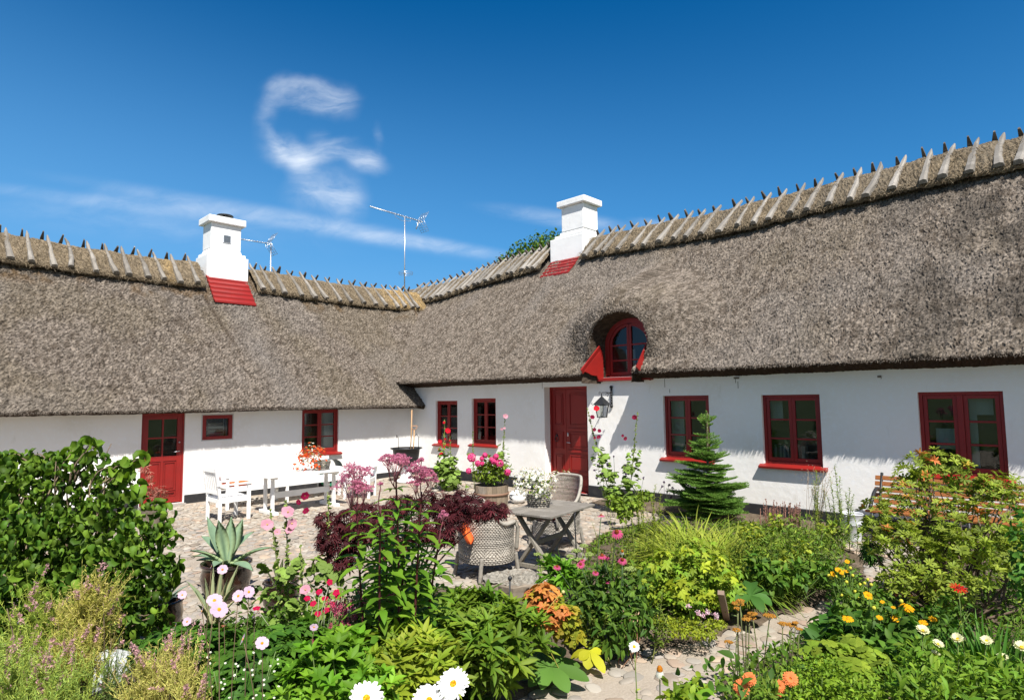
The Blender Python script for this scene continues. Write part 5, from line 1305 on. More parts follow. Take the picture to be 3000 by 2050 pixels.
# ---- wispy tamarisk-like shrubs, lower left
def wispy(bl, nt, label, ca, cb, pink, name='wispy_shrub', group='wispy shrubs in the lower left corner', nstem=11):
    B = world_blobs(bl); bs = onground(np.mean([b[0] for b in bl]), np.mean([b[2] for b in bl]))
    t = plant(name, bs, label, 'shrub', group); m = MB(); f = MB(); s = MB()
    nt = int(nt*.72); P, o = crown(B, nt, .5)
    for q in range(nt):
        up = norm(np.array([rng.normal(0, .35), rng.normal(0, .35), 1.0])+o[q]*.3)
        h = rng.uniform(.10, .22); a = P[q]-up*h*.6
        for g in range(nstem):
            d = norm(up+rng.normal(0, .28, 3)); L = h*rng.uniform(.5, 1.2); n = 14
            tt = np.linspace(.1, 1, n)[:, None]; pts = a+d*L*tt
            N = rdir(n); m.leaves(pts, norm(d*.9+N), rdir(n), .020, .0032, NEEDLE, cols(ca, cb, n, .7, 1.3), 0, 0, True)
            m.leaves(a[None], d[None], rdir(1), L, .0045, NEEDLE, cols(ca, cb, 1, .6, 1.0), 0, 0, True)
            if rng.random() < pink:
                k = 40; tt = rng.random((k, 1)); f.leaves(a+d*(L+tt*.065)+rng.normal(0, .004, (k, 3)), rdir(k), rdir(k), .010, .007, NEEDLE, cols((.62, .36, .38), (.50, .30, .28), k), 0, 0, True)
    stems(s, np.array(bs), [p for p in P[rng.random(nt) < .25]], .006, (.12, .09, .05))
    put(m, 'foliage', 'leaf_matt', t); put(s, 'stem', 'stem', t)
    if f.n: put(f, 'flower_spikes', 'petal', t)
wispy([(110, 1800, 3.3, 80), (90, 1900, 3.2, 110), (160, 1960, 3.1, 90)], 90, 'feathery yellow-green shrub with dusty pink spikes at the far left edge', (.34, .38, .06), (.22, .31, .05), .06)
wispy([(270, 1760, 3.3, 70), (255, 1850, 3.3, 80), (230, 1930, 3.1, 60)], 100, 'tall feathery olive-yellow shrub with a tan seed head, against the hazel', (.42, .42, .07), (.46, .38, .14), .03)
wispy([(50, 2010, 2.8, 110), (190, 2030, 2.8, 90), (0, 1930, 2.9, 70)], 110, 'soft grey-green feathery shrub in the bottom left corner', (.26, .40, .09), (.36, .40, .07), .06)
wispy([(430, 2010, 2.9, 80), (540, 1990, 2.9, 70), (490, 1960, 3.0, 60), (560, 2040, 2.8, 50)], 100, 'tan and yellow tufted shrub at the bottom, left of the anemone leaves', (.50, .42, .14), (.38, .40, .09), .04)
wispy([(335, 1960, 3.0, 28), (330, 2010, 2.9, 28)], 12, 'single pale green feathery sprig in front of the dark hollow under the hazel', (.14, .20, .05), (.12, .18, .05), 0)
for (px, py, D, r, lab) in ((320, 1975, 3.9, 52, 'rough white limestone rock in the shade under the hazel'), (445, 1925, 4.0, 42, 'small flat pale rock at the edge of the bed right of the hazel')):
    c = onground(px, D); c[2] = spot(px, py, D)[2] if D < 3.95 else c[2]+.06; rr = r*D/F
    th = np.linspace(.05, math.pi-.05, 12); a = np.arange(16)*2*math.pi/16; T, A = np.meshgrid(th, a, indexing='ij')
    rad = rr*(1+.45*(fbm(T*2.2, A*1.3, int(px), 3)-.5)*2); V = np.stack([rad*np.sin(T)*np.cos(A), rad*np.sin(T)*np.sin(A), rad*np.cos(T)*1.1], -1).reshape(-1, 3)
    i = np.arange(11)[:, None]*16; j = np.arange(16)[None]; kk = (j+1) % 16
    m = MB().add(V, np.stack([i+j, i+16+j, i+16+kk, i+kk], -1).reshape(-1, 4), col=(.52, .52, .50)); o = m.build('garden_rock', MT['stone'], smoothed=False); o.location = tuple(c); tag(o, lab, 'rock')

# ---- agaves
def agave(base, top, leaves_, label, ca, edge, width=.075, name='agave', hgt=None):
    """leaves_: list of tips (world points)"""
    t = plant(name, base, label, 'succulent'); 
    for tip in leaves_:
        m = MB(); a = np.array(top)+rng.normal(0, .012, 3); L = np.linalg.norm(tip-a); n = 12; tt = np.linspace(0, 1, n)
        hz = abs(tip[2]-a[2])/L; sag = .10*L if hz < .75 else .02*L
        P = a+(tip-a)*tt[:, None]+np.sin(tt*math.pi)[:, None]*np.array([0, 0, sag]); T = norm(np.gradient(P, axis=0)); out = norm(np.array([tip[0]-a[0], tip[1]-a[1], 0.])+1e-4)
        S_ = norm(np.cross(T, np.array([0, 0, 1.])+.3*out)) if hz < .9 else norm(np.cross(T, TOCAM(np.array(a))*-1)); Nn = np.cross(S_, T)
        w = width*np.array([.75, .72, .72, .8, .92, 1.0, 1.0, .92, .78, .55, .28, .03]); th = width*.22*np.linspace(1, .15, n); V = []; C = []
        for q in range(n):
            for (s, h, c) in ((-1, .35, 1), (-.82, .12, 0), (0, -.45, 0), (.82, .12, 0), (1, .35, 1), (0, -1.1, 0)):
                V.append(P[q]+S_[q]*s*w[q]*.5+Nn[q]*h*th[q]*1.4); C.append(edge if c else np.array(ca)*(.9+.2*rng.random()))
        Q = [[q*6+i, q*6+(i+1) % 6, (q+1)*6+(i+1) % 6, (q+1)*6+i] for q in range(n-1) for i in range(6)]
        m.add(np.array(V), Q, col=np.array(C)); put(m, 'leaf', 'leaf_matt', t)
    return t
def tips(lst, D): return [spot(a, b, D+(d if True else 0)) for a, b, d in lst]
agave(PA+[0, 0, .36], PA+[0, 0, .34], tips([(678, 1512, .1), (640, 1522, -.1), (712, 1518, .2), (606, 1512, .2), (557, 1612, -.2), (575, 1640, -.1), (560, 1630, .3), (803, 1602, 0), (745, 1555, .3), (735, 1625, .5), (742, 1672, -.3), (590, 1570, .5), (625, 1660, -.45)], 6.25), 'large blue-green agave with broad upright leaves in the dark brown pot', (.20, .30, .20), (.28, .36, .18), .125)
agave(P2+[-.03, 0, .27], P2+[-.03, 0, .24], tips([(830, 1632, .1), (765, 1645, 0), (852, 1640, .1), (800, 1660, .3), (880, 1690, -.1)], 5.85), 'small aloe with a few narrow dark leaves in the squat brown pot', (.09, .11, .05), (.12, .12, .06), .035, 'aloe')
agave(P3+[0, 0, .26], P3+[0, 0, .24], tips([(500, 1680, 0), (545, 1700, -.1), (555, 1712, .1), (520, 1750, -.2), (435, 1740, -.2), (470, 1660, .2), (440, 1690, .1), (522, 1735, .2)], 5.35), 'grey-green agave with white-edged leaves at the hazel bush edge', (.22, .30, .24), (.50, .52, .42), .06)
agave(P4+[0, 0, .2], P4+[.03, 0, .22], tips([(655, 1632, .1), (700, 1650, .2), (572, 1730, 0), (578, 1770, -.2), (545, 1700, .2), (715, 1740, 0), (700, 1790, -.1), (650, 1800, -.3), (625, 1660, .2), (600, 1690, 0), (668, 1690, -.1), (690, 1715, -.2)], 4.75), 'variegated agave with arching cream-edged leaves in the terracotta pot', (.20, .25, .14), (.52, .48, .27), .045)

# ---- perennial foliage masses of the near left border
def leafmass(name, bl, cnt, label, cat, fn, mname='leaf', group=None, st=None, **k):
    B = world_blobs(bl); D = np.mean([b[2] for b in bl]); bs = onground(np.mean([b[0] for b in bl]), D)
    t = plant(name, bs, label, cat, group); m = MB(); P, o = crown(B, cnt, .4); fn(m, P, o, **k); put(m, 'foliage', mname, t)
    if st:
        s = MB(); stems(s, np.array(bs), [P[i] for i in rng.integers(0, cnt, st)], .005, (.08, .12, .03), .05); put(s, 'stem', 'stem', t)
    return t, B, P, o
for (bl, lab, n) in (([(620, 1950, 3.2, 100), (700, 2010, 3.0, 100), (560, 1900, 3.3, 70)], 'dark green lobed anemone foliage below the pink anemone flowers', 620),
                  ([(800, 1930, 3.3, 85), (880, 1890, 3.6, 70), (760, 1900, 3.6, 50)], 'mid green lobed anemone foliage in front of the squat brown pot', 520),
                  ([(820, 2010, 3.0, 110), (730, 2060, 2.8, 80)], 'dark green anemone foliage at the bottom edge, left of the phlox', 520),
                  ([(440, 1900, 3.7, 45), (520, 1860, 3.8, 40)], 'sparse toothed anemone leaves over the cobbles, right of the hazel', 90)):
    leafmass('anemone_foliage', bl, n, lab, 'foliage', palmate, st=12, L=.085, ratio=.42, a=(.04, .11, .012), b=(.09, .19, .016), lobes=5, spread=1.7, group='clumps of anemone leaves in the near border')
def anemone(px, py, D, label, side=False, s=1.0, bx=None):
    p = spot(px, py, D); b = onground(px if bx is None else bx, D+.05); t = plant('anemone', b, label, 'flower', 'pink anemones')
    m = MB(); m.tube(curve(b, p-[0, 0, .0], 0, rng.normal(0, .04), 10), np.linspace(.0028, .0016, 10), 5, (.14, .10, .06)); put(m, 'stem', 'stem', t)
    fc = face(p, .8, .25, .2) if not side else norm(np.array([-.7, .3, .3])); flower('anemone', p, fc, t, scale=s)
for a in ((628, 1758, 2.1, 'pale lilac anemone, upper left of the overlapping pair in front of the terracotta pot', False, 1.0, 600), (642, 1784, 2.0, 'largest pale pink anemone, lower right of the overlapping pair', False, 1.05), (652, 1668, 3.0, 'white-pink anemone highest of all, against the dark agave pot', False, .95), (698, 1745, 2.7, 'pink anemone with orange centre right of the overlapping pair', False, .95),
          (729, 1733, 2.7, 'pink anemone at the right end of the upper row, near the squat pot', False, .95), (592, 1790, 2.5, 'small violet anemone left of the overlapping pair', True, .8), (768, 1883, 2.3, 'pale pink anemone standing alone above the dark foliage', False, 1.0), (713, 1872, 2.3, 'anemone seen from the side, left of the lone pink one', True, .85),
          (534, 1742, 3.0, 'small pink anemone leftmost over the cobbles', False, .75), (548, 1820, 3.0, 'pink anemone low on the left over the shaded cobbles', False, .85), (920, 1836, 3.1, 'cream-white anemone beside the pink veronica spikes', False, .75), (620, 1662-4, 3.1, 'purple anemone bud left of the highest anemone', True, .5), (745, 1800, 2.8, 'faded pink anemone just below the upper row', True, .7), (515, 1832, 3.1, 'tiny pink anemone beside the low left one', True, .6)):
    anemone(*a)
# pale phlox-like foliage and peonies
def upright_leaves(m, P, o, L, ratio, a, b, n=7, shape=LANCE, lo=.7, hi=1.3, curl=.5):
    rosettes(m, P, o, L, ratio, n, a, b, shape, .6, curl, lo, hi)
leafmass('phlox', [(960, 1990, 2.9, 110), (1010, 1930, 3.1, 80), (880, 2040, 2.8, 80), (1090, 2040, 2.7, 70)], 300, 'bright green leafy phlox without flowers at the bottom, left of the big daisies', 'perennial', upright_leaves, st=20, L=.07, ratio=.38, a=(.10, .24, .012), b=(.16, .28, .02), n=7)
leafmass('peony', [(1180, 1930, 3.3, 85), (1110, 1890, 3.5, 50), (1260, 1955, 3.2, 75), (1150, 1985, 3.1, 80)], 330, 'yellow-green peony foliage above the big white daisies', 'perennial', upright_leaves, st=14, L=.105, ratio=.25, a=(.26, .29, .025), b=(.17, .25, .02), n=7, group='peony bushes')
tP, B, P, o_ = leafmass('peony', [(1420, 1840, 4.0, 92), (1350, 1830, 4.1, 76), (1490, 1865, 3.9, 84), (1440, 1915, 3.8, 95), (1550, 1865, 3.9, 50), (1310, 1870, 3.9, 60), (1370, 1770, 4.1, 40)], 480, 'large rounded dark green peony bush in front of the tree stump', 'perennial', upright_leaves, st=24, L=.125, ratio=.25, a=(.085, .17, .014), b=(.17, .23, .02), n=7, group='peony bushes')
# low dark undergrowth that fills the bed between the plants
def fill(poly_px, D0, n, L, label, a, b, name='ground_cover', h=.12, fn='leaf', z0=0):
    pl = np.array([gnd(*p)[:2] for p in poly_px]); lo = pl.min(0); hi = pl.max(0); P = rng.uniform(lo, hi, (n*4, 2)); P = P[inside(pl, P[:, 0], P[:, 1])][:n]
    k = len(P); ed = dist_poly(np.vstack([pl, pl[:1]]), P[:, 0], P[:, 1]); z = rng.uniform(.01, h, k)*np.clip(fbm(P[:, 0]*4, P[:, 1]*4, 19, 2)*2-.2, .1, 1.4)*np.clip(ed/.6, .12, 1); P3 = np.column_stack([P, gz(P[:, 0], P[:, 1])+.05+z+z0])
    m = MB(); leafy(m, P3, np.array([0, 0, 1.])+0*P3, L, .5, OVATE, a, b, curl=.8, fold=.3, droop=-.2, up=.6)
    o = m.build(name, MT['leaf']); tag(o, kind='stuff'); o['label'] = label; o['category'] = 'ground cover'; return o
fill([(560, 1880), (830, 1830), (1050, 1800), (1300, 1745), (1420, 2100), (1350, 2600), (500, 2600), (400, 2000)], 3, 9000, .06, 'low green leaves filling the near border between the taller plants', (.05, .11, .012), (.09, .16, .016), h=.40)
fill([(1660, 1700), (1760, 1580), (1900, 1545), (2200, 1550), (2430, 1580), (2500, 1660), (2350, 1755), (2080, 1845), (1900, 1870), (1740, 1890), (1640, 1850)], 5, 12000, .05, 'low mixed leaves filling the middle border behind the path', (.08, .15, .015), (.14, .19, .02), h=.20)
fill([(2150, 2100), (2060, 2000), (2240, 1925), (2400, 1850), (2540, 1790), (2560, 1740), (2700, 1640), (2900, 1580), (3300, 1620), (3900, 2000), (3500, 2900), (2350, 2900)], 4, 16000, .05, 'low mixed leaves filling the right border', (.07, .15, .013), (.13, .20, .02), h=.30)
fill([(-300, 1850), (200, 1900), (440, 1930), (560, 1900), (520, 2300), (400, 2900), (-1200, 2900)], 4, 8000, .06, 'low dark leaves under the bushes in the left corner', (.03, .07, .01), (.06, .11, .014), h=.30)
# veronica
def spikes(B, n, label, cat, col, name, folc, D, group=None, sh=.055, up=.10, leafn=900, hl=.035):
    bs = onground(B[0], D); t = plant(name, bs, label, cat, group); m = MB(); f = MB(); s = MB()
    W = world_blobs(B[1]); P, o = crown(W, n, .9)
    for p in P:
        d = norm(np.array([rng.normal(0, .2), rng.normal(0, .2), 1])); L = sh*rng.uniform(.6, 1.4); k = 34; tt = rng.random(k)
        f.leaves(p+d*(L*tt)[:, None]+rdir(k)*(.009*(1.15-tt))[:, None], norm(rdir(k)+d*.5), rdir(k), .009, .006, NEEDLE, cols(col, np.array(col)*.75, k), 0, 0, True)
        s.tube([p-d*.25, p-d*.1, p], .0022, 4, (.10, .14, .04))
    W2 = [(c-np.array([0, 0, up]), r*1.05, f_) for c, r, f_ in W]; P2_, o2 = crown(W2, leafn, .5); leafy(m, P2_, o2, hl, .35, LANCE, *folc)
    put(f, 'flower_spikes', 'petal', t); put(m, 'foliage', 'leaf', t); put(s, 'stem', 'stem', t)
spikes((1020, [(1000, 1800, 3.6, 40), (1030, 1840, 3.5, 35), (990, 1860, 3.5, 35), (1060, 1780, 3.6, 35), (970, 1790, 3.6, 25)]), 70, 'dense clump of dusty pink veronica spikes in the near border', 'flower', (.60, .14, .22), 'veronica', (DG, MG), 3.6, 'clumps of pink veronica')
spikes((1140, [(1145, 1755, 3.6, 28), (1180, 1750, 3.6, 16), (1085, 1760, 3.6, 18), (1120, 1750, 3.6, 14)]), 26, 'small row of pink veronica spikes right of the dense clump, below the tall purple umbels', 'flower', (.68, .15, .24), 'veronica', (DG, MG), 3.6, 'clumps of pink veronica', leafn=700, up=.14)
spikes((940, [(925, 1900, 3.3, 10), (937, 1905, 3.3, 10), (965, 1935, 3.2, 6), (1210, 1810, 3.6, 4)]), 7, 'few stray pink veronica spikes over the dark anemone leaves', 'flower', (.68, .15, .22), 'veronica', (DG, MG), 3.3, 'clumps of pink veronica', leafn=120)
def lychnis():
    pts = [(900, 1752), (952, 1752), (918, 1767), (985, 1735), (966, 1705), (935, 1733), (752, 1781), (956, 1787), (990, 1745), (932, 1797), (975, 1770)]
    t = plant('rose_campion', onground(930, 3.7), 'wiry grey stems with crimson rose campion flowers in the near border', 'flower'); s = MB()
    b = np.array(t.location)
    for a, c in pts:
        p = spot(a, c, 3.7); flower('lychnis', p, face(p, .5, .6), t, scale=1.5); s.tube(curve(b+rng.normal(0, .06, 3)*[1, 1, 0], p, 0, rng.normal(0, .05)), .002, 4, (.30, .32, .22))
    for _ in range(18):
        p = spot(rng.uniform(1000, 1060), rng.uniform(1710, 1780), 3.7); s.tube(curve(b, p, 0, rng.normal(0, .05)), .0018, 4, (.28, .26, .16)); s.blobs([p], .006, (.25, .2, .12))
    put(s, 'stem', 'stem', t)
lychnis()
# ---- Joe-Pye weed
def umbel(m, s, c, r, n, ca, cb, h=.55, fr=.004):
    """domed head of tiny florets on branching stalks"""
    k = n; nc = max(7, n//38); ctr = rdir(nc); ctr[:, 2] = np.abs(ctr[:, 2])*1.1-.15; ctr *= rng.uniform(.45, 1.0, (nc, 1)); cl = rng.integers(0, nc, k)
    d = rdir(k); d[:, 2] = np.abs(d[:, 2])*.8; P = c+ctr[cl]*np.array([1, 1, h*1.5])*r+d*r*.20*rng.uniform(.6, 1, (k, 1))
    m.leaves(P, norm(d+rdir(k)*.6), rdir(k), .010, .0045, NEEDLE, cols(ca, cb, k, .6, 1.35), .3, 0, True)
    for q in ctr: s.tube([c-np.array([0, 0, r*1.1]), c-np.array([0, 0, r*.5])+q*r*.35, c+q*r*np.array([1, 1, h*1.5])], .0011, 4, (.30, .12, .14))
def joe_pye(px, D, top, umb, label, bx, lx=()):
    b = onground(bx, D); t = plant('tall_umbel_plant', b, label, 'perennial', 'tall purple umbel plants'); m = MB(); f = MB(); s = MB()
    tip = spot(px, top, D); path = curve(b, tip, 0, rng.normal(0, .02), 14); s.tube(path, np.linspace(.010, .005, 14), 7, (.07, .018, .02))
    L = np.linalg.norm(tip-b); n = int(L/.062)
    for k in range(5, n):
        q = b+(tip-b)*k/n; a0 = rng.uniform(0, 6.28)
        for w in range(4):
            a = a0+w*math.pi/2; d = np.array([math.cos(a), math.sin(a), .35]); l = rng.uniform(.12, .18)*(1.0-.45*max(0, k/n-.8)/.2)
            m.leaves([q], d, (-d[0]*.3, -d[1]*.3, 1), l, l*.33, LANCE, cols((.09, .21, .014), (.15, .25, .02), 1, .7, 1.2), rng.uniform(.6, 1.3), .35)
    for (ux, uy, r) in umb:
        c = spot(ux, uy, D+rng.normal(0, .04)); umbel(f, s, c, r*D/F, int(900*(r/45)**1.6)+120, (.66, .27, .38), (.50, .15, .25)); s.tube(curve(tip-[0, 0, .06], c-[0, 0, r*D/F*.9], 0, .01), .003, 5, (.15, .04, .05))
    put(f, 'flower_head', 'petal', t); put(m, 'foliage', 'leaf', t); put(s, 'stem', 'stem', t)
joe_pye(1045, 3.45, 1470, [(1044, 1392, 52), (1030, 1430, 58), (1065, 1440, 30)], 'tall purple umbel plant, leftmost, with two stacked flower heads', 1110)
joe_pye(1160, 3.4, 1400, [(1158, 1362, 44), (1140, 1352, 30), (1175, 1350, 25)], 'tallest purple umbel plant, in front of the black cauldron', 1150)
joe_pye(1235, 3.5, 1440, [(1234, 1352, 18), (1222, 1385, 40), (1254, 1395, 30), (1218, 1418, 30), (1262, 1412, 22)], 'tall purple umbel plant, rightmost, with several heads before the red hollyhock', 1200)
joe_pye(1115, 3.3, 1480, [(1115, 1420, 9)], 'tall umbel plant with only a small bud, between the flowering ones', 1125)
joe_pye(1195, 3.55, 1450, [], 'tall leafy umbel plant without a flower head, behind the tallest one', 1180)
joe_pye(1130, 3.6, 1500, [], 'tall leafy umbel plant without a flower head, left of the tallest one', 1140)
joe_pye(1290, 3.6, 1560, [(1297, 1512, 17)], 'shorter umbel plant with one small pink head over the red maple', 1240)
# ---- dark red Japanese maple
MP = [(1075, 1530, 5.0, 92), (1000, 1570, 4.95, 68), (1010, 1635, 4.9, 44), (1180, 1480, 5.1, 50), (1280, 1480, 5.2, 62), (1380, 1487, 5.1, 58), (1450, 1495, 5.0, 38), (1330, 1525, 5.0, 50), (1240, 1550, 5.0, 60), (1300, 1575, 4.95, 42), (955, 1520, 5.0, 34), (1150, 1600, 5.0, 55), (950, 1600, 4.9, 26), (1345, 1445, 5.2, 20)]
B = world_blobs(MP, .6); bs = onground(1200, 5.0); t = plant('red_maple', bs, 'dark red cut-leaved Japanese maple in front of the near wicker armchair', 'tree')
m = MB(); P, o_ = crown(B, 2300, .4); palmate(m, P, o_, .064, .19, (.038, .006, .009), (.080, .012, .016), lobes=7, spread=2.0, droop=.6, up=.7, curl=.6, side=.6, lo=.5, hi=1.5); put(m, 'crown', 'leaf_matt', t)
m = MB(); fork = np.array(bs)+[0, 0, .35]; m.tube([bs, fork], [.03, .025], 7, (.14, .10, .08))
for c, r, f_ in B:
    m.tube(curve(fork, c+rdir(1)[0]*r*.5, .12, rng.normal(0, .05), 9), np.linspace(.010, .003, 9), 5, (.12, .07, .06))
put(m, 'trunk', 'bark', t)
B = world_blobs([(428, 1372, 9.9, 14), (445, 1435, 9.8, 24), (470, 1440, 9.8, 20), (425, 1425, 9.9, 14), (440, 1395, 9.9, 8), (460, 1465, 9.8, 12), (410, 1400, 9.9, 8)])
t = plant('red_maple', P5+[0, 0, .36], 'young pinkish maple with few leaves in the tub by the low red door', 'tree'); m = MB(); P, o_ = crown(B, 110, .6); palmate(m, P, o_, .085, .2, (.26, .09, .075), (.36, .16, .12), lobes=5, spread=1.7); put(m, 'crown', 'leaf_matt', t)
m = MB(); stems(m, P5+[0, 0, .36], [b[0] for b in B], .006, (.25, .12, .09), .05); put(m, 'trunk', 'stem', t)

# ---- hollyhocks
def hollyhock(bx, D, top, key, flowers, label, buds=None, leafblobs=(), colr=(.17, .26, .05), lsize=.09, lean=None, nleaf=60):
    b = onground(bx, D); tip = spot(top[0], top[1], D); t = plant('hollyhock', b, label, 'flower', 'hollyhocks'); s = MB(); m = MB()
    path = curve(b, tip, 0, rng.normal(0, .03), 16); s.tube(path, np.linspace(.010, .003, 16), 6, (.16, .19, .07))
    L = np.linalg.norm(tip-b); k = int(L/.022); tt = np.sort(rng.uniform(.35, 1.0, k)); q = np.stack([np.interp(tt, np.linspace(0, 1, 16), path[:, i]) for i in range(3)], 1)+rdir(k)*(.022*(1.25-tt))[:, None]
    s.blobs(q, .011*(1.3-.6*tt), cols((.26, .30, .08), (.18, .24, .06), k), 5, 4)
    m.leaves(q, norm(rdir(k)+[0, 0, .4]), rdir(k), .055*(1.25-.8*tt), .035*(1.2-.6*tt), OVATE, cols((.20, .26, .06), (.14, .22, .04), k), .5, .2)
    z = rng.uniform(.03, .62, nleaf); qq = np.stack([np.interp(z, np.linspace(0, 1, 16), path[:, i]) for i in range(3)], 1); d = rdir(nleaf); d[:, 2] = 0; d = norm(d); rr = .05+.14*(1-z)
    lobed(m, qq+d*rr[:, None], d, lsize*(1.25-z), colr)
    for c in leafblobs:
        P, o = crown(world_blobs([c]), int(c[4] if len(c) > 4 else 30), .5) if False else crown([(spot(c[0], c[1], c[2]), c[3]*c[2]/F, 1.)], c[4], .6); lobed(m, P, o, lsize*1.1, colr)
    put(s, 'stem', 'stem', t); put(m, 'foliage', 'leaf_matt', t)
    for f_ in flowers:
        p = spot(f_[0], f_[1], D-.03); flower(f_[3] if len(f_) > 3 else key, p, face(p, .9, .05, .25), t, scale=f_[2])
    return t
def lobed(m, P, o, L, c):
    palmate(m, P, o, L*.62 if np.isscalar(L) else .055, .95, np.array(c)*.8, np.array(c)*1.25, lobes=5, spread=1.9, shape=[(0, .5), (.35, .95), (.75, .95), (1, .35)], curl=.4, fold=.1, side=.85, up=.9)
hollyhock(945, 4.9, (960, 1440), 'hollyhock', [(893, 1452, .8, 'wine_hollyhock'), (897, 1497, .65, 'wine_hollyhock'), (875, 1470, .5, 'wine_hollyhock')], 'slender hollyhock with dark wine-coloured flowers in front of the white table', leafblobs=[(940, 1650, 4.9, 30, 8)], nleaf=14)
hollyhock(845, 4.85, (838, 1465), 'hollyhock', [(844, 1500, 1.05), (855, 1533, .8), (850, 1552, .8)], 'hollyhock with large pale pink flowers, between agave pot and red maple', leafblobs=[(865, 1655, 4.8, 30, 5), (850, 1780, 4.6, 26, 4)], nleaf=16)
hollyhock(830, 4.95, (790, 1490), 'hollyhock', [(783, 1536, 1.0), (812, 1558, .6)], 'hollyhock with a pale pink flower low beside the left trestle of the white table', leafblobs=[(900, 1645, 4.9, 30, 6), (960, 1670, 4.8, 35, 6)], nleaf=12)
hollyhock(905, 4.3, (880, 1600), 'hollyhock', [(895, 1728, .85)], 'short hollyhock with one pale flower right of the squat brown pot', leafblobs=[(975, 1775, 4.2, 45, 10), (930, 1825, 4.1, 40, 8), (990, 1730, 4.2, 22, 3)], nleaf=14, colr=(.15, .22, .04))
hollyhock(1300, 13.9, (1303, 1228), 'red_hollyhock', [(1301, 1237, .7), (1312, 1262, 1.5), (1289, 1292, 1.0), (1299, 1309, .9), (1293, 1331, 1.2), (1286, 1316, .6), (1304, 1285, .6)], 'tall red hollyhock in front of the leftmost window of the tall wing', leafblobs=[(1305, 1370, 13.8, 28, 90), (1320, 1400, 13.7, 30, 90)], lsize=.12, nleaf=70)
hollyhock(1330, 13.9, (1318, 1275), 'red_hollyhock', [(1318, 1290, .4)], 'thin hollyhock stem with hardly any flowers right of the red one', leafblobs=[(1325, 1350, 13.8, 14, 30)], nleaf=40)
hollyhock(1465, 13.4, (1480, 1212), 'hollyhock', [(1481, 1219, 1.2), (1470, 1256, .7), (1478, 1254, .6)], 'slim hollyhock with pink top flower right of the second small window', nleaf=24, leafblobs=[(1468, 1330, 13.3, 10, 20)])
hollyhock(1390, 13.8, (1385, 1262), 'hollyhock', [], 'bare slender hollyhock stem left of the second small window', nleaf=10)
hollyhock(1800, 11.0, (1720, 1195), 'wine_hollyhock', [(1748, 1197, 1.2, 'red_hollyhock'), (1735, 1222, 1.0), (1756, 1262, .9), (1742, 1258, .8), (1754, 1280, 1.0), (1742, 1282, .6)], 'leaning wine-red hollyhock just right of the front door under the lantern', leafblobs=[(1775, 1340, 11, 12, 16), (1785, 1390, 10.9, 22, 40), (1800, 1445, 10.8, 28, 60)], lsize=.11, nleaf=70)
hollyhock(1840, 10.9, (1868, 1205), 'wine_hollyhock', [(1859, 1222, 1.2), (1831, 1284, .9), (1824, 1276, .6), (1862, 1221, .5)], 'wine-red hollyhock standing in the sunlit patch right of the lantern', leafblobs=[(1835, 1370, 10.8, 14, 16), (1840, 1420, 10.7, 20, 34), (1850, 1470, 10.4, 26, 50)], lsize=.11, nleaf=60)
# ---- verbena
def verbena(lst, D, label):
    t = plant('verbena', onground(lst[0][0], D), label, 'flower', 'wiry verbena stems'); s = MB(); f = MB(); b = np.array(t.location)
    for a, c in lst:
        p = spot(a, c, D+rng.normal(0, .1)); s.tube(curve(b+rng.normal(0, .08, 3)*[1, 1, 0], p, 0, rng.normal(0, .06)), .003, 4, (.06, .09, .04)); f = MB(); f.blobs(p+rng.normal(0, .008, (16, 3)), .009, cols((.09, .05, .13), (.13, .09, .12), 16), 4, 3); put(f, 'flower_head', 'petal', t)
    put(s, 'stem', 'stem', t)
verbena([(1798, 1337), (1752, 1362), (1742, 1377), (1780, 1360), (1832, 1362), (1765, 1385), (1748, 1400)], 10.2, 'wiry verbena with small dark purple heads between the two door hollyhocks')
verbena([(1885, 1400), (1833, 1388), (1870, 1440)], 9.6, 'single wiry verbena stem against the sunlit wall left of the fir')
verbena([(1945, 1412), (1960, 1420), (1970, 1430), (1955, 1440), (1975, 1445), (1940, 1425), (1965, 1455)], 10.0, 'grey-violet thistle-like stems at the left foot of the fir')

# ---- hydrangea in the barrel
C0 = PB+[0, 0, .62]; B = world_blobs([(1440, 1382, 10.7, 32), (1410, 1385, 10.7, 24), (1470, 1380, 10.7, 24), (1440, 1360, 10.7, 22), (1420, 1360, 10.7, 16), (1465, 1355, 10.7, 16)])
t = plant('hydrangea', PB+[0, 0, .5], 'pink mophead hydrangea growing in the wooden half barrel', 'shrub'); m = MB(); P, o_ = crown(B, 700, .4); leafy(m, P, o_, .075, .55, OVATE, (.20, .25, .03), (.12, .20, .02), curl=.6, fold=.3); put(m, 'foliage', 'leaf', t)
for (a, c, r) in ((1382, 1340, 14), (1400, 1357, 9), (1412, 1357, 6), (1447, 1350, 9), (1464, 1357, 12), (1453, 1337, 8), (1373, 1379, 8), (1487, 1383, 10), (1421, 1333, 7), (1412, 1343, 6), (1440, 1345, 6)):
    c_ = spot(a, c, 10.55); rr = r*10.6/F; k = 120; d = rdir(k); m = MB(); m.leaves(c_+d*rr*rng.uniform(.8, 1, (k, 1)), norm(np.cross(d, rdir(k))), d, .032, .026, ROUND, cols((.72, .05, .22), (.80, .14, .34), k, .8, 1.15), .2, .1); put(m, 'flower_head', 'petal', t)
m = MB(); stems(m, PB+[0, 0, .48], [b[0] for b in B]+[spot(1373, 1379, 10.6), spot(1487, 1383, 10.6)], .006, (.15, .13, .06)); put(m, 'stem', 'stem', t)

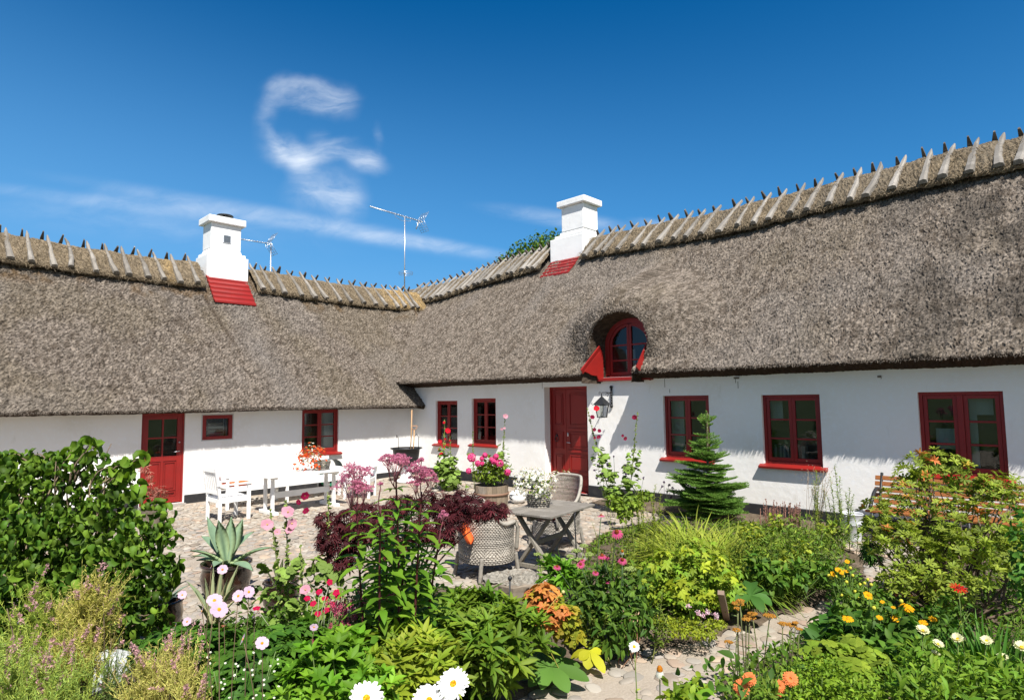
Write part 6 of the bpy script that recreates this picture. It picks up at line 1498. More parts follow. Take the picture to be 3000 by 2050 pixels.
# ---- flower baskets
def flower_basket(c, r, h, blobs, D, label, mix, blab, nfol=500, nfl=160, group=None):
    t = thing('wicker_basket', c, blab, 'basket', group); m = MB(); basket(m, (0, 0, 0), r*.85, r, h); obj(m, 'weave', 'wicker', t)
    t = plant('flowering_plant', np.array(c)+[0, 0, h*.7], label, 'flowers'); B = world_blobs(blobs); m = MB(); P, o = crown(B, nfol, .5); leafy(m, P, o, .035, .3, LANCE, (.22, .28, .03), (.15, .22, .02)); put(m, 'foliage', 'leaf', t)
    f = MB(); P, o = crown(B, nfl, .05)
    for (lo, hi, pc, cc, R, nn, pw) in mix:
        i0, i1 = int(lo*nfl), int(hi*nfl)
        for i in range(i0, i1):
            d = norm(o[i]+[0, 0, .5]+TOCAM(P[i])*.3); u = norm(np.cross(d, (0, 0, 1.)+rng.normal(0, .1, 3))); v = np.cross(d, u); a = np.arange(nn)*2*math.pi/nn; DD = np.cos(a)[:, None]*u+np.sin(a)[:, None]*v+d*.15
            f.leaves(np.repeat(P[i:i+1]+d*.012, nn, 0), DD, np.repeat(d[None], nn, 0), R*rng.uniform(.8, 1.2), R*pw, PETAL, np.array(pc)*rng.uniform(.85, 1.1), .2, .1)
            f.blobs(P[i:i+1]+d*.016, R*.3, cc, 5, 3)
    put(f, 'flowers', 'petal', t)
cb = np.array([6.12, 11.20, .724-.035])
flower_basket(cb, .155, .14, [(905, 1345, 11.9, 30), (882, 1355, 11.9, 22), (930, 1350, 11.9, 24), (915, 1322, 11.9, 24), (890, 1330, 11.9, 18), (940, 1325, 11.9, 14), (870, 1365, 11.8, 10)], 11.9, 'mixed orange and white flowers spilling from the basket on the white table',
              [(0, .5, (.72, .10, .03), (.5, .2, .02), .026, 5, .9), (.5, 1, (.82, .80, .72), (.6, .5, .1), .018, 7, .5)], 'wicker basket of orange and white flowers on the white table', 420, 230, 'wicker flower baskets')
cb = np.array([5.60, 5.02, .716])
flower_basket(cb, .145, .15, [(1565, 1425, 7.35, 40), (1530, 1405, 7.4, 28), (1600, 1415, 7.4, 32), (1540, 1385, 7.45, 16), (1590, 1440, 7.25, 26), (1570, 1395, 7.4, 24), (1520, 1425, 7.3, 18)], 7.35, 'mass of small white daisies in the wicker basket on the wooden table',
              [(0, 1, (.84, .83, .78), (.70, .50, .08), .017, 8, .5)], 'grey wicker basket of white daisies on the weathered wooden table', 600, 330, 'wicker flower baskets')
pb = onground(1645, 9.4)
pot(pb, [(0, 0), (.13, 0), (.17, .3), (.18, .36), (.165, .36)], 'plain pot of white flowers behind the far wicker armchair', 'terracotta')
t = plant('flowering_plant', pb+[0, 0, .33], 'second mass of small white flowers, right behind the table basket', 'flowers'); m = MB(); B = world_blobs([(1645, 1415, 9.4, 30), (1660, 1395, 9.4, 18), (1625, 1400, 9.4, 20), (1650, 1450, 9.4, 26)]); P, o_ = crown(B, 700, .5); leafy(m, P, o_, .05, .25, LANCE, (.12, .2, .03), (.08, .15, .02)); put(m, 'foliage', 'leaf', t)
f = MB(); P, o_ = crown(B[:3], 130, .1)
for i in range(130):
    a = np.arange(8)*math.pi/4; d = norm(o_[i]+[-.2, -.2, .7]); u = norm(np.cross(d, (0, 1, .1))); v = np.cross(d, u); f.leaves(np.repeat(P[i:i+1], 8, 0), np.cos(a)[:, None]*u+np.sin(a)[:, None]*v, np.repeat(d[None], 8, 0), .018, .009, PETAL, (.83, .82, .78), .2, .1); f.blobs(P[i:i+1]+d*.004, .006, (.7, .5, .08), 5, 3)
put(f, 'flowers', 'petal', t)

# ---- young fir
b = onground(2080, 9.7); tip = spot(2072, 1208, 9.7); HF = float(tip[2]-b[2])
t = plant('fir_tree', b, 'small young fir tree with tiered branches before the right wing wall', 'tree')
m = MB(); s = MB(); s.tube([b, b+[0, 0, HF*.5], tip], [.035, .022, .008], 8, (.13, .10, .07))
def shoot(a, d, L, r=.022):
    k = max(8, int(L/.0040)); tt = np.linspace(0, 1, k)[:, None]; P = a+d*L*tt+np.array([0, 0, 1])*(.05*L*tt**2); n_ = rdir(k); n_ = norm(n_-d*np.sum(n_*d, 1, keepdims=True)); n_[:, 2] = np.abs(n_[:, 2])*.8
    m.leaves(P, norm(n_+d*.5), rdir(k), r*1.25, .0085, NEEDLE, cols((.085, .19, .028), (.17, .28, .055), k, .7, 1.3), 0, 0, True)
levels = [(.10, .60, 13), (.17, .72, 15), (.25, .60, 14), (.33, .66, 14), (.41, .50, 12), (.48, .50, 11), (.55, .36, 10), (.61, .34, 9), (.67, .24, 8), (.73, .19, 6), (.84, .10, 5), (.91, .19, 5)]
for (h, R_, n) in levels:
    a0 = rng.uniform(0, 6.28)
    for k in range(n):
        a = a0+k*2*math.pi/n+rng.normal(0, .1); d = norm(np.array([math.cos(a), math.sin(a), .10+.4*(h > .8)+.25*(h > .5)+rng.normal(0, .10)])); L = R_*rng.uniform(.62, 1.15); p0 = b+[0, 0, h*HF+rng.normal(0, .045)]
        s.tube([p0, p0+d*L*.9], [.007, .003], 4, (.14, .11, .07)); shoot(p0+d*L*.25, d, L*.78)
        ns = int(L/.055); sd_ = norm(np.cross(d, (0, 0, 1.)))
        for q in range(1, ns+1):
            f0 = q/(ns+1.0); base_ = p0+d*L*f0
            for sg in (-1, 1):
                l = (L*.52)*(1.05-f0)+.045; dd = norm(d*.75+sd_*sg*.8+np.array([0, 0, .05])); shoot(base_, dd, l)
                if l > .14: shoot(base_+dd*l*.45, norm(dd+d*.6), l*.45); shoot(base_+dd*l*.45, norm(dd-d*.1+sd_*sg*.5), l*.4)
shoot(tip-[0, 0, .18], np.array([0, 0, 1.]), .19, .03); shoot(tip-[0, 0, .42], np.array([0, 0, 1.]), .2, .018)
put(m, 'crown', 'leaf_matt', t); put(s, 'trunk', 'bark', t)

# ---- tree beyond the tall roof
t = plant('broadleaf_tree', (21.7, 20.0, 0), 'dark green leafy tree top showing above the ridge left of the right-hand chimney', 'tree')
B = [(spot(a, b, 30), r*30/F, .8) for a, b, r in ((1560, 770, 75), (1620, 745, 60), (1500, 790, 50), (1680, 760, 60), (1530, 745, 35), (1590, 715, 35), (1640, 705, 30), (1475, 765, 18), (1600, 850, 90), (1700, 840, 90))]
m = MB(); P, o_ = crown(B, 9000, .3); P = P+rng.normal(0, .12, P.shape); leafy(m, P, o_, .16, .6, OVATE, (.05, .11, .012), (.10, .17, .02), flat=True); put(m, 'crown', 'leaf', t)
m = MB(); m.tube([(21.7, 20, 0), (21.6, 20.1, 4), (21.7, 20, 8)], [.28, .2, .08], 9, (.1, .08, .06))
for c, r, f_ in B: m.tube([(21.6, 20.1, 4.5), c-[0, 0, r*.3], c], [.1, .05, .02], 6, (.1, .08, .06))
put(m, 'trunk', 'bark', t)
# ------------------------------------------------------------------ middle border
leafmass('coral_bells', [(1600, 1775, 4.4, 55), (1640, 1810, 4.3, 50), (1680, 1850, 4.3, 35), (1560, 1760, 4.5, 30)], 260, 'coral bells with yellow-green rounded leaves right of the big peony', 'perennial', palmate, st=6, L=.05, ratio=.75, a=(.22, .26, .02), b=(.30, .22, .02), lobes=5, spread=1.9, side=.9, shape=ROUND)
leafmass('coral_bells', [(1590, 1755, 4.35, 40), (1610, 1810, 4.2, 30), (1640, 1790, 4.2, 22), (1570, 1800, 4.2, 22)], 105, 'orange and salmon red leaved coral bells beside the tree stump', 'perennial', palmate, L=.062, ratio=.62, a=(.52, .14, .05), b=(.48, .22, .05), lobes=5, spread=1.9, side=.9, shape=OVATE)
def rosette_plant(px, py, D, tipsl, label, ca, w, name='broad_leaved_plant', r=1.0, fold=.2, curl=.5):
    b = grd(px, py) if D is None else onground(px, D); t = plant(name, b, label, 'perennial'); m = MB(); c = spot(px, py, depth(*b)); c[2] = max(c[2], b[2]+.03)
    for (a, e, dd) in tipsl:
        q = spot(a, e, depth(*b)+dd); L = np.linalg.norm(q-c); d = (q-c)/L; m.leaves([c], norm(d+np.array([0, 0, .35*curl]))[None], norm(np.array([0, 0, 1.])+TOCAM(c)*.6-d*.3)[None], L*1.06, w*rng.uniform(.85, 1.1), [(0, .15), (.15, .35), (.35, .85), (.6, 1.0), (.82, .75), (.95, .35), (1, .05)], cols(ca, np.array(ca)*.8, 1, .85, 1.2), curl, fold)
    put(m, 'foliage', 'leaf', t); return t
rosette_plant(1612, 1955, 4.25, [(1565, 1895, .2), (1600, 1885, .25), (1650, 1890, .2), (1555, 2005, -.15), (1720, 1990, -.1), (1660, 2020, -.2), (1700, 1945, .1), (1590, 2010, -.2), (1630, 1985, -.1), (1560, 1930, .1), (1525, 1985, 0), (1640, 1925, .15)], 'low rosette of broad mid green leaves at the edge of the cobbled path', (.10, .20, .035), .115)
rosette_plant(1718, 1895, 4.6, [(1665, 1820, .1), (1700, 1830, .1), (1775, 1842, .1), (1690, 1855, 0), (1775, 1902, 0)], 'upright plant with yellowing leaves left of the sandy patch', (.34, .34, .02), .06)
rosette_plant(1728, 1905, 4.5, [(1768, 1965, -.15), (1722, 1955, -.1), (1700, 1930, -.05), (1765, 1910, 0), (1670, 1925, .05)], 'plant with one bright yellow wilted leaf hanging over the sand', (.42, .40, .02), .085, fold=.1)
m = MB(); b = onground(1660, 4.3); t = plant('seed_stalk', b, 'thin straw yellow stalk with a round seed head leaning over the orange leaves', 'seed stalk'); p = spot(1650, 1733, 4.1); m.tube(np.vstack([curve(b, spot(1575, 1832, 4.1), 0), curve(spot(1575, 1832, 4.1), p, .02)[1:]]), .003, 5, (.42, .34, .08)); put(m, 'stem', 'stem', t); m = MB(); m.blobs([p], .012, (.55, .50, .22), 8, 6); put(m, 'seed_head', 'leaf_matt', t)
# echinaceas
tE = plant('coneflower', onground(1790, 4.8), 'group of purple-pink coneflowers with dark green leaves right of the stake', 'flower', None)
m = MB(); s = MB(); B = world_blobs([(1780, 1740, 4.8, 75), (1830, 1790, 4.7, 70), (1740, 1770, 4.7, 50), (1860, 1730, 4.9, 50), (1800, 1850, 4.6, 55), (1760, 1690, 4.9, 30), (1880, 1810, 4.7, 40)]); P, o_ = crown(B, 1150, .5); leafy(m, P, o_, .085, .36, LANCE, (.04, .10, .014), (.10, .17, .018), curl=.9); put(m, 'foliage', 'leaf', tE)
be = np.array(tE.location)
for (a, c, sc, D) in ((1807, 1559, 1.35, 4.6), (1761, 1509, .85, 4.9), (1632, 1659, .9, 4.6), (1701, 1652, .95, 4.6), (1764, 1627, 1.0, 4.7), (1745, 1676, .8, 4.7), (1780, 1703, .6, 4.7), (1823, 1640, 1.0, 4.7), (1706, 1640, .7, 4.9), (1778, 1632, .7, 4.8), (1823, 1615, .8, 4.9)):
    p = spot(a, c, D); flower('echinacea' if (a, c) not in ((1823, 1615),) else 'white_echinacea', p, norm(np.array([0, 0, 1.])+TOCAM(p)*.45+rng.normal(0, .2, 3)), tE, scale=sc*.9); s.tube(curve(be+rng.normal(0, .1, 3)*[1, 1, 0], p-[0, 0, .01], 0, rng.normal(0, .04)), .0035, 5, (.06, .10, .04))
put(s, 'stem', 'stem', tE)
# sedum heads
def sedum(bl, label, D, ca=(.30, .38, .12)):
    t = plant('stonecrop', onground(bl[0][0], D), label, 'perennial', 'pale green stonecrops'); f = MB(); s = MB(); m = MB(); b = np.array(t.location)
    for (a, c, r) in bl:
        p = spot(a, c, D); rr = r*D/F; k = int(60*(r/12)**2)+30; d = rdir(k); d[:, 2] = np.abs(d[:, 2])*.45; f = MB(); f.blobs(p+d*rr*rng.uniform(.5, 1, (k, 1)), .007, cols(ca, np.array(ca)*.8, k), 5, 3); put(f, 'flower_head', 'leaf_matt', t); s.tube(curve(b, p-[0, 0, .01], 0, rng.normal(0, .03)), .005, 5, (.25, .30, .10))
        q = b+(p-b)*rng.uniform(.3, .95, (14, 1)); leafy(m, q, rdir(14), .05, .5, OVATE, (.25, .33, .08), (.18, .26, .06))
    put(s, 'stem', 'stem', t); put(m, 'foliage', 'leaf', t)
sedum([(1574, 1624, 11), (1601, 1626, 11), (1588, 1640, 6)], 'pair of small flat pale green stonecrop heads behind the tree stump', 5.6)
sedum([(1690, 1615, 16), (1710, 1600, 14), (1670, 1630, 12), (1725, 1625, 14), (1695, 1640, 14), (1650, 1640, 10)], 'loose pale green stonecrop between table legs and coneflowers', 5.7)
sedum([(1845, 1668, 18), (1832, 1682, 12)], 'round pale green stonecrop head right of the coneflowers', 4.9)
leafmass('leafy_perennial', [(1620, 1668, 5.2, 22), (1655, 1700, 5.1, 28), (1640, 1680, 5.1, 24)], 60, 'clump of upright strap-shaped bright green leaves beside the tree stump', 'perennial', upright_leaves, L=.15, ratio=.22, a=(.08, .2, .015), b=(.13, .26, .02), n=4)
# yellow-green shrublets and stems
def leafy_stems(lst, D, label, ca, cb, L=.045, ratio=.4, name='leafy_perennial', col=(.20, .22, .06), dens=.022, group=None, spread=.10, bx=None, cat='perennial', shape=LANCE, start=.25):
    b = onground(bx if bx else np.mean([q[0] for q in lst]), D); t = plant(name, b, label, cat, group); m = MB(); s = MB()
    for (a, c) in lst:
        p = spot(a, c, D+rng.normal(0, .12)); bb = np.array([p[0], p[1], b[2]])*.65+b*.35+rng.normal(0, spread*.4, 3)*[1, 1, 0]; path = curve(bb, p, 0, rng.normal(0, .05), 10); s.tube(path, np.linspace(.005, .0018, 10), 4, col)
        k = max(5, int(np.linalg.norm(p-bb)/dens)); tt = np.linspace(start, 1, k); q = np.stack([np.interp(tt, np.linspace(0, 1, 10), path[:, i]) for i in range(3)], 1); q = np.repeat(q, 2, 0); d = rdir(2*k); d[:, 2] = .35+.4*rng.random(2*k); ll = L*np.repeat(1.15-.5*tt, 2)
        m.leaves(q, norm(d), norm(np.array([0, 0, 1.])-d*.3), ll, ll*ratio, shape, cols(ca, cb, 2*k, .65, 1.3), .6, .3)
    put(m, 'foliage', 'leaf', t); put(s, 'stem', 'stem', t); return t
leafy_stems([(1862, 1425), (1880, 1440), (1905, 1455), (1920, 1420), (1935, 1445), (1890, 1480), (1870, 1490), (1940, 1480), (1915, 1500), (1850, 1465)], 7.9, 'open yellow-green leafy stems right of the door hollyhocks', (.28, .32, .03), (.20, .26, .03), L=.055)
leafy_stems([(1850, 1500), (1880, 1515), (1925, 1530), (1950, 1520), (1900, 1560), (1870, 1580), (1840, 1560), (1960, 1560), (1930, 1590), (1890, 1610), (1855, 1620), (1835, 1520)], 6.8, 'loose yellow-green perennial with small leaves right of the tall coneflower', (.26, .30, .03), (.18, .24, .03), L=.05)
leafy_stems([(1790, 1480), (1775, 1510), (1735, 1530), (1745, 1560), (1805, 1500), (1838, 1490)], 7.2, 'thin green stems with narrow leaves behind the topmost coneflower', (.16, .22, .03), (.12, .18, .03), L=.05, ratio=.2, dens=.04)
leafmass('leafy_perennial', [(1830, 1500, 9.2, 22), (1800, 1470, 9.6, 20), (1860, 1470, 9.2, 20), (1890, 1450, 9.3, 16)], 420, 'light green leafy clump at the feet of the door hollyhocks', 'perennial', lambda m, P, o: leafy(m, P, o, .07, .7, OVATE, (.20, .28, .03), (.14, .22, .02)))
# golden hakone grass
def grass(bl, n, label, ca, cb, L=.35, w=.011, name='ornamental_grass', group=None, up=.9, spread=.9, curl=1.7):
    B = [(onground(b[0], b[1]), b[2]*b[1]/F) for b in bl]; t = plant(name, B[0][0], label, 'grass plant', group); m = MB(); idx = rng.integers(0, len(B), n)
    c = np.array([b[0] for b in B])[idx]; r = np.array([b[1] for b in B])[idx]; a = rng.uniform(0, 6.28, n); q = np.sqrt(rng.random(n))
    P = c+np.stack([np.cos(a)*q*r, np.sin(a)*q*r, .0*q+.02], 1); out = np.stack([np.cos(a), np.sin(a), 0*a], 1); D = norm(out*rng.uniform(.1, spread, (n, 1))+np.array([0, 0, up])+rng.normal(0, .12, (n, 3)))
    m.leaves(P, D, norm(np.array([0, 0, 1.])-out*.6+rng.normal(0, .1, (n, 3))), L*rng.uniform(.6, 1.2, n), w*rng.uniform(.7, 1.2, n), [(0, .7), (.2, 1), (.4, 1), (.6, .9), (.8, .6), (1, .05)], cols(ca, cb, n, .7, 1.25), curl*rng.uniform(.4, 1.3, n), .1, False); put(m, 'foliage', 'leaf', t); return t
grass([(2060, 7.0, 95), (1990, 6.9, 60), (2140, 6.9, 75), (2080, 6.5, 70), (2030, 7.6, 70)], 4200, 'golden yellow-green ornamental grass in front of the fir', (.36, .37, .06), (.22, .29, .03), L=.62, w=.015, curl=2.3)
grass([(2290, 6.6, 60), (2230, 6.3, 60), (2180, 6.0, 50)], 1500, 'green ornamental grass right of the golden one', (.12, .21, .03), (.19, .24, .03), L=.50, w=.013, curl=2.0)
grass([(2420, 6.5, 36), (2390, 6.3, 30)], 360, 'upright dark green grass blades above the bend of the path', (.06, .17, .02), (.12, .22, .03), L=.34, curl=.9, w=.013)
# geranium mound
leafmass('cranesbill', [(1990, 1690, 5.6, 110, .7), (2090, 1700, 5.5, 90, .7), (1920, 1700, 5.6, 65), (2050, 1650, 5.8, 75), (2130, 1740, 5.3, 45), (2020, 1760, 5.3, 60), (1900, 1740, 5.4, 40)], 1050, 'broad yellow-green cranesbill mound in the middle border', 'perennial', palmate, st=14, L=.060, ratio=.45, a=(.15, .27, .02), b=(.26, .30, .025), lobes=5, spread=1.9)
leafmass('cranesbill', [(1945, 1630, 5.5, 14), (2010, 1620, 5.5, 12), (2000, 1720, 5.0, 22), (1960, 1725, 5.0, 14), (2080, 1745, 5.0, 20), (2075, 1655, 5.2, 14), (2110, 1640, 5.3, 16), (2140, 1690, 5.1, 14), (1925, 1660, 5.2, 10)], 56, 'bright yellow leaves of the cranesbill along its top and lower edge', 'perennial', palmate, L=.08, ratio=.5, a=(.36, .40, .03), b=(.30, .36, .025), lobes=5, spread=1.9)
leafmass('leafy_perennial', [(2230, 1590, 6.3, 50), (2290, 1580, 6.4, 60), (2350, 1570, 6.5, 60), (2250, 1650, 5.9, 55), (2330, 1640, 6.0, 60), (2400, 1610, 6.2, 50), (2450, 1570, 6.5, 50), (2370, 1665, 5.9, 35)], 2500, 'dense feathery green perennials in the middle border left of the zinc bucket', 'perennial', lambda m, P, o: leafy(m, P, o, .055, .26, LANCE, (.09, .18, .02), (.21, .26, .03), droop=0, lo=.4, hi=1.5), st=30)
leafmass('leafy_perennial', [(2260, 1690, 5.7, 40), (2330, 1690, 5.7, 36), (2400, 1670, 5.8, 36), (2210, 1650, 5.8, 30)], 420, 'broad-leaved dark green plants along the path edge below the feathery perennials', 'perennial', lambda m, P, o: leafy(m, P, o, .085, .45, OVATE, (.05, .13, .016), (.12, .20, .02)), st=8)
leafmass('leafy_perennial', [(2200, 1560, 6.5, 30), (2270, 1530, 6.6, 22), (2350, 1610, 6.0, 24), (2290, 1640, 5.8, 20), (2430, 1540, 6.6, 20)], 330, 'yellowish leafy patches scattered among the feathery perennials', 'perennial', lambda m, P, o: leafy(m, P, o, .06, .5, OVATE, (.32, .34, .03), (.22, .27, .03)))
leafy_stems([(rng.uniform(2200, 2480), rng.uniform(1500, 1570)) for _ in range(26)], 6.9, 'upright green stems rising from the feathery perennials below the fourth window', (.12, .20, .02), (.20, .26, .03), L=.05, ratio=.25)
leafy_stems([(2445, 1363), (2432, 1400), (2460, 1400), (2476, 1440), (2490, 1430), (2500, 1450), (2420, 1440), (2450, 1440), (2465, 1470), (2490, 1480), (2440, 1480)], 7.8, 'tall leafy willowherb stems against the white wall under the fourth window', (.14, .23, .03), (.20, .27, .04), L=.065, ratio=.25, start=.15, dens=.018)
leafy_stems([(2393, 1380), (2400, 1400), (2385, 1410), (2410, 1420), (2380, 1430), (2415, 1440), (2395, 1450)], 8.0, 'shorter yellow-green willowherb stems left of the tall ones', (.22, .27, .04), (.18, .24, .03), L=.055, ratio=.3, dens=.02)
t = plant('airy_grass', onground(2378, 8.0), 'wisp of airy brown seed stalks against the wall left of the willowherb', 'grass plant'); s = MB(); b = np.array(t.location)
for _ in range(16):
    p = spot(rng.uniform(2360, 2440), rng.uniform(1370, 1450), 8.0); path = curve(b+rng.normal(0, .04, 3)*[1, 1, 0], p, 0, rng.normal(0, .05), 9); s.tube(path, .0022, 4, (.30, .22, .14)); s.blobs(p+rng.normal(0, .05, (10, 3)), .006, (.34, .26, .18), 4, 3)
put(s, 'stem', 'stem', t)
t = plant('dried_stalks', onground(2290, 8.8), 'row of reddish brown dried flower stalks along the tarred plinth', 'dried stalks'); s = MB()
for _ in range(46):
    px = rng.uniform(2222, 2345); p = spot(px, rng.uniform(1462, 1500), 8.8); b = onground(px+rng.normal(0, 4), 8.8); s.tube([b, (b+p)/2+rng.normal(0, .01, 3), p], .004, 4, cols((.22, .11, .07), (.16, .08, .06), 1)[0]); k = 14; s.blobs(b+(p-b)*rng.uniform(.35, 1, (k, 1))+rng.normal(0, .006, (k, 3)), .008, (.20, .10, .08), 4, 3)
put(s, 'stem', 'stem', t)
rosette_plant(2200, 1745, 5.25, [(2160, 1700, .2), (2200, 1690, .3), (2240, 1715, .2), (2260, 1770, -.1), (2230, 1785, -.2), (2165, 1765, -.1), (2270, 1740, .1), (2150, 1735, .1)], 'dark green hosta with big smooth leaves beside the path', (.06, .15, .025), .11, 'hosta', fold=.35, curl=.9)
leafmass('low_edging_plant', [(1990, 1835, 4.85, 60, .3), (2050, 1845, 4.8, 55, .3), (1940, 1820, 4.9, 40, .35), (2100, 1825, 4.9, 30, .3)], 1500, 'low yellow-green edging plant spilling onto the cobbled path', 'perennial', lambda m, P, o: leafy(m, P, o, .028, .45, OVATE, (.28, .30, .02), (.19, .25, .02)))
t = plant('sweet_william', onground(2060, 4.9), 'pale pink and white sweet william flower heads over the edging plant', 'flower')
for (a, c, r) in ((2045, 1795, 10), (2060, 1802, 10), (2073, 1793, 9), (2095, 1798, 11), (2100, 1806, 8), (2018, 1775, 7)):
    f = MB(); p = spot(a, c, 4.75); k = 50; d = rdir(k); f.leaves(p+d*r*4.75/F*rng.random((k, 1)), rdir(k), norm(d+TOCAM(p)), .010, .010, ROUND, cols((.70, .36, .46), (.78, .68, .70), k), .1, .1); put(f, 'flower_head', 'petal', t)
s = MB(); stems(s, np.array(t.location), [spot(2060, 1802, 4.75), spot(2095, 1800, 4.75), spot(2018, 1778, 4.75)], .004, (.14, .2, .05)); put(s, 'stem', 'stem', t)
leafy_stems([(1940, 1740), (1960, 1790), (1935, 1780), (1700, 1790), (1740, 1810), (1780, 1800), (1720, 1760)], 4.7, 'greenish stems with small leaves in front of the coneflower foliage', (.17, .22, .03), (.12, .18, .03), L=.06)
t = plant('dried_stalks', onground(1835, 4.6), 'few withered brown stems at the sandy edge of the middle border', 'dried stalks'); s = MB(); b = np.array(t.location)
for (a, c) in ((1828, 1790), (1850, 1805), (1862, 1820), (1835, 1830), (1870, 1850), (1815, 1850), (1885, 1850), (1845, 1850)):
    p = spot(a, c, 4.6); s.tube(curve(b+rng.normal(0, .06, 3)*[1, 1, 0], p, 0, .02), .003, 4, (.28, .14, .08)); s.leaves(p+rng.normal(0, .03, (5, 3)), rdir(5), rdir(5), .03, .008, LANCE, (.42, .28, .17), .8, .3)
put(s, 'stem', 'stem', t)

# ------------------------------------------------------------------ near daisies, yarrow, dahlias
t = plant('shasta_daisy', onground(1250, 1.95), 'three very large white daisies with orange centres at the bottom edge', 'flower'); s = MB()
for (a, c, D, sc, fc) in ((1327, 2003, 1.72, .98, .95), (1258, 2052, 1.70, 1.0, .6), (1073, 2046, 1.70, 1.02, .85)):
    p = spot(a, c, D); flower('big_daisy', p, norm(TOCAM(p)*fc+np.array([0, 0, .45])+np.array([0, -.15, 0])), t, scale=sc); s.tube(curve(onground(a-10, 1.85), p-TOCAM(p)*.01, 0, .02), .003, 6, (.10, .17, .04))
put(s, 'stem', 'stem', t)
def single(key, px, py, D, label, name, cat='flower', sc=1.0, fc=None, group=None, bxo=8):
    p = spot(px, py, D); b = onground(px+bxo, D); t = plant(name, b, label, cat, group); flower(key, p, face(p, .8, .35, .15) if fc is None else norm(np.array(fc, float)), t, scale=sc); s = MB(); s.tube(curve(b, p-[0, 0, .005], 0, rng.normal(0, .015), 9), .0028, 5, (.16, .22, .06)); k = 16; path = b+(p-b)*rng.uniform(.2, .8, (k, 1)); s.leaves(path, norm(rdir(k)+[0, 0, .6]), rdir(k), .035, .009, LANCE, cols(MG, YG, k), .5, .2); put(s, 'stem', 'stem', t)
single('daisy', 1858, 1893, 3.0, 'single white daisy on a tall thin stem in front of the path', 'daisy', sc=1.0)
single('white_echinacea', 1933, 1962, 2.9, 'white coneflower with drooping petals and orange cone over the path', 'coneflower', sc=.95, fc=(-.15, -.1, 1), bxo=2)
single('red_star', 2808, 1722, 3.6, 'flat bright red starry flower on a tall stem before the dark shrub base', 'red_flower', sc=1.05, fc=(-.2, -.25, 1), bxo=40)
t = plant('yarrow', onground(2230, 3.45), 'group of orange-ochre yarrow with flat heads in front of the path', 'flower'); f = MB(); s = MB(); b = np.array(t.location)
for (a, c, r) in ((2162, 1765, 18), (2168, 1757, 12), (2160, 1780, 10), (2195, 1805, 18), (2205, 1795, 14), (2185, 1812, 12), (2253, 1801, 19), (2292, 1824, 14), (2318, 1828, 16), (2340, 1840, 10), (2158, 1843, 13), (2135, 1878, 12), (2330, 1822, 9)):
    D = 3.3+rng.normal(0, .05); p = spot(a, c, D); rr = r*D/F; k = int(26*(r/10)**2)+20; aa = rng.uniform(0, 6.28, k); q = np.sqrt(rng.random(k)); f = MB(); f.blobs(p+np.stack([np.cos(aa)*q*rr, np.sin(aa)*q*rr, -.12*rr*q*q+rng.normal(0, .001, k)], 1), .0042, cols((.50, .22, .035), (.58, .32, .06), k, .75, 1.2), 5, 3); put(f, 'flower_head', 'petal', t)
    bb = b+np.array([rng.normal(0, .08), rng.normal(0, .08), 0]); bb = bb*.4+onground(a, D)*.6; s.tube(curve(bb, p-[0, 0, .03], 0, rng.normal(0, .02)), .003, 5, (.12, .13, .05))
    for q in range(5): an = q*1.26; s.tube([p-[0, 0, .03], p+np.array([math.cos(an), math.sin(an), -.1])*rr*.6], .0012, 4, (.16, .16, .06))
    k = 12; pp = bb+(p-bb)*rng.uniform(.2, .92, (k, 1)); s.leaves(pp, norm(rdir(k)+[0, 0, .5]), rdir(k), .035, .006, LANCE, cols((.14, .19, .05), (.09, .14, .04), k), .5, .1)
put(s, 'stem', 'stem', t)
t = plant('dahlia', onground(2180, 2.75), 'pair of salmon orange dahlias, left, at the lower edge', 'flower', 'salmon orange dahlias')
def dah(t, lst):
    s = MB(); b = np.array(t.location)
    for (a, c, sc) in lst:
        p = spot(a, c, 2.7); flower('dahlia', p, face(p, 1.0, .2, .2), t, scale=sc); s.tube(curve(b+rng.normal(0, .04, 3)*[1, 1, 0], p, 0, .02), .004, 5, (.12, .16, .05))
    P = b+rng.normal(0, .12, (60, 3))*[1, 1, 0]+np.stack([np.zeros(60), np.zeros(60), rng.uniform(.2, .8, 60)], 1); leafy(s, P, rdir(60), .07, .5, OVATE, DG, MG); put(s, 'stem', 'leaf', t)
dah(t, [(2172, 2014, .95), (2196, 1988, .85)])
t = plant('dahlia', onground(2300, 2.75), 'cluster of smaller salmon dahlias, right, at the lower edge', 'flower', 'salmon orange dahlias'); dah(t, [(2284, 2008, .65), (2315, 1988, .8), (2285, 2026, .5)])

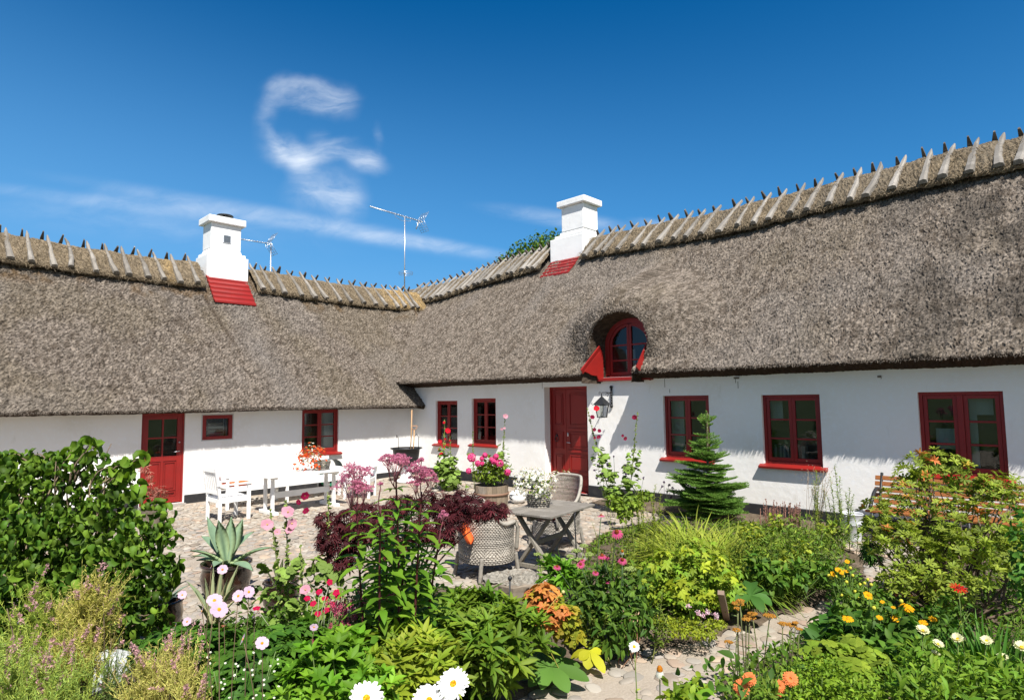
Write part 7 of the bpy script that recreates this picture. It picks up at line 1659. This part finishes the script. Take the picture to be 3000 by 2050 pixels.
# ------------------------------------------------------------------ right border
def pieris():
    bl = [(2760, 1365, 5.7, 62), (2690, 1370, 5.7, 45), (2650, 1400, 5.6, 35), (2830, 1400, 5.6, 50), (2860, 1450, 5.5, 65), (2930, 1430, 5.5, 60), (2640, 1480, 5.5, 60), (2570, 1500, 5.4, 45), (2740, 1470, 5.5, 65), (2760, 1560, 5.3, 80), (2900, 1540, 5.3, 90), (2630, 1570, 5.2, 55), (2560, 1600, 5.1, 35), (2700, 1640, 5.0, 80), (2830, 1640, 4.9, 90), (2640, 1700, 4.8, 55), (2780, 1720, 4.7, 70), (2950, 1640, 5, 70), (2560, 1545, 5.3, 35), (2700, 1420, 5.6, 30), (2980, 1480, 5.4, 40), (3080, 1560, 5.3, 90), (3060, 1700, 5, 90)]
    B = world_blobs(bl, .8); t = plant('evergreen_shrub', onground(2790, 5.2), 'large evergreen shrub with rosettes of yellow-green leaves covering the slatted bench', 'shrub')
    m = MB(); P, o = crown(B, 1450, .35); k = len(P); keep = fbm(P[:, 0]*4+P[:, 1]*2, P[:, 2]*4, 55, 2)+rng.normal(0, .06, k) > .36; P, o = P[keep], o[keep]
    rosettes(m, P, o, .058, .34, 8, (.25, .29, .035), (.17, .23, .025), shape=[(0, .15), (.3, .5), (.65, 1.0), (.88, .65), (1, .05)], tilt=.35, curl=.4, lo=.6, hi=1.3)
    h = rng.random(len(P)) < .012; rosettes(m, P[h]+o[h]*.02, o[h], .058, .34, 7, (.50, .15, .04), (.42, .28, .04), tilt=.35)
    for (a, c) in ((2700, 1335), (2715, 1345), (2870, 1495), (2650, 1720), (2672, 1712), (2760, 1702), (2640, 1730), (2595, 1545)):
        p = spot(a, c, 5.15); rosettes(m, p+rng.normal(0, .03, (2, 3)), rdir(2), .055, .3, 7, (.55, .14, .05), (.50, .22, .05), tilt=.5)
    put(m, 'foliage', 'leaf', t); s = MB(); bs = np.array(t.location)
    for i in range(70):
        c, r, f_ = B[rng.integers(0, len(B))]; e = c+rdir(1)[0]*r*.9; mid = bs+(e-bs)*.45+rng.normal(0, .08, 3); pth = np.vstack([curve(bs+rng.normal(0, .05, 3)*[1, 1, 0], mid, 0, .02, 6), curve(mid, e, .03, .03, 7)[1:]]); s.tube(pth, np.linspace(.016, .003, len(pth)), 5, np.array((.13, .095, .07))*rng.uniform(.7, 1.3))
    put(s, 'branches', 'bark', t)
pieris()
leafmass('leafy_shrub', [(3000, 1560, 4.2, 34), (2995, 1640, 4.2, 34), (3020, 1710, 4.1, 50), (3005, 1500, 4.3, 24)], 300, 'dark green broad-leaved shrub cut off by the right edge', 'shrub', lambda m, P, o: leafy(m, P, o, .065, .5, OVATE, (.05, .14, .02), (.10, .22, .02)))
leafmass('leafy_perennial', [(2490, 1700, 4.8, 36), (2470, 1735, 4.7, 36), (2480, 1790, 4.4, 42), (2520, 1780, 4.4, 50), (2570, 1770, 4.5, 45)], 900, 'green bushy coneflower foliage at the near bend of the path', 'perennial', lambda m, P, o: leafy(m, P, o, .055, .45, LANCE, (.07, .15, .014), (.13, .20, .02)), st=14)
leafmass('leafy_perennial', [(2550, 1600, 6.2, 20), (2535, 1625, 6.2, 16), (2560, 1630, 6.0, 22)], 170, 'dark green divided leaves in front of the zinc bucket', 'perennial', palmate, L=.08, ratio=.22, a=(.05, .13, .02), b=(.09, .18, .02), lobes=5, spread=1.6)
t = plant('yellow_coneflower', onground(2500, 4.6), 'yellow and orange daisies with many yellow buds beside the path', 'flower', 'yellow daisies of the right border'); s = MB(); b = np.array(t.location)
def ydais(t, lst, D, budl=()):
    s = MB(); b = np.array(t.location)
    for (a, c, sc) in lst:
        p = spot(a, c, D+rng.normal(0, .06)); flower('yellow', p, face(p, .5, .8, .25), t, scale=sc); s.tube(curve(b+rng.normal(0, .1, 3)*[1, 1, 0], p, 0, .02), .003, 4, (.10, .16, .04))
    for (a, c) in budl:
        p = spot(a, c, D+rng.normal(0, .08)); s.blobs([p], .013, (.42, .40, .04), 7, 5); s.tube(curve(b+rng.normal(0, .1, 3)*[1, 1, 0], p, 0, .02), .0025, 4, (.10, .16, .04))
    put(s, 'stem', 'stem', t)
ydais(t, [(2455, 1668, .7), (2465, 1675, .7), (2479, 1672, .65), (2482, 1644, .55), (2440, 1680, .6)], 4.5, [(2428, 1685), (2435, 1692), (2448, 1688), (2470, 1687), (2480, 1704), (2491, 1663), (2498, 1685), (2520, 1712), (2533, 1708), (2552, 1712), (2542, 1697), (2505, 1732), (2465, 1742), (2490, 1748), (2515, 1752)])
t = plant('yellow_coneflower', onground(2600, 3.9), 'scattered yellow daisies low over the dark leaves left of the white-yellow ones', 'flower', 'yellow daisies of the right border')
ydais(t, [(2543, 1743, .95), (2650, 1776, 1.0), (2664, 1784, .9), (2626, 1811, 1.0), (2484, 1812, .95), (2577, 1808, .65), (2703, 1824, .85), (2732, 1812, .8), (2617, 1778, .45), (2670, 1800, .5), (2585, 1762, .45), (2830, 1950, .75)], 3.7, [(2640, 1760), (2560, 1780)])
t = plant('cream_daisy', onground(2800, 3.2), 'group of daisies with white tips and yellow centres in the lower right border', 'flower', None); s = MB(); b = np.array(t.location); m = MB()
for (a, c, sc) in ((2703, 1847, 1.1), (2748, 1886, .95), (2806, 1872, 1.1), (2890, 1877, 1.0), (2741, 1917, .85), (2993, 1896, 1.15), (2938, 1924, .9), (2827, 2004, 1.0)):
    p = spot(a, c, 3.0+rng.normal(0, .06)); flower('cream_daisy', p, face(p, .45, .85, .15), t, scale=sc); g0 = onground(a+rng.normal(0, 20), 3.1); s.tube(curve(g0, p, 0, .02), .003, 4, (.14, .20, .05)); k = 14; leafy(m, g0+(p-g0)*rng.uniform(.2, .8, (k, 1)), rdir(k), .06, .22, LANCE, MG, BG)
put(s, 'stem', 'stem', t); put(m, 'foliage', 'leaf', t)
def round_leaves(m, P, o, L, a, b):
    k = len(P); N = norm(np.array([0, 0, 1.])+o*.6+rng.normal(0, .42, (k, 3))); Cc = cols(a, b, k, .6, 1.2); D = norm(np.cross(N, rdir(k))); Sd = np.cross(D, N); Ls = L*rng.uniform(.6, 1.2, k)
    for q in range(9):
        an = -2.6+5.2*q/8; m.leaves(P, D*math.cos(an)+Sd*math.sin(an), N, Ls, Ls*.62, [(0, .1), (.4, .6), (.8, 1.0), (1, .55)], Cc*rng.uniform(.96, 1.04), .25, .14)
leafmass('ladys_mantle', [(2430, 1925, 3.3, 50, .8), (2480, 1905, 3.4, 50, .8), (2540, 1940, 3.2, 50, .8), (2390, 1905, 3.4, 36, .8), (2580, 1965, 3.1, 36, .8), (2500, 1970, 3.0, 45, .8)], 240, "lady's mantle with round pleated yellow-green leaves in the lower right border", 'perennial', round_leaves, L=.047, a=(.26, .33, .03), b=(.18, .27, .025), st=12)
leafmass('leafy_perennial', [(2560, 1860, 3.7, 60), (2640, 1860, 3.6, 60), (2480, 1850, 3.8, 50), (2620, 1930, 3.4, 60)], 620, 'dark green broad pointed leaves behind the round-leaved plant', 'perennial', lambda m, P, o: leafy(m, P, o, .085, .5, OVATE, (.045, .12, .014), (.09, .17, .018)), st=10)
leafmass('leafy_perennial', [(2440, 1855, 3.9, 36), (2425, 1880, 3.8, 28), (2465, 1835, 4.0, 34)], 120, 'large dark glossy leaves on the near side of the path bend', 'perennial', lambda m, P, o: leafy(m, P, o, .12, .5, OVATE, (.04, .12, .02), (.08, .19, .02), droop=0))
leafmass('box_like_shrub', [(2380, 2010, 2.8, 75), (2460, 2030, 2.7, 75), (2330, 2060, 2.7, 60), (2520, 2060, 2.6, 70), (2420, 1970, 2.9, 50)], 3000, 'low dense shrub of tiny yellow-green leaves at the lower edge, right of the dahlias', 'shrub', lambda m, P, o: leafy(m, P, o, .022, .5, OVATE, (.20, .29, .02), (.12, .22, .015), droop=-.3), st=20)
leafmass('leafy_perennial', [(2210, 2025, 3.0, 38), (2270, 2005, 3.2, 42), (2330, 1980, 3.3, 45), (2150, 2050, 2.9, 30), (2250, 2060, 2.7, 50), (2380, 1945, 3.5, 40)], 1000, 'mixed mid green foliage around the yarrow stems', 'perennial', lambda m, P, o: leafy(m, P, o, .045, .3, LANCE, (.10, .19, .02), (.17, .23, .025), droop=-.2), st=14)
leafmass('leafy_perennial', [(2020, 2040, 2.7, 40), (1990, 2060, 2.6, 35), (2060, 2000, 2.9, 16), (1975, 2020, 2.8, 22)], 190, 'yellow-green leaves at the bottom edge under the white coneflower', 'perennial', lambda m, P, o: leafy(m, P, o, .055, .5, OVATE, (.24, .30, .02), (.15, .25, .02)), st=10)
rosette_plant(2020, 2062, 2.65, [(2010, 1995, .1), (2030, 1990, .1), (2090, 2020, 0), (1975, 2035, 0), (2060, 2010, .1)], 'bright green upright leaves at the bottom edge left of the dahlias', (.15, .30, .015), .05)
leafmass('leafy_perennial', [(2700, 2000, 2.9, 80), (2780, 1980, 3.0, 70), (2860, 2020, 2.8, 80), (2640, 2040, 2.7, 70), (2760, 2060, 2.6, 80), (2940, 2000, 2.9, 70), (2980, 2050, 2.7, 60), (2700, 1930, 3.2, 50)], 1900, 'green foliage with lance-shaped leaves in the lower right corner', 'perennial', lambda m, P, o: leafy(m, P, o, .06, .3, LANCE, (.10, .21, .018), (.17, .25, .02), droop=-.3), st=30)
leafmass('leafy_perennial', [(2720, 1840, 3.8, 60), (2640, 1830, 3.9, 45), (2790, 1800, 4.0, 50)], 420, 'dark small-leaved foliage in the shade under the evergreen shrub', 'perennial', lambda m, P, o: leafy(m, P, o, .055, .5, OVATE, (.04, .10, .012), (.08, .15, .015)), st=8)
grass([(2920, 3.7, 30), (2960, 3.6, 30), (2890, 3.8, 25)], 260, 'clump of broad upright iris leaves near the right edge', (.05, .15, .02), (.11, .23, .02), L=.52, w=.028, name='iris', curl=.45, spread=.4)
grass([(2700, 2.9, 40), (2860, 2.9, 60), (2560, 2.8, 40), (2960, 2.8, 60)], 520, 'scattered grass blades among the lower right foliage', (.10, .22, .02), (.18, .28, .03), L=.55, w=.010, curl=.9, spread=.6)
leafy_stems([(2970, 1800), (2985, 1830), (2960, 1850), (2992, 1780), (2975, 1870)], 3.9, 'feathery upright green stems at the right edge above the cream daisies', (.10, .2, .02), (.16, .24, .03), L=.04, ratio=.25, dens=.012)
leafmass('leafy_perennial', [(1700, 1700, 5.0, 26), (1720, 1740, 4.9, 30), (1690, 1770, 4.8, 26)], 200, 'dark green coneflower leaves left of the group, below the thin stake', 'perennial', lambda m, P, o: leafy(m, P, o, .08, .35, LANCE, (.045, .11, .014), (.10, .17, .018)))
leafmass('leafy_perennial', [(1180, 1720, 4.3, 40), (1230, 1690, 4.4, 35), (1150, 1680, 4.4, 35), (1100, 1720, 4.2, 30)], 240, 'broad green leaves around the feet of the tall purple umbel plants', 'perennial', lambda m, P, o: leafy(m, P, o, .12, .36, LANCE, (.08, .19, .014), (.13, .24, .02)))
t = plant('small_white_flowers', onground(700, 2.9), 'sprinkling of tiny white flowers over the dark anemone leaves', 'flower'); s = MB(); b = np.array(t.location)
for i in range(34):
    a, c = rng.uniform(600, 840), rng.uniform(1900, 2045); p = spot(a, c, 2.72+rng.normal(0, .08)); flower('small_white', p, face(p), t, scale=.45)
for i in range(8): s.tube(curve(b, spot(rng.uniform(620, 830), rng.uniform(1900, 2000), 2.8), 0, .02), .002, 4, (.12, .18, .06))
put(s, 'stem', 'stem', t)
